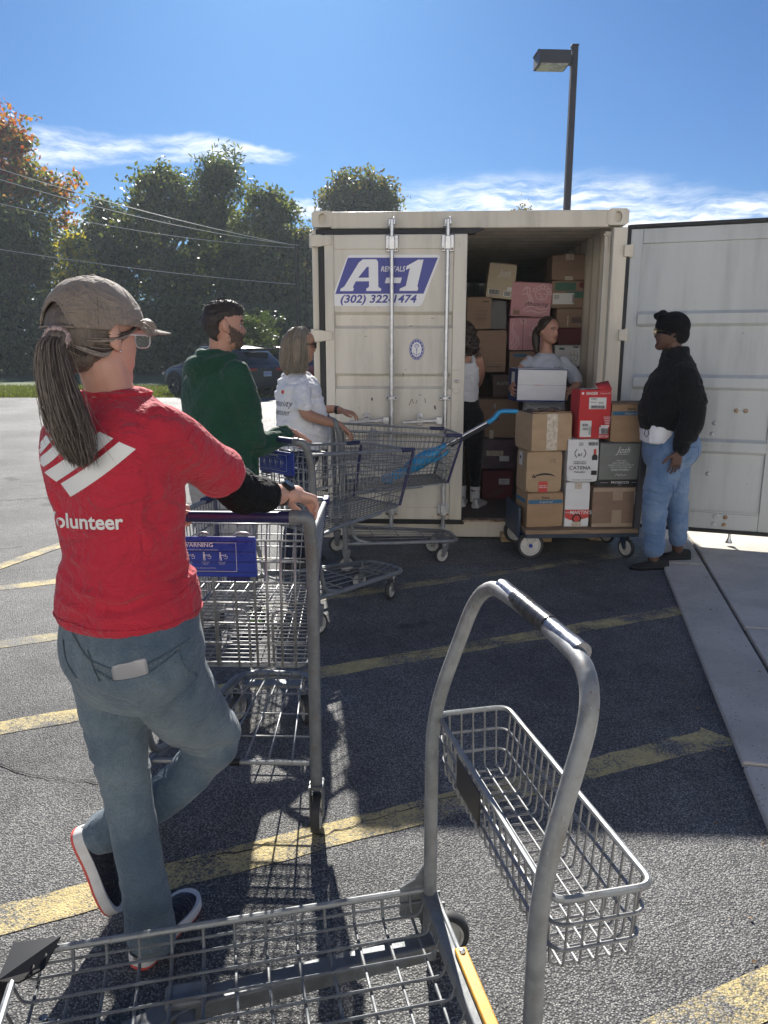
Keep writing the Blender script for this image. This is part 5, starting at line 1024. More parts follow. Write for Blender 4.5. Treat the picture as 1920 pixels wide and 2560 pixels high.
def wrinkle(scale, amp, seed=0, rot=None, sharp=1.0, mask=None):
    M3 = np.array(rot) if rot is not None else np.eye(3)
    def fn(co, nr):
        q = (co @ M3.T)*np.array(scale); n = fbm(q, 2, seed); n2 = fbm(q*1.7+7.3, 2, seed+50); r = .7*n-1.15*np.exp(-(n/.13)**2)*np.clip(.55+.9*n2, 0, 1.3)+.35*np.exp(-((np.abs(n)-.30)/.12)**2)
        k = amp*r
        if mask is not None: k = k*mask(co)
        return nr*k[:, None]
    return fn
def addf(*fs):
    return lambda co, nr: sum(f(co, nr) for f in fs)
def strands(mb, guides, count, r, seed, spread, n=4, mats=3, sub=4, wave=.0, taper=.35):
    """hair locks interpolated between guide polylines (all the same length)"""
    rd = random.Random(seed)
    for k in range(count):
        g1, g2 = rd.choice(guides), rd.choice(guides); t = rd.random(); ph = rd.uniform(0, 6.28)
        pts = []
        off = V((rd.gauss(0, 1), rd.gauss(0, 1), rd.gauss(0, .6)))*spread
        for i, (a, b) in enumerate(zip(g1, g2)):
            f = i/(len(g1)-1); q = V(a).lerp(V(b), t)+off*(.35+.65*f)
            if wave: q = q+V((math.sin(f*9+ph), math.cos(f*7+ph), 0))*wave*f
            pts.append(q)
        P = cr(pts, sub); m = len(P); L = rd.uniform(.82, 1.0); P = P[:max(4, int(m*L))]; m = len(P)
        rr = [r*rd.uniform(.7, 1.2)*(1-taper*(i/(m-1))**2) for i in range(m)]; rr[-1] *= .3
        mb.tube(P, rr, n, caps=False, mi=rd.randrange(mats))
    return mb
def region_face(Mh, rules):
    """rules: list of (material index, test on head-space coords)"""
    Mi = np.array(Mh.inverted())
    def fn(ce):
        h = np.c_[ce, np.ones(len(ce))] @ Mi.T; out = np.zeros(len(ce), dtype=np.int32)
        for rule in rules:
            idx, test = rule[:2]; jt = np.random.default_rng(5).normal(size=(len(h), 3))*(rule[2] if len(rule) > 2 else .0006); out[test(h[:, 0]+jt[:, 0], h[:, 1]+jt[:, 1], h[:, 2]+jt[:, 2])] = idx
        return out
    return fn
LIPS = lambda x, y, z: (np.abs(x) < .022) & (y > .078) & (z > -.0735) & (z < -.0525) & (np.abs(x) < .024-.9*np.maximum(0, np.abs(z+.062)-.004))
BROW = lambda x, y, z: (np.abs(np.abs(x)-.033) < .018) & (y > .055) & (np.abs(z-.0215+.12*np.abs(np.abs(x)-.03)) < .0042)
def eyes(root, Mh, iris=(.06, .035, .02), parts=True):
    we = bpy.data.materials.get('eye_white') or mat('eye_white', (.62, .60, .58), .2); ie = mat('iris', iris, .15)
    for s in (-1, 1):
        e = MB().ell(Mh @ V((s*.031, .0655, .001)), (.0108,)*3, None, 14, 10); o = build(e, 'eye', we, root, angle=0)
        build(MB().ell(Mh @ V((s*.031+.001, .0738, .001)), (.0056, .0042, .0056), None, 12, 8), 'iris', ie, o, angle=0)
        lid = MB().tube([Mh @ V((s*.031+a*.0145, .0775-.10*abs(a)**2*.06-.004*abs(a), .0065-.005*a*a)) for a in (-1, -.5, 0, .5, 1)], .0015, 5); build(lid, 'eyelash', M_BLACKC, o)
def glasses(root, Mh, mf, ml, wdt=.026, hgt=.019, dark=False, name='glasses'):
    g = MB(); lens = MB()
    for s in (-1, 1):
        ring = [(s*.033+wdt*math.copysign(abs(math.cos(a))**.7, math.cos(a)), .103-.10*abs(s*.033+wdt*math.cos(a))**1.5*3, .0+hgt*math.copysign(abs(math.sin(a))**.7, math.sin(a))) for a in [2*math.pi*k/20 for k in range(20)]]
        g.tube([Mh @ V(p) for p in ring], .0016 if not dark else .0022, 5, closed=True); c = Mh @ V((s*.033, .099, 0)); lens.add([c]+[Mh @ V(p) for p in ring], [(0, 1+k, 1+(k+1) % 20) for k in range(20)])
        g.tube([Mh @ V(p) for p in ((s*.058, .092, .006), (s*.075, .075, .007), (s*.0785, .0, .004), (s*.078, -.02, -.006))], .0018 if not dark else .0026, 5)
    g.tube([Mh @ V(p) for p in ((-.009, .103, .004), (0, .106, .006), (.009, .103, .004))], .0018, 5)
    o = build(g, name, mf, root); build(lens, 'lens', ml, o, angle=0); return o
M_LENS = mat('clear_lens', (.85, .9, .9), .03, trans=.95, alpha=.14); M_DLENS = mat('dark_lens', (.012, .014, .018), .06)
M_GOLD = mat('thin_gold', (.7, .5, .2), .25, metal=1.0)
# ---------------------------------------------------------------- person in the red shirt
base = V((-.62, 1.74, 0)); pr_ = empty('person', base, 0, 'person seen from behind in red volunteer shirt, cap and blue jeans', 'person')
def flatpoly(p): return MB().add([(x, y, 0) for x, y in p], [tuple(range(len(p)))])
def sh(mb): mb.v = [tuple(V(v)-base) for v in mb.v]; return mb
W = lambda *p: V(p)-base
SK1 = skin_mat('light_skin', (.50, .27, .20), (.56, .33, .255)); NAIL = mat('nail', (.55, .34, .30), .25)
Mh = frame_h(V((-.640, 1.722, 1.595))-base, 30, -3)
b = MB(); b.join(head_mb(.92), Mh); f, r = dirs(30)
limb(b, [W(-.632, 1.71, 1.54), W(-.622, 1.73, 1.47), W(-.62, 1.75, 1.40)], [.052, .054, .075])
torso(b, [(W(-.625, 1.745, z).x, W(-.625, 1.745, z).y, z, hw, hd) for z, hw, hd in ((.80, .14, .10), (.95, .15, .11), (1.08, .125, .09), (1.25, .120, .085), (1.34, .12, .08), (1.40, .08, .06), (1.46, .05, .05))], 30)
AR = [(-.515, 1.695, 1.375), (-.455, 1.785, 1.315), (-.385, 1.945, 1.205), (-.34, 2.05, 1.175), (-.288, 2.165, 1.150)]
limb(b, [W(*p) for p in AR], [.036, .040, .04, .037, .027])
limb(b, [W(-.275, 2.15, 1.152), W(-.262, 2.20, 1.145)], [.028, .027])
hand(b, W(-.282, 2.175, 1.150), (.62, .62, -.30), (.05, -.35, -1), (-.62, .55, .1), (28, 30, 20), .93, .12, (.75, .60, .35), each=((12, 18, 12), (30, 32, 20), (45, 40, 25), (58, 45, 30)), thumb_curl=14)
AL = [(-.735, 1.815, 1.375), (-.775, 1.93, 1.25), (-.76, 2.0, 1.15), (-.70, 2.07, 1.13), (-.655, 2.12, 1.12)]
limb(b, [W(*p) for p in AL], [.036, .040, .038, .033, .026]); hand(b, W(-.65, 2.125, 1.12), (.4, .6, -.1), (0, 0, -1), (.8, -.4, 0), (50, 60, 30), .93)
for pts in ([(-.69, 1.77, .85), (-.66, 1.745, .5), (-.605, 1.685, .09)], [(-.55, 1.71, .85), (-.475, 1.87, .51), (-.775, 1.84, .26)]): limb(b, [W(*p) for p in pts], [.048, .040, .032])
soft(b, 'body', [SK1, mat('lip_pink', (.45, .17, .15), .4)], pr_, .0036, 3, region=region_face(Mh, [(1, LIPS)]), angle=0)
# shirt
RED = cloth('red_jersey', (.47, .026, .048), .07, 420, .18)
s = MB()
torso(s, [(W(-.620, 1.745, z).x+dx, W(-.620, 1.745, z).y, z, hw, hd) for z, hw, hd, dx in ((.930, .168, .146, -.004), (.96, .169, .146, -.005), (1.02, .158, .138, -.004), (1.10, .149, .127, -.004), (1.18, .154, .125, -.008), (1.28, .170, .128, -.012), (1.36, .181, .122, -.012), (1.405, .170, .108, -.008), (1.440, .122, .086, .002), (1.465, .078, .070, .004), (1.480, .066, .062, .004))], 30, 32, 2.5)
limb(s, [W(-.508, 1.685, 1.392), W(-.472, 1.735, 1.352), W(-.430, 1.84, 1.285), W(-.415, 1.885, 1.262)], [.062, .066, .067, .072], 20)
limb(s, [W(-.745, 1.815, 1.392), W(-.772, 1.88, 1.33), W(-.782, 1.935, 1.24)], [.060, .062, .060], 20)
def folds(lines, Y, amp=1.0, back=True):
    """pressed folds: polylines given in picture-independent x,z of the garment's rear face"""
    def fn(co, nr):
        p = co[:, [0, 2]]; tot = np.zeros(len(co))
        for pts, w, a in lines:
            best = np.full(len(co), 9.0); tt = np.zeros(len(co)); n = len(pts)-1
            for i in range(n):
                A, B = np.array(pts[i]), np.array(pts[i+1]); d = B-A; t = np.clip(((p-A) @ d)/(d @ d), 0, 1); q = np.linalg.norm(p-(A+t[:, None]*d), axis=1); m = q < best; best = np.where(m, q, best); tt = np.where(m, (i+t)/n, tt)
            u = best/w; tot += a*(1-1.3*u*u)*np.exp(-u*u)*np.sin(np.pi*np.clip(tt, .04, .96))**.6
        return nr*(amp*tot*np.clip(.35-nr[:, 1] if back else 1, 0, 1))[:, None]
    return fn
L_ = lambda *ps: [(x-(-.62), z) for x, z in ps]
FOLDS = folds([(L_((-.77, 1.07), (-.69, 1.035), (-.58, 1.02), (-.48, 1.05)), .012, .010), (L_((-.58, 1.085), (-.52, 1.085), (-.46, 1.11)), .011, .008), (L_((-.57, 1.055), (-.50, 1.06), (-.45, 1.075)), .009, .007), (L_((-.76, 1.005), (-.68, .985), (-.60, .985)), .013, .009), (L_((-.66, .975), (-.56, .985), (-.47, 1.01)), .011, .008),
  (L_((-.76, 1.12), (-.70, 1.10), (-.63, 1.10)), .012, .006), (L_((-.49, 1.30), (-.50, 1.24), (-.47, 1.19)), .012, .009), (L_((-.52, 1.27), (-.54, 1.20), (-.52, 1.13)), .011, .006), (L_((-.60, 1.44), (-.53, 1.43), (-.47, 1.40)), .012, .005), (L_((-.48, 1.38), (-.46, 1.34), (-.43, 1.31)), .010, .006), (L_((-.45, 1.39), (-.43, 1.35), (-.41, 1.32)), .008, .005), (L_((-.78, 1.27), (-.74, 1.20), (-.74, 1.13)), .012, .006)], 3.2)
# slanted hem folds and a few draped tucks
hem = lambda co: np.clip((1.22-co[:, 2])/.14, 0, 1)*np.clip((co[:, 2]-.936)/.03, 0, 1)
tilt = [[math.cos(.35), 0, math.sin(.35)], [0, 1, 0], [-math.sin(.35), 0, math.cos(.35)]]
shirt = soft(s, 'shirt', RED, pr_, .0062, 3, disp=addf(wrinkle((2.4, 2.4, 9), .013, 3, tilt, mask=hem), wrinkle((4, 4, 7), .0040, 5, tilt), wrinkle((2.2, 2.2, 3.2), .007, 9), FOLDS))
bv = bvh_of(shirt)
# hem, collar and sleeve edges
def rim_loop(o, zlev, rad, m, name, bvh, cx, cy, rmax=.35, tiltx=0.0, n=64, out=.002):
    pts = []
    for k in range(n):
        a = 2*math.pi*k/n; d = V((math.cos(a), math.sin(a), 0)); hit, nr, i, dist = bvh.ray_cast(V((cx, cy, zlev))+d*rmax, -d, rmax)
        if hit is not None: pts.append(hit+d*out)
    return build(MB().tube(pts, rad, 5, closed=True), name, m, o)
rim_loop(shirt, .952, .0022, RED, 'hem_seam', bv, -.012, .005); 
rim_loop(shirt, 1.470, .006, RED, 'collar_rib', bv, .0, .006, .2)
# back print: flag strips and the word, laid on the cloth
cdir = V((-.30, .94, -.10)); ux = V((.953, .30, 0)).normalized(); uy = V((0, .06, 1)).normalized(); k_ = .000445
org = W(-.682, 1.60, 1.330)
WP = mat('white_shirt_print', (.74, .74, .73), .55)
pt = lambda *ps: [((x-420)*k_, -(y-1080)*k_) for x, y in ps]
def curve_strip(a, b, c, d, bow=14):
    # a-b upper edge, d-c lower edge; edges bow slightly
    up = [(a[0]+(b[0]-a[0])*t, a[1]+(b[1]-a[1])*t+bow*math.sin(math.pi*t)) for t in [i/8 for i in range(9)]]; dn = [(d[0]+(c[0]-d[0])*t, d[1]+(c[1]-d[1])*t+bow*math.sin(math.pi*t)) for t in [i/8 for i in range(9)]]
    return pt(*(up+dn[::-1]))
for quad in (((374, 1190), (668, 988), (743, 1026), (420, 1256)), ((288, 1136), (580, 937), (643, 971), (352, 1181)), ((240, 1072), (375, 976), (414, 1003), (286, 1108)), ((200, 1040), (310, 946), (348, 966), (226, 1070)), ((305, 921), (345, 903), (470, 972), (430, 990)), ((370, 893), (402, 884), (520, 952), (485, 968))):
    build(drape(flatpoly(curve_strip(*quad, bow=10 if quad[0][0] < 300 or quad[0][1] > 1100 else 0)), bv, (org, ux, uy, cdir), .0026, 5, .012), 'flag_stripe', WP, shirt, angle=0)
vt = text_mb('Volunteer', .048, bold=.024, xs=.90); vt.v = [(x+(466-420)*k_, y-(1385-1080)*k_, 0) for x, y, z in vt.v]
build(drape(vt, bv, (org, ux, uy, cdir), .0030, 4, .010), 'back_lettering', WP, shirt, angle=0)
# black undersleeve
BLK = cloth('black_knit', (.006, .0065, .008), .2, 300, .2, sheen=0)
s = MB(); limb(s, [W(-.435, 1.83, 1.287), W(-.405, 1.895, 1.245), W(-.375, 1.965, 1.195), W(-.350, 2.025, 1.178), W(-.333, 2.063, 1.170)], [.046, .055, .056, .053, .050], 20)
soft(s, 'undersleeve', BLK, pr_, .005, 2, disp=addf(wrinkle((14, 14, 14), .004, 2), wrinkle((5, 22, 10), .003, 7)))
# watch
wd = (V((-.282, 2.175, 1.150))-V((-.34, 2.05, 1.175))).normalized(); wc = W(-.296, 2.147, 1.1535)
wt_ = build(MB().lathe([(.0285, -.011), (.0325, -.011), (.0325, .011), (.0285, .011)], wc, wd, 28), 'watch', M_BLACKP, pr_)
sd = wd.cross(V((0, 0, 1))).normalized(); upw = (sd*.55+sd.cross(wd)*.85).normalized()
build(MB().lathe([(0, -.004), (.020, -.004), (.022, 0), (.022, .006), (.019, .009), (0, .009)], wc+upw*.031, upw, 24), 'watch_case', M_BLACKP, wt_); build(MB().lathe([(0, 0), (.0165, 0), (.0165, .001), (0, .001)], wc+upw*.0405, upw, 24), 'watch_face', M_DLENS, wt_)
# jeans
DEN = denim('faded_denim', (.072, .110, .150), (.165, .210, .240))
j = MB(); torso(j, [(W(-.632, 1.745, z).x+dx, W(-.632, 1.745, z).y+dy, z, hw, hd) for z, hw, hd, dx, dy in ((.72, .135, .10, .01, 0), (.765, .160, .125, .012, 0), (.82, .178, .144, .012, -.004), (.88, .178, .146, .012, -.004), (.95, .164, .135, .012, 0), (1.0, .15, .12, .012, 0))], 30, 32, 2.4)
limb(j, [W(-.695, 1.775, .84), W(-.688, 1.765, .71), W(-.672, 1.748, .52), W(-.655, 1.735, .40), W(-.628, 1.712, .22), W(-.612, 1.694, .115), W(-.608, 1.690, .070)], [.095, .088, .068, .060, .058, .064, .069], 22)
limb(j, [W(-.552, 1.715, .83), W(-.520, 1.785, .68), W(-.478, 1.865, .555), W(-.470, 1.880, .508), W(-.502, 1.888, .462), W(-.60, 1.868, .365), W(-.735, 1.845, .285), W(-.772, 1.840, .262)], [.104, .098, .080, .073, .064, .058, .057, .061], 22)
knee = lambda co: np.exp(-((co[:, 2]-.52)/.10)**2)*.9+np.clip((.28-co[:, 2])/.15, 0, 1)*.9+.18
def crease(co, nr):
    # gathers behind the bent knee and above the hem
    p = co+np.array(base); d = np.exp(-((p[:, 0]+.52)/.05)**2-((p[:, 2]-.515)/.05)**2)*(p[:, 1] < 1.9)
    return nr*(-.010*d*(np.sin(p[:, 2]*190+p[:, 0]*60)*.5+.5))[:, None]
jeans = soft(j, 'jeans', DEN, pr_, .0062, 3, disp=addf(wrinkle((4, 4, 12), .0085, 12, mask=knee), wrinkle((6, 6, 3), .0035, 14), crease))
jb = bvh_of(jeans); ST = mat('denim_stitch', (.20, .205, .19), .8); DEN2 = denim('dark_denim_seam', (.045, .07, .10), (.075, .105, .13))
pdir = V((.12, .98, .06)); pux = V((.99, -.12, 0)); puy = V((0, 0, 1)); porg = W(-.560, 1.60, .815); q_ = .00107
pk = lambda *ps: [((x-305)*q_, -(y-1480)*q_) for x, y in ps]
pocket = pk((220, 1438), (262, 1458), (330, 1447), (380, 1416), (396, 1508), (342, 1546), (300, 1532))
build(drape(flatpoly(pocket), jb, (porg, pux, puy, pdir), .0060, 5, .014), 'back_pocket', DEN, jeans, angle=0)
def seam(path, name='stitching', off=.004, rad=.0011, m=ST, dash=True, fr=None, bv_=None):
    o_, a_, b_, d_ = fr or (porg, pux, puy, pdir); bv_ = bv_ or jb; P = []; mb = MB()
    for (x0, y0), (x1, y1) in zip(path, path[1:]):
        n = max(2, int(math.dist((x0, y0), (x1, y1))/.0045))
        for i in range(n): t = i/n; P.append((x0+(x1-x0)*t, y0+(y1-y0)*t))
    H = []
    for x, y in P:
        hit, nr, i, dd = bv_.ray_cast(o_+a_*x+b_*y-d_*.4, d_, .9); H.append(hit-d_*off if hit is not None else None)
    for i in range(0, len(H)-1, 2 if dash else 1):
        if H[i] is not None and H[i+1] is not None and (H[i]-H[i+1]).length < .02: mb.tube([H[i], H[i+1]], rad, 4)
    return build(mb, name, m, jeans)
inset = lambda poly, k: [(x*k+sum(p[0] for p in poly)/len(poly)*(1-k), y*k+sum(p[1] for p in poly)/len(poly)*(1-k)) for x, y in poly]
seam(inset(pocket+pocket[:1], .95)); seam(pocket+pocket[:1], 'pocket_edge', .0038, .0016, DEN2, False); seam(pk((223, 1449), (262, 1469), (330, 1458), (380, 1428)))
seam(pk((150, 1375), (200, 1420), (260, 1432), (330, 1425), (400, 1400), (430, 1385)), 'yoke_seam', .002, .0016, DEN2, False); seam(pk((150, 1382), (200, 1427), (260, 1439), (330, 1432), (400, 1407), (430, 1392)), off=.0015)
seam(pk((408, 1395), (440, 1480), (470, 1560), (490, 1620)), 'side_seam', .002, .0022, DEN2, False); seam(pk((198, 1400), (215, 1440), (228, 1470)), 'centre_seam', .002, .0018, DEN2, False); seam(pk((120, 1400), (128, 1440), (160, 1480)), 'pocket_edge', .002, .0018, DEN2, False)
prr = rounded([((x-305)*q_, -(y-1480)*q_) for x, y in ((258, 1424), (330, 1408), (338, 1490), (266, 1500))], .012)
ph = build(drape(flatpoly(prr), jb, (porg, pux, puy, pdir), .0042, 5, .012), 'phone', mat('phone_case', (.33, .33, .34), .3, metal=.2), pr_, angle=0); solid(ph, .004, 1)
# shoes
NAVYS = cloth('navy_mesh_upper', (.018, .02, .035), .3, 200, .4); SOLE = mat('white_foam_sole', (.66, .65, .64), .6, var=.08, vscale=30); CORAL = mat('coral_outsole', (.62, .09, .07), .6)
shoe(pr_, W(-.640, 1.648, 0), (.32, .94, 0), (0, 0, 1), .262, (NAVYS, SOLE, CORAL), wide=1.05, sole=.036)
o = shoe(pr_, W(-.860, 1.842, .268), (.34, -.06, -.90), (.90, .05, .34), .262, (NAVYS, SOLE, CORAL), wide=1.05, sole=.036)
# hair, tie, cap, glasses
HA = [hair_mat('ash_brown_hair', (.075, .058, .048), (.14, .11, .09)), hair_mat('light_streak_hair', (.22, .18, .15), (.34, .29, .25)), hair_mat('dark_brown_hair', (.03, .022, .02), (.06, .045, .038))]
hb_ = MB(); hm = MB()
hm.join(MB().ell((0, -.036, .012), (.0765, .080, .088), None, 24, 16), Mh); hm.join(MB().ell((0, -.062, -.046), (.052, .042, .038), None, 20, 12), Mh)
tie = Mh @ V((.020, -.114, -.012)); hm.join(MB().ell(tie, (.028, .028, .026)))
hair = soft(hm, 'hair', HA[0], pr_, .006, 3, disp=wrinkle((60, 60, 8), .003, 3))
gd_ = []
for k in range(14):
    a = 2*math.pi*k/14; o1 = V((math.cos(a)*.017, math.sin(a)*.017, 0)); o2 = V((math.cos(a)*.036, math.sin(a)*.028, 0)); o3 = V((math.cos(a)*.030, math.sin(a)*.022, 0)); o4 = V((math.cos(a)*.010, math.sin(a)*.010, 0))
    gd_.append([tie+o1*.8+V((0, -.0, .005)), tie+o1*1.2+V((-.005, -.03, -.012)), tie+o2*.85+V((.004, -.045, -.085)), tie+o2+V((.022, -.048, -.16)), tie+o3+V((.034, -.046, -.215)), tie+o4+V((.045, -.040, -.268+random.uniform(-.01, .01)))])
mbp = MB(); strands(mbp, gd_, 2900, .00075, 5, .0065, 3, 3, 4, .005); strands(mbp, gd_, 70, .0006, 6, .020, 3, 3, 4, .012); build(mbp, 'ponytail', HA, pr_, angle=0, kind='stuff')
core = MB(); limb(core, [tie, tie+V((0, -.03, -.02)), tie+V((.004, -.042, -.085)), tie+V((.022, -.044, -.16)), tie+V((.034, -.042, -.21))], [.016, .018, .026, .026, .016], 14); soft(core, 'ponytail_core', HA[2], pr_, .006, 2)
sm_ = MB(); nape = []
for k in range(9):
    x = -.06+k*.015; nape.append([Mh @ V(p) for p in ((x*1.15, -.085, -.045), (x*.7, -.105, -.03), (x*.25, -.122, -.015), (0, -.13, -.012))])
strands(sm_, nape, 150, .0016, 8, .006, 4, 3, 3); side = [[Mh @ V(p) for p in ((.070, .045, .02), (.076, .02, .005), (.078, -.03, -.01), (.05, -.09, -.012))], [Mh @ V(p) for p in ((.066, .06, .03), (.074, .03, .012), (.077, -.02, .0), (.05, -.09, -.0))], [Mh @ V(p) for p in ((.07, -.03, -.04), (.068, -.05, -.045), (.055, -.08, -.035), (.02, -.11, -.015))]]
strands(sm_, side, 120, .0016, 9, .004, 4, 3, 3); build(sm_, 'loose_hair', HA, pr_, angle=0, kind='stuff')
wsp = MB(); strands(wsp, [[Mh @ V(p) for p in ((.066, .055, .035), (.072, .085, .04), (.07, .10, .025), (.066, .095, .005))], [Mh @ V(p) for p in ((.068, .05, .03), (.08, .06, .035), (.085, .075, .02), (.08, .085, .0))]], 26, .0011, 4, .006, 4, 1); build(wsp, 'stray_hair', HA[1], pr_, angle=0, kind='stuff')
sc_ = MB(); 
for k in range(16): a = 2*math.pi*k/16; sc_.ell(tie+V((math.cos(a)*.024, -.012+.004*math.sin(3*a), math.sin(a)*.020)), (.0072, .0072, .0072), None, 8, 6)
build(sc_, 'hair_tie', mat('beaded_tie', (.36, .27, .25), .4, var=.4, vscale=200), pr_, angle=0)
CAPM = cloth('khaki_cotton', (.205, .168, .138), .12, 300, .3, col2=(.27, .225, .19))
CAPD = cloth('khaki_seam', (.12, .095, .078), .1, 300, .2)
cap = MB(); nu, nv = 72, 22; vs = []; keep = []
def dome(t, ph, g=1.0): return V((.0885*g*math.sin(t)*math.cos(ph), -.006+.1145*g*math.sin(t)*math.sin(ph), .026+.100*g*math.cos(t)-.012*(math.sin(ph) < -.2)*(math.sin(t)**6)))
for i in range(nv+1):
    t = .001+(R(92)-.001)*i/nv
    for k_i in range(nu): vs.append(Mh @ dome(t, 2*math.pi*k_i/nu, 1+.010*math.sin(3*2*math.pi*k_i/nu+1)*(i/nv)+.010*float(vnoise([[k_i*.35, i*.5, 0]], 4)[0])+.020*(abs(math.sin(3*2*math.pi*(k_i/nu-.25)))**.5-.7)*min(1, i/6)))
fs = []
for i in range(nv):
    for k_i in range(nu):
        tm = R(92)*(i+.5)/nv; pm = 2*math.pi*(k_i+.5)/nu-1.5*math.pi; x_ = pm*.088; zz = 92*(i+.5)/nv
        if abs(pm) < R(33) and math.sin(tm) > 0 and zz > 62+26*(abs(pm)/R(33))**2.2 and zz < 90: continue
        fs.append((i*nu+k_i, (i+1)*nu+k_i, (i+1)*nu+(k_i+1) % nu, i*nu+(k_i+1) % nu))
cap.add(vs, fs); cp = build(cap, 'cap', CAPM, pr_, angle=0); solid(cp, .003, 1)
br = MB(); vs = []; nb, mbk = 17, 8
for i in range(nb):
    s_ = -1+2*i/(nb-1); ph = R(90)-s_*R(60)
    for q in range(mbk):
        t = q/(mbk-1); p0 = dome(R(91), ph); ext = .092*math.sqrt(max(0, 1-.985*s_*s_))*t; p1 = p0+V((.012*s_*t, ext, +.002*t-.012*t*s_*s_-.006*t*t)); vs.append(Mh @ p1)
br.add(vs, [(i*mbk+q, (i+1)*mbk+q, (i+1)*mbk+q+1, i*mbk+q+1) for i in range(nb-1) for q in range(mbk-1)]); brm = build(br, 'brim', CAPM, cp, angle=0); solid(brm, .0035, 0)
for k_i in range(6):
    ph = R(90)+k_i*R(60)+R(30 if False else 0); pts = [Mh @ dome(R(t), ph, 1.006) for t in range(2, 62 if k_i == 3 else 91, 4)]; [build(MB().tube([p+Mh.to_3x3() @ V((math.sin(ph)*e_, -math.cos(ph)*e_, 0)) for p in pts], .0013, 4), 'cap_seam', CAPD, cp) for e_ in (-.004, .004)]
build(MB().ell(Mh @ V((0, -.006, .129)), (.008, .008, .004), None, 12, 8), 'cap_button', CAPM, cp)
arch = [Mh @ dome(R(62+26*(abs(a)/33)**2.2), R(270+a), 1.012) for a in range(-33, 34, 3)]; build(MB().tube(arch, .0032, 5), 'cap_arch', CAPM, cp); build(MB().tube([Mh @ dome(R(91), R(270+a), 1.01) for a in range(-36, 37, 4)], .007, 6, flat=.35, ref=(0, 0, 1)), 'cap_strap', CAPM, cp)
build(MB().box(Mh @ V((.079, -.035, .03)), (.003, .010, .018), Mh.to_3x3()), 'cap_tag', M_BLACKP, cp)
for a in (55, 125, 235, 305, 0, 180): build(MB().ell(Mh @ dome(R(38), R(a), 1.004), (.003, .003, .003), None, 8, 6), 'eyelet', CAPM, cp)
glasses(pr_, Mh, mat('white_frame', (.62, .63, .64), .3), M_LENS, .027, .020)
build(MB().ell(Mh @ V((.079, -.004, -.033)), (.0028, .0028, .0028), None, 10, 8), 'earring', M_STEEL, pr_)
# ---------------------------------------------------------------- person in the green hoodie
def person(label, b_): 
    global base
    base = V(b_); return empty('person', base, 0, label, 'person')
BEARD = lambda x, y, z: (y > .004) & (z < .004-.66*(y-.004)) & (z > -.135) & ~((np.abs(x) < .020) & (z > -.072) & (z < -.053) & (y > .07)) & ~((y < .03) & (z < -.085)) | ((np.abs(x) < .027) & (y > .07) & (z > -.054) & (z < -.043))
pg = person('bearded person in a dark green hoodie pushing the middle shopping cart', (-.86, 4.02, 0))
SK2 = skin_mat('warm_skin', (.42, .22, .155), (.48, .265, .195)); BRD = mat('beard_stubble', (.085, .056, .043), .8, var=.3, vscale=120, bump=.5, bscale=300); LIP2 = mat('lip_brown', (.34, .14, .12), .45); BRW = mat('brow_dark', (.025, .018, .015), .8)
Mh = frame_h(W(-.822, 4.0, 1.682), 66, 3, 0, 1.05)
b = MB(); b.join(head_mb(1.08), Mh); limb(b, [W(-.845, 3.99, 1.62), W(-.855, 4.0, 1.53), W(-.87, 4.02, 1.44)], [.058, .060, .08])
torso(b, [(W(-.88, 4.03, z).x, W(-.88, 4.03, z).y, z, hw, hd) for z, hw, hd in ((.85, .14, .10), (1.05, .15, .11), (1.25, .17, .11), (1.42, .15, .09), (1.50, .07, .06))], 48)
limb(b, [W(-.735, 3.89, 1.43), W(-.69, 3.94, 1.20), W(-.675, 3.99, 1.075), W(-.60, 4.08, 1.09), W(-.525, 4.165, 1.115)], [.05, .045, .042, .036, .028])
hand(b, W(-.520, 4.17, 1.118), (.55, .45, -.35), (-.2, -.3, -1), (.3, -.75, .1), (55, 60, 35), 1.0)
limb(b, [W(-1.02, 4.18, 1.43), W(-.98, 4.26, 1.2), W(-.93, 4.30, 1.09), W(-.80, 4.33, 1.11)], [.05, .045, .042, .028]); hand(b, W(-.79, 4.33, 1.115), (.7, .1, -.3), (0, 0, -1), (0, .8, 0), (55, 60, 35))
for pts in ([(-.80, 3.96, .88), (-.795, 3.98, .48), (-.82, 3.99, .09)], [(-.96, 4.10, .88), (-.97, 4.14, .48), (-1.0, 4.12, .09)]): limb(b, [W(*p) for p in pts], [.06, .045, .035])
soft(b, 'body', [SK2, LIP2, BRD, BRW], pg, .0052, 2, region=region_face(Mh, [(2, BEARD, .0035), (1, LIPS), (3, BROW, .0012)])); eyes(pg, Mh)
GRN = cloth('dark_green_fleece', (.012, .060, .036), .14, 200, .3)
s = MB(); torso(s, [(W(-.885, 4.03, z).x, W(-.885, 4.03, z).y, z, hw, hd) for z, hw, hd in ((.86, .205, .160), (.90, .222, .175), (1.02, .225, .175), (1.18, .222, .165), (1.32, .225, .158), (1.42, .205, .135), (1.475, .14, .11), (1.50, .095, .09))], 48, 30, 2.5)
limb(s, [W(-.755, 3.885, 1.425), W(-.715, 3.90, 1.28), W(-.690, 3.945, 1.12), W(-.672, 3.99, 1.075), W(-.61, 4.065, 1.085), W(-.545, 4.14, 1.108)], [.088, .082, .074, .070, .062, .050], 20)
limb(s, [W(-1.03, 4.18, 1.42), W(-1.0, 4.26, 1.22), W(-.95, 4.30, 1.10), W(-.82, 4.33, 1.105)], [.085, .078, .068, .05], 18)
hood = [W(-.775, 3.925, 1.520), W(-.845, 3.905, 1.500), W(-.935, 3.925, 1.475), W(-.985, 4.00, 1.470), W(-.965, 4.08, 1.490), W(-.90, 4.13, 1.515)]
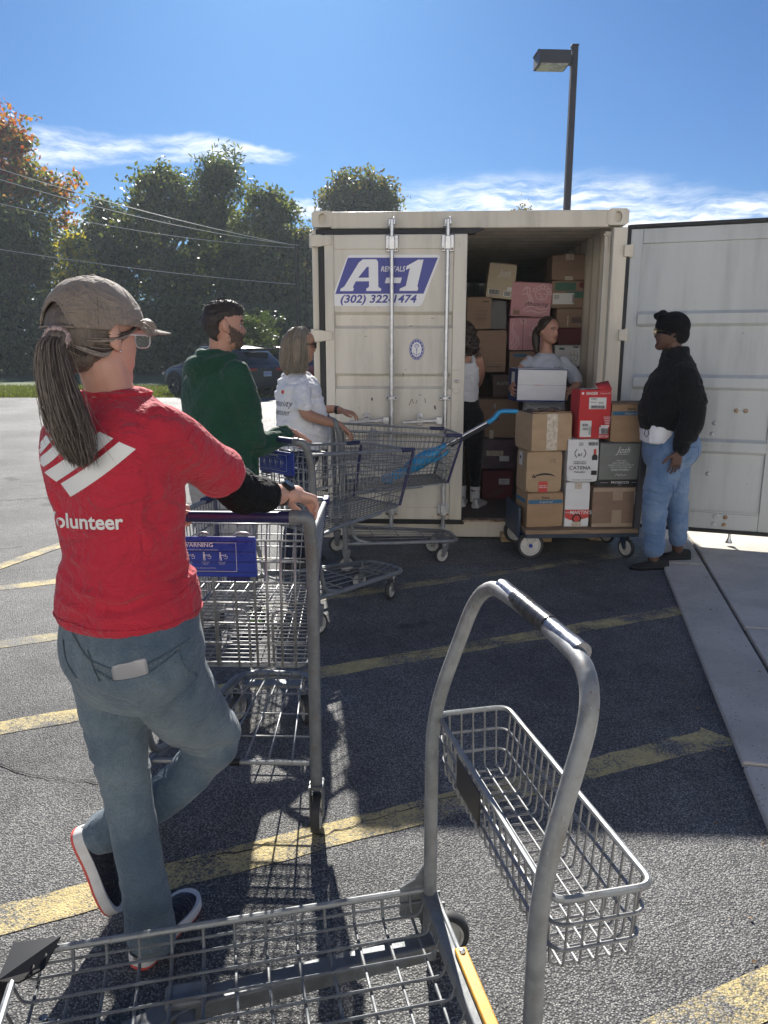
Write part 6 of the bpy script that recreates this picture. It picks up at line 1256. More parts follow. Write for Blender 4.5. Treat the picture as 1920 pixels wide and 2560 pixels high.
limb(s, hood, [.030, .048, .062, .066, .056, .035], 16); limb(s, [W(-.80, 3.935, 1.545), W(-.90, 3.925, 1.540), W(-.955, 3.99, 1.535), W(-.93, 4.07, 1.545)], [.016, .030, .034, .022], 14); limb(s, [W(-.90, 3.92, 1.44), W(-.955, 3.955, 1.40), W(-.97, 4.0, 1.39)], [.05, .06, .05])
elb = lambda co: np.exp(-((co[:, 2]-1.09)/.09)**2)*np.clip((co[:, 0]-.04)/.1, 0, 1)+.35
hoodie = soft(s, 'hoodie', GRN, pg, .0085, 2, disp=addf(wrinkle((8, 8, 12), .009, 21, mask=elb), wrinkle((3, 3, 4.5), .011, 22), wrinkle((6, 6, 9), .005, 25)))
build(MB().tube([W(-.735, 4.0, 1.52), W(-.715, 4.0, 1.50), W(-.71, 4.0, 1.44)], .003, 5), 'drawstring', GRN, pg)
SWT = cloth('pale_grey_sweatpants', (.34, .34, .35), .08, 150)
j = MB(); torso(j, [(W(-.88, 4.03, z).x, W(-.88, 4.03, z).y, z, .175-.05*(z < .8), .13-.02*(z < .8)) for z in (.76, .82, .88, .95)], 48)
limb(j, [W(-.80, 3.965, .86), W(-.79, 3.965, .68), W(-.79, 3.98, .48), W(-.81, 3.99, .25), W(-.82, 3.985, .095)], [.115, .105, .09, .078, .072]); limb(j, [W(-.96, 4.10, .86), W(-.965, 4.12, .66), W(-.97, 4.14, .48), W(-.99, 4.13, .25), W(-1.0, 4.12, .095)], [.115, .105, .09, .078, .072])
soft(j, 'sweatpants', SWT, pg, .009, 3, disp=addf(wrinkle((5, 5, 10), .008, 31), wrinkle((3, 3, 3), .006, 33)))
DSH = mat('dark_sneaker', (.03, .03, .035), .7); LIME = mat('lime_trim', (.25, .55, .10), .5)
o = shoe(pg, W(-.87, 3.955, 0), (.80, .5, 0), (0, 0, 1), .285, (DSH, SOLE, M_BLACKP), wide=1.1)
for k in range(4): build(MB().tube([V((0, 0, 0)), V((.0, 0, 0))+V((.04, -.02, .0))], .004, 5), 'lace', LIME, pg, loc=W(-.77+.014*k, 3.99+.012*k, .085-.006*k))
shoe(pg, W(-1.05, 4.08, 0), (.80, .5, 0), (0, 0, 1), .285, (DSH, SOLE, M_BLACKP), wide=1.1)
HB = [hair_mat('dark_short_hair', (.018, .013, .011), (.045, .033, .028), .6)]
hm = MB(); rings = []
for i in range(14):
    z = -.070+i*.0122; w = interp(H_W, z)+.005+.004*(z > 0); yb = interp(H_B, max(-.07, z))-.009; yf = (interp(H_F, z)-.004) if z > .056 else (.018 if z > .02 else (-.02 if z > -.045 else -.05))
    rings.append([Mh @ V((w*math.cos(a), (yf+yb)/2+(yf-yb)/2*math.sin(a), z)) for a in [2*math.pi*k/26 for k in range(26)]])
hm.loft(rings)
hm.join(MB().ell((0, -.0, .062), (.0765, .100, .064), None, 22, 14), Mh)
soft(hm, 'hair', HB[0], pg, .0055, 2, disp=addf(wrinkle((70, 70, 70), .003, 41), wrinkle((22, 22, 22), .003, 42)))
fz = MB(); rd_ = random.Random(6)
for k in range(420):
    a, t = rd_.uniform(0, 6.28), rd_.uniform(.05, 1.45); d = V((math.sin(t)*math.cos(a), math.sin(t)*math.sin(a), math.cos(t))); p = V((.077*d.x, .099*d.y, .062+.061*d.z)); q = p+(d+V((rd_.gauss(0, .5), rd_.gauss(0, .5), rd_.gauss(0, .4)))).normalized()*.011; fz.tube([Mh @ p, Mh @ p.lerp(q, .5), Mh @ q], [.0015, .0012, .0004], 4, caps=False)
build(fz, 'hair_tips', HB[0], pg, angle=0, kind='stuff')

# ---------------------------------------------------------------- person in the white shirt
pw = person('person in white t-shirt and sunglasses with shoulder-length greying hair', (-.62, 5.36, 0))
SK3 = skin_mat('tanned_skin', (.36, .19, .125), (.43, .24, .165))
Mh = frame_h(W(-.572, 5.31, 1.592), 78, -2, 0, 1.0)
b = MB(); b.join(head_mb(.9), Mh); limb(b, [W(-.595, 5.31, 1.53), W(-.605, 5.325, 1.45), W(-.61, 5.35, 1.37)], [.05, .05, .07])
torso(b, [(W(-.60, 5.36, z).x, W(-.60, 5.36, z).y, z, hw, hd) for z, hw, hd in ((.80, .13, .10), (1.0, .14, .11), (1.2, .14, .10), (1.34, .13, .085), (1.42, .06, .05))], 62)
limb(b, [W(-.555, 5.225, 1.32), W(-.552, 5.16, 1.22), W(-.528, 5.14, 1.135), W(-.41, 5.15, 1.085), W(-.305, 5.165, 1.055)], [.036, .040, .040, .034, .025])
hand(b, W(-.30, 5.165, 1.052), (.78, .05, -.62), (-.4, 0, -.8), (.1, .9, .1), (18, 30, 20), .95, .14, (.8, .5, .4), each=((10, 22, 15), (18, 30, 18), (24, 34, 20), (34, 36, 22)))
limb(b, [W(-.67, 5.52, 1.33), W(-.62, 5.58, 1.2), W(-.55, 5.60, 1.12), W(-.38, 5.58, 1.13), W(-.315, 5.56, 1.12)], [.046, .042, .038, .03, .025]); hand(b, W(-.312, 5.56, 1.12), (.8, -.2, -.15), (0, 0, -1), (-.1, -.8, 0), (20, 25, 18), .95)
for pts in ([(-.61, 5.28, .85), (-.63, 5.28, .47), (-.69, 5.28, .09)], [(-.64, 5.46, .85), (-.62, 5.48, .47), (-.64, 5.49, .09)]): limb(b, [W(*p) for p in pts], [.08, .055, .036])
soft(b, 'body', [SK3, LIP2, BRW], pw, .0052, 2, region=region_face(Mh, [(1, LIPS)]))
WHT = cloth('white_cotton', (.74, .75, .78), .04, 300, .15)
s = MB(); torso(s, [(W(-.600, 5.36, z).x+dx, W(-.595, 5.36, z).y, z, hw, hd) for z, hw, hd, dx in ((.872, .195, .165, .01), (.93, .20, .175, .014), (1.03, .195, .175, .02), (1.15, .185, .168, .012), (1.24, .185, .158, .0), (1.33, .185, .128, -.008), (1.385, .13, .10, -.01), (1.41, .08, .07, -.008))], 62, 30, 2.4)
limb(s, [W(-.555, 5.225, 1.325), W(-.558, 5.175, 1.25), W(-.545, 5.148, 1.185)], [.058, .060, .064], 18); limb(s, [W(-.67, 5.515, 1.325), W(-.65, 5.56, 1.25), W(-.61, 5.58, 1.17)], [.058, .060, .062], 18)
tee = soft(s, 'shirt', WHT, pw, .0085, 2, disp=addf(wrinkle((4, 4, 10), .014, 51), wrinkle((9, 9, 9), .005, 52)))
wb = bvh_of(tee); tx = text_mb('community\nvolunteer', .062, xs=.95); 
build(drape(tx, wb, (W(-.77, 5.25, 1.165), V((.50, -.87, 0)), V((0, 0, 1)), V((.86, .5, 0))), .002, 3, .02), 'back_lettering', mat('grey_shirt_print', (.10, .10, .13), .7), tee, angle=0)
fl = MB()
for k in range(4): fl.add([(-.02+k*.008, -.012, 0), (-.012+k*.008, -.012, 0), (.002+k*.008, .012, 0), (-.006+k*.008, .012, 0)], [(0, 1, 2, 3)])
build(drape(fl, wb, (W(-.745, 5.20, 1.275), V((.50, -.87, 0)), V((0, 0, 1)), V((.86, .5, 0))), .002, 2, .02), 'flag_print', M_REDP, tee, angle=0)
NVY = denim('navy_denim', (.012, .018, .040), (.022, .030, .060))
j = MB(); torso(j, [(W(-.61, 5.37, z).x, W(-.61, 5.37, z).y, z, .17-.05*(z < .8), .14-.03*(z < .8)) for z in (.74, .80, .87, .95)], 62)
limb(j, [W(-.605, 5.285, .84), W(-.615, 5.28, .66), W(-.635, 5.28, .47), W(-.67, 5.28, .25), W(-.695, 5.28, .07)], [.105, .095, .075, .06, .058]); limb(j, [W(-.635, 5.455, .84), W(-.63, 5.47, .66), W(-.62, 5.48, .47), W(-.63, 5.49, .25), W(-.64, 5.49, .07)], [.105, .095, .075, .06, .058])
soft(j, 'jeans', NVY, pw, .009, 3, disp=wrinkle((5, 5, 12), .006, 61))
for h in ((-.75, 5.27, 0), (-.70, 5.48, 0)): shoe(pw, W(*h), (.98, .15, 0), (0, 0, 1), .25, (DSH, M_TYRE, M_BLACKP))
build(MB().lathe([(.027, -.011), (.031, -.011), (.031, .011), (.027, .011)], W(-.345, 5.57, 1.125), (.9, -.3, 0), 20), 'wristband', M_BLACKP, pw); build(MB().lathe([(.0085, -.002), (.0105, -.002), (.0105, .002), (.0085, .002)], W(-.205, 5.165, .962), (.5, 0, -.86), 14), 'ring', M_STEEL, pw)
glasses(pw, Mh, M_BLACKP, M_DLENS, .029, .021, True, 'sunglasses')
HW = [hair_mat('greying_blond_hair', (.30, .235, .155), (.48, .40, .29)), hair_mat('grey_hair', (.30, .28, .25), (.42, .39, .35)), hair_mat('dull_brown_hair', (.13, .10, .07), (.22, .175, .125))]
hm = MB(); hm.join(MB().ell((0, -.018, .030), (.083, .100, .090), None, 22, 14), Mh)
for s_ in (-1, 1): hm.join(limb(MB(), [(s_*.06, -.03, .03), (s_*.072, -.035, -.05), (s_*.07, -.04, -.12), (s_*.06, -.04, -.175)], [.04, .038, .036, .022]), Mh)
hm.join(limb(MB(), [(0, -.085, .02), (0, -.098, -.06), (0, -.10, -.13), (0, -.09, -.185)], [.05, .052, .05, .03]), Mh)
soft(hm, 'hair', HW[2], pw, .007, 2, disp=wrinkle((60, 60, 10), .004, 71))
gd_ = []
for k in range(22):
    a = R(-150+k*300/21)-math.pi/2; c_, s_ = math.cos(a), math.sin(a); gd_.append([Mh @ V(p) for p in ((c_*.022, .0+s_*.03, .120), (c_*.068, -.012+s_*.072, .085), (c_*.088, -.022+s_*.084, .02), (c_*.096, -.032+s_*.084, -.07), (c_*.094, -.036+s_*.082, -.14), (c_*.078, -.036+s_*.07, -.205))])
mbp = MB()
for k in range(21): strands(mbp, gd_[k:k+2], 70, .0014, 80+k, .006, 3, 3, 4, .009)
build(mbp, 'hair_strands', HW, pw, angle=0, kind='stuff')

# ---------------------------------------------------------------- person in the black jacket
pb = person('person in black jacket, head wrap and light jeans standing by the open door', (2.06, 5.38, 0))
SK4 = skin_mat('dark_skin', (.085, .042, .028), (.115, .060, .042)); LIP4 = mat('lip_dark', (.13, .05, .045), .4)
Mh = frame_h(W(1.982, 5.36, 1.682), -80, 0, 0, 1.0)
b = MB(); b.join(head_mb(1.0), Mh); b.join(MB().ell((0, .058, -.098), (.04, .035, .03)), Mh); limb(b, [W(2.01, 5.36, 1.60), W(2.03, 5.37, 1.52), W(2.04, 5.38, 1.44)], [.056, .060, .08])
torso(b, [(W(2.04, 5.38, z).x, W(2.04, 5.38, z).y, z, hw, hd) for z, hw, hd in ((.85, .16, .14), (1.05, .17, .16), (1.25, .17, .16), (1.40, .15, .12), (1.50, .07, .06))], -80)
limb(b, [W(2.04, 5.21, 1.385), W(2.085, 5.145, 1.25), W(2.092, 5.13, 1.12), W(2.06, 5.12, .99), W(2.018, 5.115, .885)], [.05, .048, .044, .04, .030])
hand(b, W(2.014, 5.115, .878), (-.10, .0, -1), (-.15, .95, .0), (-.97, -.10, .0), (6, 12, 8), .98, .16, (.62, .80, .1), each=((4, 10, 8), (8, 12, 10), (12, 16, 12), (20, 22, 16)), thumb_curl=8)
limb(b, [W(2.09, 5.60, 1.40), W(2.12, 5.66, 1.2), W(2.05, 5.66, 1.05), W(1.95, 5.62, .95)], [.055, .05, .045, .03]); hand(b, W(1.945, 5.62, .945), (-.5, 0, -.8), (0, -.9, 0), (-.8, 0, .3))
for pts in ([(2.02, 5.29, .88), (1.94, 5.28, .5), (1.965, 5.285, .10), (1.97, 5.285, .05)], [(2.08, 5.46, .88), (2.15, 5.46, .5), (2.205, 5.46, .10), (2.21, 5.46, .05)]): limb(b, [W(*p) for p in pts], [.08, .06, .040, .042])
NAILR = lambda ce: 0
soft(b, 'body', [SK4, LIP4, BRW], pb, .0048, 2, region=region_face(Mh, [(1, LIPS)])); eyes(pb, Mh, (.02, .012, .01))
JKT = cloth('black_fleece', (.0065, .007, .0085), .2, 130, .5, sheen=.06)
s = MB(); torso(s, [(W(2.03, 5.38, z).x+dx, W(2.03, 5.38, z).y, z, hw, hd) for z, hw, hd, dx in ((1.015, .20, .195, .005), (1.05, .208, .200, .004), (1.13, .212, .205, .0), (1.24, .215, .196, .006), (1.34, .22, .175, .01), (1.43, .18, .13, .02), (1.49, .125, .105, .02), (1.535, .088, .085, .012), (1.575, .080, .080, .008))], -80, 30, 2.4)
limb(s, [W(2.04, 5.20, 1.385), W(2.085, 5.145, 1.25), W(2.095, 5.13, 1.12), W(2.062, 5.12, 1.0), W(2.022, 5.115, .905)], [.090, .086, .080, .072, .058], 20); limb(s, [W(2.09, 5.58, 1.39), W(2.12, 5.65, 1.2), W(2.06, 5.66, 1.06), W(1.97, 5.63, .965)], [.10, .095, .085, .06], 18)
jacket = soft(s, 'jacket', JKT, pb, .009, 2, disp=addf(wrinkle((4, 4, 6), .014, 91), wrinkle((11, 11, 14), .006, 92), wrinkle((60, 60, 60), .003, 93)))
build(MB().tube([W(1.825, 5.25, 1.02), W(1.815, 5.24, .985), W(1.83, 5.235, .96), W(1.845, 5.24, .985), W(1.838, 5.245, 1.02)], .003, 5), 'drawcord', M_BLACKP, pb)
s = MB(); torso(s, [(W(2.01, 5.38, z).x+dx, W(2.01, 5.38, z).y, z, hw, hd) for z, hw, hd, dx in ((.915, .180, .105, -.062), (.95, .184, .11, -.060), (1.0, .182, .13, -.045), (1.06, .175, .14, -.03))], -80); soft(s, 'undershirt', WHT, pb, .008, 2, disp=addf(wrinkle((10, 10, 5), .008, 95)))
LDN = denim('light_blue_denim', (.10, .18, .33), (.19, .28, .42))
j = MB(); torso(j, [(W(2.045, 5.38, z).x+dx, W(2.045, 5.38, z).y, z, hw, hd) for z, hw, hd, dx in ((.74, .16, .15, .0), (.80, .185, .185, .012), (.88, .19, .20, .02), (.95, .185, .19, .012), (1.02, .175, .17, 0))], -80, 30)
limb(j, [W(2.015, 5.28, .86), W(1.985, 5.275, .70), W(1.945, 5.275, .52), W(1.945, 5.28, .36), W(1.958, 5.285, .20), W(1.962, 5.285, .145)], [.126, .118, .096, .084, .076, .075], 20)
limb(j, [W(2.09, 5.455, .86), W(2.125, 5.455, .70), W(2.155, 5.455, .52), W(2.175, 5.455, .38), W(2.195, 5.46, .24), W(2.20, 5.46, .175)], [.126, .116, .090, .078, .069, .068], 20)
thigh = lambda co: .45+np.exp(-((co[:, 2]-.5)/.12)**2)+np.exp(-((co[:, 2]-.22)/.08)**2)*.6
ljeans = soft(j, 'jeans', LDN, pb, .0085, 2, disp=addf(wrinkle((4.5, 4.5, 20), .007, 96, mask=thigh), wrinkle((6, 6, 7), .003, 97)))
lb = bvh_of(ljeans); fr_ = (W(2.12, 5.0, .80), V((1, 0, 0)), V((0, 0, 1)), V((0, 1, 0)))
LD2 = denim('light_denim_seam', (.06, .12, .27), (.09, .17, .32))
jeans = ljeans
seam([(-.10, .085), (.07, .10), (.085, .03), (.04, -.075), (-.05, -.085), (-.095, -.03), (-.10, .085)], 'pocket_edge', .002, .0028, LD2, False, fr_, lb); seam([(-.085, .02), (-.03, -.01), (.01, .025), (.06, .01)], 'pocket_stitch', .002, .0022, LD2, False, fr_, lb)
seam([(-.10, -.16), (-.06, -.3), (-.02, -.45), (.0, -.6)], 'side_seam', .002, .0028, LD2, False, fr_, lb)
BSH = mat('black_canvas_shoe', (.008, .008, .009), .8, bump=.3, bscale=200)
for h, k in (((2.075, 5.275, 0), 1), ((2.305, 5.455, .022), 1)): shoe(pb, W(*h), (-.99, -.06, 0), (0, 0, 1), .285, (BSH, M_BLACKP, M_BLACKP), wide=1.05, high=.82, sole=.02)
WRP = cloth('black_head_wrap', (.006, .006, .0075), .2, 160, .4, .95, 0)
hm = MB(); hm.join(MB().ell((0, -.016, .036), (.097, .117, .100), None, 24, 16), Mh); hm.join(MB().ell((0, -.07, -.02), (.075, .06, .07), None, 20, 12), Mh)
for p_, r_ in (((.0, .055, .116), (.044, .034, .030)), ((-.026, .078, .104), (.028, .028, .028)), ((.026, .080, .106), (.028, .028, .028)), ((0, .096, .104), (.026, .022, .026))): hm.join(MB().ell(p_, r_, Matrix.Rotation(random.uniform(-.6, .6), 3, 'X'), 16, 10), Mh)
soft(hm, 'head_wrap', WRP, pb, .0065, 2, disp=wrinkle((5, 5, 20), .004, 98, [[1, 0, 0], [0, .8, .6], [0, -.6, .8]]))
glasses(pb, Mh, M_GOLD, M_LENS, .027, .021); build(MB().ell(Mh @ V((-.079, -.006, -.034)), (.003,)*3, None, 8, 6), 'earring', M_STEEL, pb)

# ---------------------------------------------------------------- person carrying the white box
pc = person('person in pale grey t-shirt inside the container carrying a white box', (1.43, 6.74, .15))
Mh = frame_h(W(1.43, 6.72, 1.722), 140, -2, 0, .98)
b = MB(); b.join(head_mb(.93), Mh); limb(b, [W(1.425, 6.74, 1.66), W(1.425, 6.75, 1.58), W(1.425, 6.76, 1.50)], [.047, .047, .07])
torso(b, [(W(1.425, 6.76, z).x, W(1.425, 6.76, z).y, z, hw, hd) for z, hw, hd in ((.95, .13, .09), (1.15, .125, .085), (1.35, .135, .09), (1.47, .13, .075), (1.54, .06, .05))], 180)
for s_, pts in ((-1, [(1.265, 6.75, 1.455), (1.19, 6.72, 1.36), (1.145, 6.66, 1.255), (1.10, 6.54, 1.235), (1.082, 6.48, 1.235)]), (1, [(1.585, 6.75, 1.455), (1.65, 6.72, 1.36), (1.68, 6.66, 1.255), (1.60, 6.56, 1.21), (1.565, 6.52, 1.20)])):
    limb(b, [W(*p) for p in pts], [.045, .042, .039, .032, .026])
hand(b, W(1.080, 6.478, 1.235), (.02, -.95, -.12), (1, .05, 0), (0, -.1, 1), (6, 10, 10), .95, .22, (.75, .6, .1)); hand(b, W(1.560, 6.515, 1.20), (-.1, -.9, -.1), (-1, 0, 0), (0, -.1, 1), (6, 10, 10), .95, .2)
for s_ in (-1, 1): limb(b, [W(1.425+s_*.085, 6.76, 1.0), W(1.425+s_*.09, 6.75, .62), W(1.425+s_*.095, 6.77, .22)], [.075, .052, .036])
soft(b, 'body', [SK2, LIP2, BRW], pc, .0048, 2, region=region_face(Mh, [(1, LIPS), (2, BROW)])); eyes(pc, Mh, (.07, .05, .04))
GRY = cloth('pale_grey_cotton', (.44, .47, .54), .06, 300, .15)
s = MB(); torso(s, [(W(1.425, 6.76, z).x, W(1.425, 6.76, z).y, z, hw, hd) for z, hw, hd in ((.98, .185, .13), (1.1, .185, .13), (1.25, .158, .118), (1.36, .160, .116), (1.445, .150, .104), (1.490, .115, .088), (1.525, .076, .068))], 180, 30, 2.4)
limb(s, [W(1.275, 6.75, 1.455), W(1.205, 6.73, 1.375), W(1.160, 6.69, 1.30)], [.048, .052, .058], 18); limb(s, [W(1.575, 6.75, 1.455), W(1.645, 6.73, 1.375), W(1.678, 6.69, 1.30)], [.048, .052, .058], 18)
gt_ = soft(s, 'shirt', GRY, pc, .0065, 2, disp=addf(wrinkle((6, 6, 8), .005, 111), wrinkle((3, 3, 5), .006, 112))); gb = bvh_of(gt_)
build(drape(text_mb('Oak Hill', .026, shear=.4), gb, (W(1.505, 6.5, 1.40), V((1, 0, 0)), V((0, 0, 1)), V((0, 1, 0))), .002, 2, .02), 'chest_print', mat('faded_print', (.22, .24, .28), .7), gt_, angle=0) if False else None
for k in range(5): build(drape(MB().add([(-.03+k*.013, -.006, 0), (-.022+k*.013, -.006, 0), (-.020+k*.013, .007, 0), (-.028+k*.013, .007, 0)], [(0, 1, 2, 3)]), gb, (W(1.505, 6.5, 1.405), V((1, 0, 0)), V((0, 0, 1)), V((0, 1, 0))), .002, 1, .02), 'chest_print', bpy.data.materials.get('faded_print') or mat('faded_print', (.22, .24, .28), .7), gt_, angle=0)
build(MB().tube([W(1.425+.071*math.cos(a), 6.757+.064*math.sin(a), 1.515+.012*math.sin(a)) for a in [2*math.pi*k/28 for k in range(28)]], .009, 8, closed=True), 'collar_rib', GRY, gt_)
LEG = cloth('black_leggings', (.014, .014, .017), .15, 250, .15)
j = MB(); torso(j, [(W(1.425, 6.76, z).x, W(1.425, 6.76, z).y, z, .155-.03*(z < .95), .115) for z in (.90, .96, 1.03)], 180)
for s_ in (-1, 1): limb(j, [W(1.425+s_*.08, 6.76, 1.0), W(1.425+s_*.09, 6.755, .8), W(1.425+s_*.09, 6.755, .62), W(1.425+s_*.095, 6.77, .25)], [.09, .082, .064, .048])
soft(j, 'leggings', LEG, pc, .009, 2)
for s_ in (-1, 1): shoe(pc, W(1.425+s_*.095, 6.83, .15), (s_*.1, -1, 0), (0, 0, 1), .25, (DSH, SOLE, M_BLACKP))
HD = [hair_mat('dark_brown_tied_hair', (.022, .015, .012), (.05, .034, .027)), hair_mat('brown_tied_hair', (.03, .02, .016), (.06, .042, .033))]
hm = MB(); hm.join(MB().ell((0, -.018, .038), (.077, .094, .083), None, 22, 14), Mh); hm.join(limb(MB(), [(0, -.11, .02), (-.0, -.135, -.02), (.0, -.13, -.12), (0, -.11, -.2)], [.025, .034, .036, .018]), Mh)
for s_ in (-1, 1): hm.join(limb(MB(), [(s_*.055, .035, .075), (s_*.073, .01, .045), (s_*.074, -.03, .0), (s_*.05, -.08, -.02)], [.018, .018, .018, .02]), Mh)
soft(hm, 'hair', HD[0], pc, .006, 2, disp=wrinkle((50, 50, 14), .003, 115)); build(MB().tube([Mh @ V((.079+.004*math.cos(a), -.008, -.045+.010*math.sin(a))) for a in [i*.52 for i in range(12)]], .0014, 4, closed=True), 'earring', M_GOLD, pc)

# ---------------------------------------------------------------- person in the white tank top, half hidden by the shut door
pt_ = person('person in white tank top and black leggings half hidden behind the shut door', (.70, 6.80, .15))
Mh = frame_h(W(.705, 6.84, 1.68), -20, -6, 0, .98)
b = MB(); b.join(head_mb(.93), Mh); limb(b, [W(.70, 6.82, 1.62), W(.70, 6.80, 1.54), W(.70, 6.80, 1.46)], [.047, .048, .07])
torso(b, [(W(.70, 6.80, z).x, W(.70, 6.80, z).y, z, hw, hd) for z, hw, hd in ((1.0, .12, .09), (1.15, .12, .085), (1.35, .135, .09), (1.46, .15, .07), (1.52, .08, .05))], -15)
for s_ in (-1, 1): limb(b, [W(.70+s_*.14, 6.80, 1.46), W(.70+s_*.165, 6.88, 1.33), W(.70+s_*.15, 7.0, 1.24), W(.70+s_*.12, 7.1, 1.26)], [.046, .042, .036, .026]); hand(b, W(.70+s_*.12, 7.1, 1.26), (0, 1, .1), (-s_, 0, 0), (0, 0, 1))
for s_ in (-1, 1): limb(b, [W(.72+s_*.085, 6.80, 1.0), W(.74+s_*.085, 6.80, .6), W(.77+s_*.06, 6.77-.03*s_, .22)], [.075, .05, .036])
soft(b, 'body', [SK2, LIP2], pt_, .006, 2)
s = MB(); torso(s, [(W(.70, 6.80, z).x, W(.70, 6.80, z).y, z, hw, hd) for z, hw, hd in ((1.10, .155, .118), (1.2, .148, .112), (1.32, .152, .112), (1.40, .145, .105), (1.44, .115, .09))], -15); limb(s, [W(.79, 6.74, 1.42), W(.785, 6.80, 1.505), W(.785, 6.87, 1.43)], [.018, .016, .018]); limb(s, [W(.61, 6.74, 1.42), W(.615, 6.80, 1.505), W(.615, 6.87, 1.43)], [.018, .016, .018])
soft(s, 'tank_top', WHT, pt_, .007, 2, disp=wrinkle((5, 5, 10), .008, 121))
j = MB(); torso(j, [(W(.705, 6.80, z).x, W(.705, 6.80, z).y, z, hw, hd) for z, hw, hd in ((.86, .12, .11), (.94, .165, .135), (1.02, .165, .130), (1.12, .145, .112))], -15)
for s_ in (-1, 1): limb(j, [W(.72+s_*.08, 6.80, .98), W(.735+s_*.085, 6.80, .78), W(.745+s_*.08, 6.80, .58), W(.77+s_*.06, 6.77-.03*s_, .30)], [.10, .088, .066, .046])
soft(j, 'leggings', LEG, pt_, .008, 2, disp=wrinkle((5, 5, 9), .004, 122))
SOCK = cloth('white_ribbed_sock', (.66, .66, .68), .05, 200)
for s_ in (-1, 1):
    build(MB().tube([W(.77+s_*.06, 6.77-.03*s_, .34), W(.77+s_*.06, 6.77-.03*s_, .20)], [.047, .042], 16), 'sock', SOCK, pt_)
    shoe(pt_, W(.765+s_*.055, 6.70-.03*s_, .15), (.42 if s_ > 0 else .1, .9, 0), (0, 0, 1), .25, (mat('silver_sneaker', (.55, .55, .56), .35, metal=.3, var=.3, vscale=40) if s_ < 0 else bpy.data.materials['silver_sneaker'], SOLE, SOLE), wide=1.08)
hm = MB(); hm.join(MB().ell((0, -.02, .02), (.10, .115, .105), None, 22, 14), Mh); hm.join(MB().ell((.02, -.06, -.09), (.10, .075, .10), None, 20, 12), Mh); soft(hm, 'hair', HD[0], pt_, .007, 2, disp=addf(wrinkle((22, 22, 22), .018, 131), wrinkle((60, 60, 60), .008, 132)))
crl = MB(); rd_ = random.Random(12)
for k in range(70):
    p = Mh @ V((rd_.uniform(-.1, .12), rd_.uniform(-.14, -.02), rd_.uniform(-.19, .06))); a0 = rd_.uniform(0, 6); crl.tube([p+V((.014*math.cos(a0+i*.9), .014*math.sin(a0+i*.9), -.008*i)) for i in range(9)], .0022, 4, caps=False)
build(crl, 'curls', HD[1], pt_, angle=0, kind='stuff')
# ---------------------------------------------------------------- trees
def leaf_mat(name, c, c2, tr=.45):
    m = bpy.data.materials.new(name); m.use_nodes = True; t = NT(m.node_tree); t.n.clear(); g = t.node('ShaderNodeNewGeometry'); n = t.noise(g.outputs['Position'], 1.1, 3, .6)
    rp = t.m('ADD', t.m('MULTIPLY', g.outputs['Random Per Island'], .55), t.m('MULTIPLY', n, .5)); col = t.mix(t.ramp(rp, .25, .8), t.rgb(c), t.rgb(c2))
    d = t.node('ShaderNodeBsdfPrincipled'); t.put(d.inputs['Base Color'], col); d.inputs['Roughness'].default_value = .5; d.inputs['Specular IOR Level'].default_value = .35
    tl = t.node('ShaderNodeBsdfTranslucent'); t.put(tl.inputs[0], t.mix(1.0, col, t.rgb((1.5, 1.4, .7)), 'MULTIPLY')); mx = t.node('ShaderNodeMixShader'); mx.inputs[0].default_value = tr; t.l.new(d.outputs[0], mx.inputs[1]); t.l.new(tl.outputs[0], mx.inputs[2]); o = t.node('ShaderNodeOutputMaterial'); t.l.new(mx.outputs[0], o.inputs[0]); return m
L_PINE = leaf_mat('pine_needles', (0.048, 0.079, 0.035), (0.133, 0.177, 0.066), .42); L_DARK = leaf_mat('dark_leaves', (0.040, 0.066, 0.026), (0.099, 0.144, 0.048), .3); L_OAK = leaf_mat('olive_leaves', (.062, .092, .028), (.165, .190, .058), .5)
L_ORANGE = leaf_mat('orange_leaves', (0.316, 0.090, 0.019), (0.372, 0.200, 0.032), .45); L_RED = leaf_mat('red_leaves', (0.316, 0.037, 0.021), (0.372, 0.105, 0.021), .45); L_YEL = leaf_mat('yellow_green_leaves', (0.287, 0.287, 0.044), (0.600, 0.530, 0.066), .5); L_BROWN = leaf_mat('bronze_leaves', (0.111, 0.098, 0.036), (0.221, 0.176, 0.065), .35); L_GLOSS = leaf_mat('glossy_leaves', (0.066, 0.111, 0.040), (0.155, 0.211, 0.066), .2)
M_BARK = mat('bark', (.06, .045, .035), .9, var=.3, vscale=4, bump=.6, bscale=8, bdist=.05)
def card_mesh(name, P, N, S, mats, mi, aspect=.55, droop=0.0):
    """leaf-shaped quads: centres P, normals N, half lengths S"""
    n = len(P); t = rng.normal(size=(n, 3)); t[:, 2] -= droop; t -= N*(t*N).sum(1)[:, None]; t /= np.linalg.norm(t, axis=1)[:, None]+1e-9; b = np.cross(N, t)
    S = S[:, None]; bend = N*S*.25
    v = np.stack([P-t*S-bend, P-b*S*aspect, P+t*S-bend, P+b*S*aspect], 1).reshape(-1, 3)
    me = bpy.data.meshes.new(name); me.vertices.add(4*n); me.vertices.foreach_set('co', v.ravel()); me.loops.add(4*n); me.loops.foreach_set('vertex_index', np.arange(4*n, dtype=np.int32)); me.polygons.add(n); me.polygons.foreach_set('loop_start', np.arange(0, 4*n, 4, dtype=np.int32)); me.polygons.foreach_set('material_index', mi.astype(np.int32)); me.update(calc_edges=True); me.validate(); return me
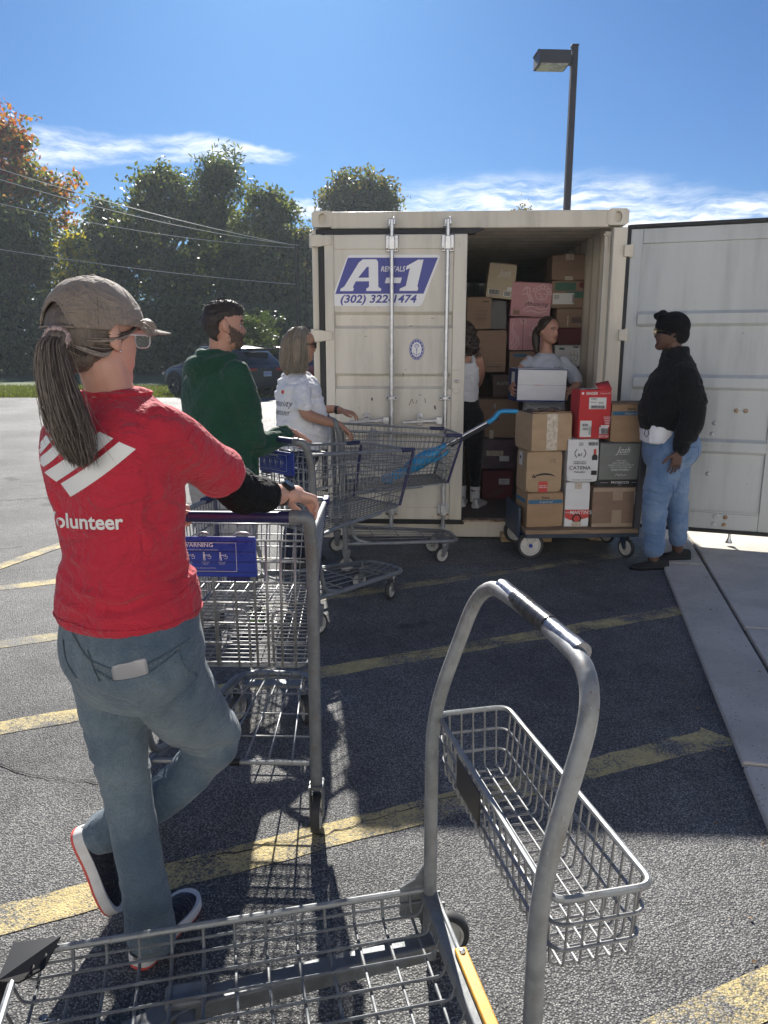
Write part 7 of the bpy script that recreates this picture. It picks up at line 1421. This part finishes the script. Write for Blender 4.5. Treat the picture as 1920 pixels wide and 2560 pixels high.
def tree(name, label, x, y, h, prof, rad, mats, pick, clumps, per, sz, sig, trunk=.18, seed=0, group='trees beyond the lot', bare=.15, flat=1.0, limbs=14, lobes=None, pine=False, k=1.35):
    """prof: (height fraction, radius fraction) of the crown"""
    x, y, h, rad, sz, sig, trunk = x*k, y*k, 1.57+(h-1.57)*k*(.965 if y < 45 else 1), rad*k, sz*k, sig*k, trunk*k
    if lobes: lobes = [(a*k, b_*k, c*k, 1.57+(d-1.57)*k) for a, b_, c, d in lobes]
    r = np.random.default_rng(seed+100); t = empty(name, (x, y, 0), r.uniform(0, 6.28), label, 'tree', group); rd = random.Random(seed)
    C_ = []; nb = max(6, clumps//9); br_ = []
    for q in range(nb):
        f = bare+(1-bare)*((q+r.uniform(.1, .9))/nb)**.85; a = r.uniform(0, 6.283); R_ = 1.2*rad*interp(prof, f)*r.uniform(.75, 1.25); br_.append((R_*r.uniform(.35, .82)*math.cos(a), R_*r.uniform(.35, .82)*math.sin(a), h*f, rad*r.uniform(.17, .34)*(1-.45*f)))
    while len(C_) < clumps:
        a = r.uniform(0, 6.283); q = r.uniform(.35, 1.0)**.6
        if lobes: lx, ly, lr, lh = lobes[r.integers(len(lobes))]; C_.append((lx+lr*q*math.cos(a)*r.uniform(.8, 1.2), ly+lr*q*math.sin(a), lh+(r.uniform(-1, 1))*lr*1.25*math.sqrt(max(.02, 1-q*q*.8)))); continue
        bx, by_, bz_, bs = br_[r.integers(nb)]; g = r.normal(size=3); C_.append((bx+g[0]*bs*1.12, by_+g[1]*bs*1.12, min(h*1.03, bz_+g[2]*bs*.6+.10*math.hypot(bx, by_)*q)))
    C_ = np.array(C_); P = np.repeat(C_, per, 0); off = r.normal(size=P.shape)*sig*np.array([1, 1, .62]); P = P+off
    N = off/(np.linalg.norm(off, axis=1)[:, None]+1e-6)*.5+r.normal(size=P.shape)*.7; N /= np.linalg.norm(N, axis=1)[:, None]
    keep = P[:, 2] > .15; P, N = P[keep], N[keep]; S = r.uniform(.6, 1.25, len(P))*sz
    mi = pick(P, h, r); build(card_mesh('crown', P, N, S, mats, mi, .26 if pine else .55, .0), 'crown', mats, t, smooth=False, kind=None)
    mb = MB(); hh = h*(.93 if pine else .72); mb.tube(cr([(0, 0, -.1), (.05*rd.uniform(-1, 1), .05, hh*.3), (.12*rd.uniform(-1, 1), .1*rd.uniform(-1, 1), hh*.65), (.1*rd.uniform(-1, 1), 0, hh)], 4), crs([trunk*1.15, trunk*.9, trunk*.6, trunk*.18], 4), 8); build(mb, 'trunk', M_BARK, t)
    mb = MB()
    for k in range(limbs):
        c = C_[rd.randrange(len(C_))]; z0 = max(.08*h, min(hh*.95, c[2]-rd.uniform(.05, .22)*h)); mb.tube(cr([(0, 0, z0), (c[0]*.5, c[1]*.5, z0+(c[2]-z0)*.35), tuple(c)], 3), crs([trunk*.38, trunk*.22, .015], 3), 5)
    build(mb, 'limb', M_BARK, t, kind='stuff'); return t
one = lambda P, h, r: np.zeros(len(P))
two = lambda p: (lambda P, h, r: (r.random(len(P)) < p).astype(int))
ROUND = [(.0, .5), (.2, .85), (.45, 1.0), (.7, .85), (.88, .5), (1.0, .12)]; CONE = [(0, .9), (.15, 1.0), (.5, .72), (.8, .36), (1, .05)]; PINE = [(.0, .75), (.2, 1.0), (.5, .9), (.75, .6), (.9, .3), (1, .06)]; COL = [(0, .8), (.3, 1.0), (.6, .85), (.85, .5), (1, .08)]
def autumn(P, h, r):
    q = P[:, 2]/h+r.normal(size=len(P))*.10+.10*np.sin(P[:, 0]*1.3+P[:, 1]); return np.where(q > .88, np.where(r.random(len(P)) < .25, 2, np.where(r.random(len(P)) < .75, 1, 0)), np.where(q > .66, np.where(r.random(len(P)) < .38, 1, 0), 0))
tree('autumn_tree', 'tall tree turning orange and red at its top, far left edge', -19.6, 40.5, 13.0, ROUND, 3.3, [L_OAK, L_ORANGE, L_RED], autumn, 330, 46, .15, .40, .24, 1, bare=.2)
tree('pine_tree', 'dark green pine in front of the orange tree', -17.3, 36.5, 7.6, PINE, 2.9, [L_PINE], one, 260, 48, .17, .36, .2, 2, pine=True, bare=.06)
tree('pine_tree', 'broad dark pine cut off by the left frame edge', -21.5, 37.5, 8.6, PINE, 3.4, [L_PINE], one, 220, 46, .17, .38, .22, 3, pine=True, bare=.05)
tree('young_tree', 'thin young tree with yellow-green leaves above the cap', -14.6, 37.0, 6.7, COL, 1.25, [L_YEL, L_OAK], two(.3), 80, 26, .13, .26, .07, 4, bare=.42)
tree('cedar_tree', 'slim pointed cedar beside the yellow-green young tree', -14.3, 41.5, 8.9, CONE, 1.9, [L_PINE, L_BROWN], two(.15), 200, 50, .13, .30, .16, 5, bare=.05)
tree('broad_tree', 'rounded olive tree left of the pointed tall pine', -11.3, 40.5, 10.2, ROUND, 2.9, [L_OAK, L_DARK], two(.45), 330, 48, .14, .36, .26, 6, bare=.06)
tree('pine_tree', 'tallest pine with a pointed tufted top in the middle of the tree line', -8.1, 40.0, 10.9, PINE, 2.3, [L_PINE, L_OAK], two(.25), 300, 48, .16, .33, .24, 7, pine=True, bare=.06)
tree('broad_tree', 'olive tree with a rounded top right of the tallest pine', -5.9, 41.0, 9.3, ROUND, 2.4, [L_OAK, L_DARK], two(.4), 290, 48, .14, .34, .24, 8, bare=.06)
tree('broad_tree', 'bronze-tinted tree next to the container roof', -3.7, 42.0, 7.6, ROUND, 2.0, [L_BROWN, L_OAK], two(.5), 250, 48, .13, .34, .22, 9, bare=.06)
tree('broad_tree', 'three-lobed tree top rising above the container roof', -1.55, 46.0, 12.1, COL, 2.2, [L_OAK, L_BROWN], two(.4), 260, 46, .14, .34, .25, 10, bare=.3, lobes=[(-1.15, 0, .95, 9.7), (.1, .2, 1.1, 10.4), (1.3, 0, .85, 9.8), (0, 0, 1.6, 8.0), (-1.0, 0, 1.3, 7.8), (1.2, 0, 1.3, 7.8)])
tree('thin_tree', 'sparse twig tips just above the container roof by the lamp post', 7.6, 46.0, 9.85, ROUND, 2.2, [L_BROWN], one, 46, 9, .10, .35, .12, 11, bare=.4, limbs=46)
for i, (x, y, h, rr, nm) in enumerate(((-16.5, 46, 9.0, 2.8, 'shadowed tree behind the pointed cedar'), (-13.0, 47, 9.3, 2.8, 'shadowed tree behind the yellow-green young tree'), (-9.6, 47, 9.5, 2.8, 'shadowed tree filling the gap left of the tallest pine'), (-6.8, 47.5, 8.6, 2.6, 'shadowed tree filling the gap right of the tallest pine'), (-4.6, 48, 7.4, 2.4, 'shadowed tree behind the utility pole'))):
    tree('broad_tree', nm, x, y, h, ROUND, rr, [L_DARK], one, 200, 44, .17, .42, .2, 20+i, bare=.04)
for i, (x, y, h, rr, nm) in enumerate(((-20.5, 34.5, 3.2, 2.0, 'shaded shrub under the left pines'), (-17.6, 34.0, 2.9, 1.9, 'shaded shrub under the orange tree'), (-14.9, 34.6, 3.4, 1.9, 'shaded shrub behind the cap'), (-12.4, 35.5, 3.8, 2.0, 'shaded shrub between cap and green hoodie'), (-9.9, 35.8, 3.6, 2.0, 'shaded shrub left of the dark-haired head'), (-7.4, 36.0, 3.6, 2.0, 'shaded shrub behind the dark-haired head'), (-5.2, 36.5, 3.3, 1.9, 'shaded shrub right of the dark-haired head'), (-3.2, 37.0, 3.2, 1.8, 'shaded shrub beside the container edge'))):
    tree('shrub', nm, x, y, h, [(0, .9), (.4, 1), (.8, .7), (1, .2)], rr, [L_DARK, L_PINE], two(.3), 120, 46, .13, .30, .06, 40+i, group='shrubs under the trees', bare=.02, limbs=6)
tree('shrub', 'glossy leafy bush catching the sun behind the parked cars', -4.75, 29.5, 2.75, [(0, .8), (.4, 1), (.8, .75), (1, .2)], 1.1, [L_GLOSS], one, 90, 40, .075, .18, .05, 60, group='shrubs under the trees', bare=.05, limbs=8, k=1.0)
# grass
g_n = 26000; gx = rng.uniform(-24, -1.5, g_n); gy = 24.62+rng.uniform(0, 1, g_n)**1.6*8; gh = rng.uniform(.04, .11, g_n); an = rng.uniform(0, 6.28, g_n); wv = .012+rng.uniform(0, .02, g_n)
gv = np.stack([np.c_[gx-np.cos(an)*wv, gy-np.sin(an)*wv, np.full(g_n, -.03)], np.c_[gx+np.cos(an)*wv, gy+np.sin(an)*wv, np.full(g_n, -.03)], np.c_[gx+rng.normal(0, .03, g_n), gy+rng.normal(0, .03, g_n), gh]], 1).reshape(-1, 3)
me = bpy.data.meshes.new('grass'); me.vertices.add(3*g_n); me.vertices.foreach_set('co', gv.ravel()); me.loops.add(3*g_n); me.loops.foreach_set('vertex_index', np.arange(3*g_n, dtype=np.int32)); me.polygons.add(g_n); me.polygons.foreach_set('loop_start', np.arange(0, 3*g_n, 3, dtype=np.int32)); me.update(calc_edges=True)
go = build(me, 'grass', leaf_mat('grass_blades', (.06, .085, .02), (.12, .145, .035), .4), None, smooth=False); go['kind'] = 'stuff'; go['label'] = 'short lawn grass between the lot and the trees'
# ---------------------------------------------------------------- utility pole and wires
up = empty('utility_pole', (-4.22, 38.2, 0), 0, 'thin dark utility pole standing in front of the trees', 'utility pole')
build(MB().tube([(0, 0, -.1), (0, 0, 3.2), (0, 0, 6.6)], [.14, .12, .095], 10), 'shaft', M_BARK, up); build(MB().tube([(.42, .2, -.1), (.40, .2, 2.5), (.38, .2, 5.2)], [.06, .055, .05], 8), 'brace_post', M_BARK, up); build(MB().box((0, 0, 6.35), (.9, .08, .09)), 'crossarm', M_BARK, up)
M_CABLE = mat('pale_cable', (.62, .61, .58), .3, metal=.6)
def wire(label, a, b, sag, r=.014):
    P = [V(a).lerp(V(b), i/24)+V((0, 0, -sag*4*(i/24)*(1-i/24))) for i in range(25)]; tag(build(MB().tube(P, r, 5), 'overhead_wire', M_CABLE), label, 'wire', 'overhead wires')
wire('uppermost overhead wire sloping down to the utility pole', (-4.3, 38.2, 6.42), (-24.5, 26, 11.6), .75); wire('second overhead wire just below the uppermost one', (-4.1, 38.1, 6.40), (-24.5, 26.3, 11.3), 1.0)
wire('third overhead wire crossing in front of the pines', (-4.2, 38.2, 6.30), (-24.5, 26.0, 9.6), .95); wire('lowest overhead wire passing above the cap', (-4.2, 38.2, 4.6), (-24.5, 26, 6.9), .45)
# ---------------------------------------------------------------- parked cars
M_GLASSC = mat('tinted_car_glass', (.02, .025, .03), .05, spec=.6); M_CLAD = mat('black_cladding', (.02, .02, .022), .6); M_TAIL = mat('tail_lamp', (.35, .015, .012), .15, coat=.5); M_TAILON = mat('red_reflector', (.6, .03, .02), .2); M_ALLOY = mat('dark_alloy', (.10, .10, .11), .3, metal=.8); M_PLATE = mat('plate_blue_white', (.35, .42, .55), .4)
def car(label, loc, rz, paint, roof=None):
    c = empty('parked_car', loc, rz, label, 'car', 'cars parked by the lawn')
    # stations: y (rear negative), half width, underside, belt, roof height, roof half width
    ST = [(-2.26, .78, .42, .92, .94, .70), (-2.18, .86, .36, 1.00, 1.04, .74), (-1.95, .90, .30, 1.03, 1.34, .62), (-1.62, .92, .27, 1.02, 1.56, .62), (-1.55, .92, .27, 1.02, 1.575, .625), (-.80, .925, .25, 1.00, 1.64, .66), (-.70, .925, .25, 1.00, 1.645, .66), (.25, .92, .25, .98, 1.63, .66), (.33, .92, .25, .98, 1.62, .655), (.95, .91, .26, .97, 1.22, .70), (1.12, .905, .27, .97, 1.08, .74), (1.75, .88, .29, .90, .98, .72), (2.10, .80, .33, .78, .84, .66), (2.26, .66, .42, .62, .66, .52)]
    rings = []
    for y, w, zb, zl, zt, wt_ in ST:
        m_ = (zl+zb)/2; half = [(w*.86, zb), (w, zb+.10), (w*1.0, m_), (w*.985, zl-.06), (w*.955, zl), (wt_, zt-.05 if zt-zl > .1 else zt-.02), (wt_*.86, zt)]
        rings.append([(x, y, z) for x, z in half]+[(-x, y, z) for x, z in reversed(half)])
    mb = MB(); mb.loft(rings); n = 14
    def glassy(i, j):
        if j in (4, 8): return i in (3, 4, 5, 6, 7, 8)[1:6:2] or i in (4, 6, 8) or i == 2
        return False
    k = 0
    for i in range(len(ST)-1):
        for j in range(n):
            if j in (4, 8) and i in (2, 4, 6, 8): mb.m[k] = 1
            elif j in (5, 6, 7) and i in (1, 2, 9): mb.m[k] = 1 if (i == 9 or i in (1, 2)) else 0
            elif j in (0, 12, 13): mb.m[k] = 2
            elif roof and j in (5, 6, 7) and 3 <= i <= 8: mb.m[k] = 3
            k += 1
    body = build(mb, 'body', [paint, M_GLASSC, M_CLAD, roof or paint], c, angle=32, bevel=.02)
    for sx in (-1, 1):
        for y in (-1.38, 1.40):
            wheel('wheel', (sx*.83, y, .35), (1, 0, 0), .35, .23, c, rim=M_ALLOY, spokes=7, n=30); a = MB().tube([(sx*.90, y+.42*math.cos(t), .35+.42*math.sin(t)) for t in [i*math.pi/14 for i in range(15)]], .05, 6, flat=.5); build(a, 'wheel_arch', M_CLAD, c)
            build(MB().lathe([(0, -.02), (.41, -.02), (.41, .02), (0, .02)], (sx*.80, y, .36), (1, 0, 0), 20), 'wheel_well', M_CRACK, c)
        build(MB().box((sx*.62, -2.235, .90), (.40, .06, .10)).box((sx*.82, -2.12, .93), (.12, .22, .09)), 'tail_lamp', M_TAIL, c, bevel=.02)
        build(MB().box((sx*.68, -2.262, .50), (.22, .03, .035)), 'reflector', M_TAILON, c, bevel=.008); build(MB().box((sx*.66, 2.14, .70), (.30, .14, .09)), 'head_lamp', M_RIM, c, bevel=.02)
        build(MB().box((sx*1.0, .62, 1.04), (.17, .14, .13)), 'mirror', paint, c, bevel=.03); build(MB().tube([(sx*.52, -2.24, .34), (sx*.52, -2.30, .34)], .045, 12), 'exhaust', M_STEEL, c)
        build(MB().box((sx*.93, -.3, .78), (.02, .2, .025)), 'door_handle', paint, c, bevel=.006)
        build(MB().bar((sx*.58, -1.5, 1.63), (sx*.60, .2, 1.665), .03, .03), 'roof_rail', M_CLAD, c)
    build(MB().box((0, -2.285, .76), (.34, .02, .16)), 'number_plate', M_PLATE, c, bevel=.004); text_on('4 81726', .10, (0, -2.297, .76), (1, 0, 0), (0, 0, 1), (0, -1, 0), 'plate_digits', M_NAVYC, c)
    em = MB().tube([(.065*math.cos(t), -2.262, .965+.045*math.sin(t)) for t in [i*math.pi/8 for i in range(16)]], .006, 5, closed=True).tube([(-.045, -2.262, .985), (0, -2.262, .955), (.045, -2.262, .985)], .006, 5); build(em, 'emblem', M_STEEL, c)
    build(MB().box((0, -2.265, .45), (1.5, .05, .16)), 'rear_bumper', M_CLAD, c, bevel=.03); build(MB().box((0, -1.90, 1.52), (1.16, .26, .03), Matrix.Rotation(-.25, 3, 'X')), 'spoiler', paint, c, bevel=.01); build(MB().bar((-.2, -2.16, 1.10), (.22, -2.13, 1.13), .012, .012), 'rear_wiper', M_CLAD, c)
    return c
P_BLUE = mat('dark_blue_car_paint', (.010, .016, .026), .28, metal=.3, coat=.5); P_RED = mat('dark_red_car_paint', (.22, .012, .016), .22, metal=.3, coat=1.0); P_BLK = mat('black_car_paint', (.012, .013, .015), .2, coat=1.0)
car('dark blue hatchback seen from behind beside the green hoodie', (-5.55, 26.05, 0), R(52), P_BLUE)
car('black car with reddish roof parked behind the dark blue hatchback', (-4.75, 30.1, 0), R(58), P_BLK, P_RED)
car('red car glimpsed between the white t-shirt and the container', (-1.95, 27.2, 0), R(48), P_RED)


# ---------------------------------------------------------------- haze volume added to lift the far trees like lens veil
hz = MB().box((0, 625, 11.2), (1900, 1700, 24.8)); hv = bpy.data.materials.new('veil_haze'); hv.use_nodes = True; t = NT(hv.node_tree); t.n.clear()
pv = t.node('ShaderNodeVolumePrincipled'); pv.inputs['Color'].default_value = (.80, .90, 1.0, 1); pv.inputs['Density'].default_value = .0007; pv.inputs['Anisotropy'].default_value = .3
t.l.new(pv.outputs[0], t.node('ShaderNodeOutputMaterial').inputs['Volume']); ho = build(hz, 'haze', hv, None, smooth=False); ho['kind'] = 'stuff'; ho['label'] = 'thin haze added over the lot to imitate lens veil'
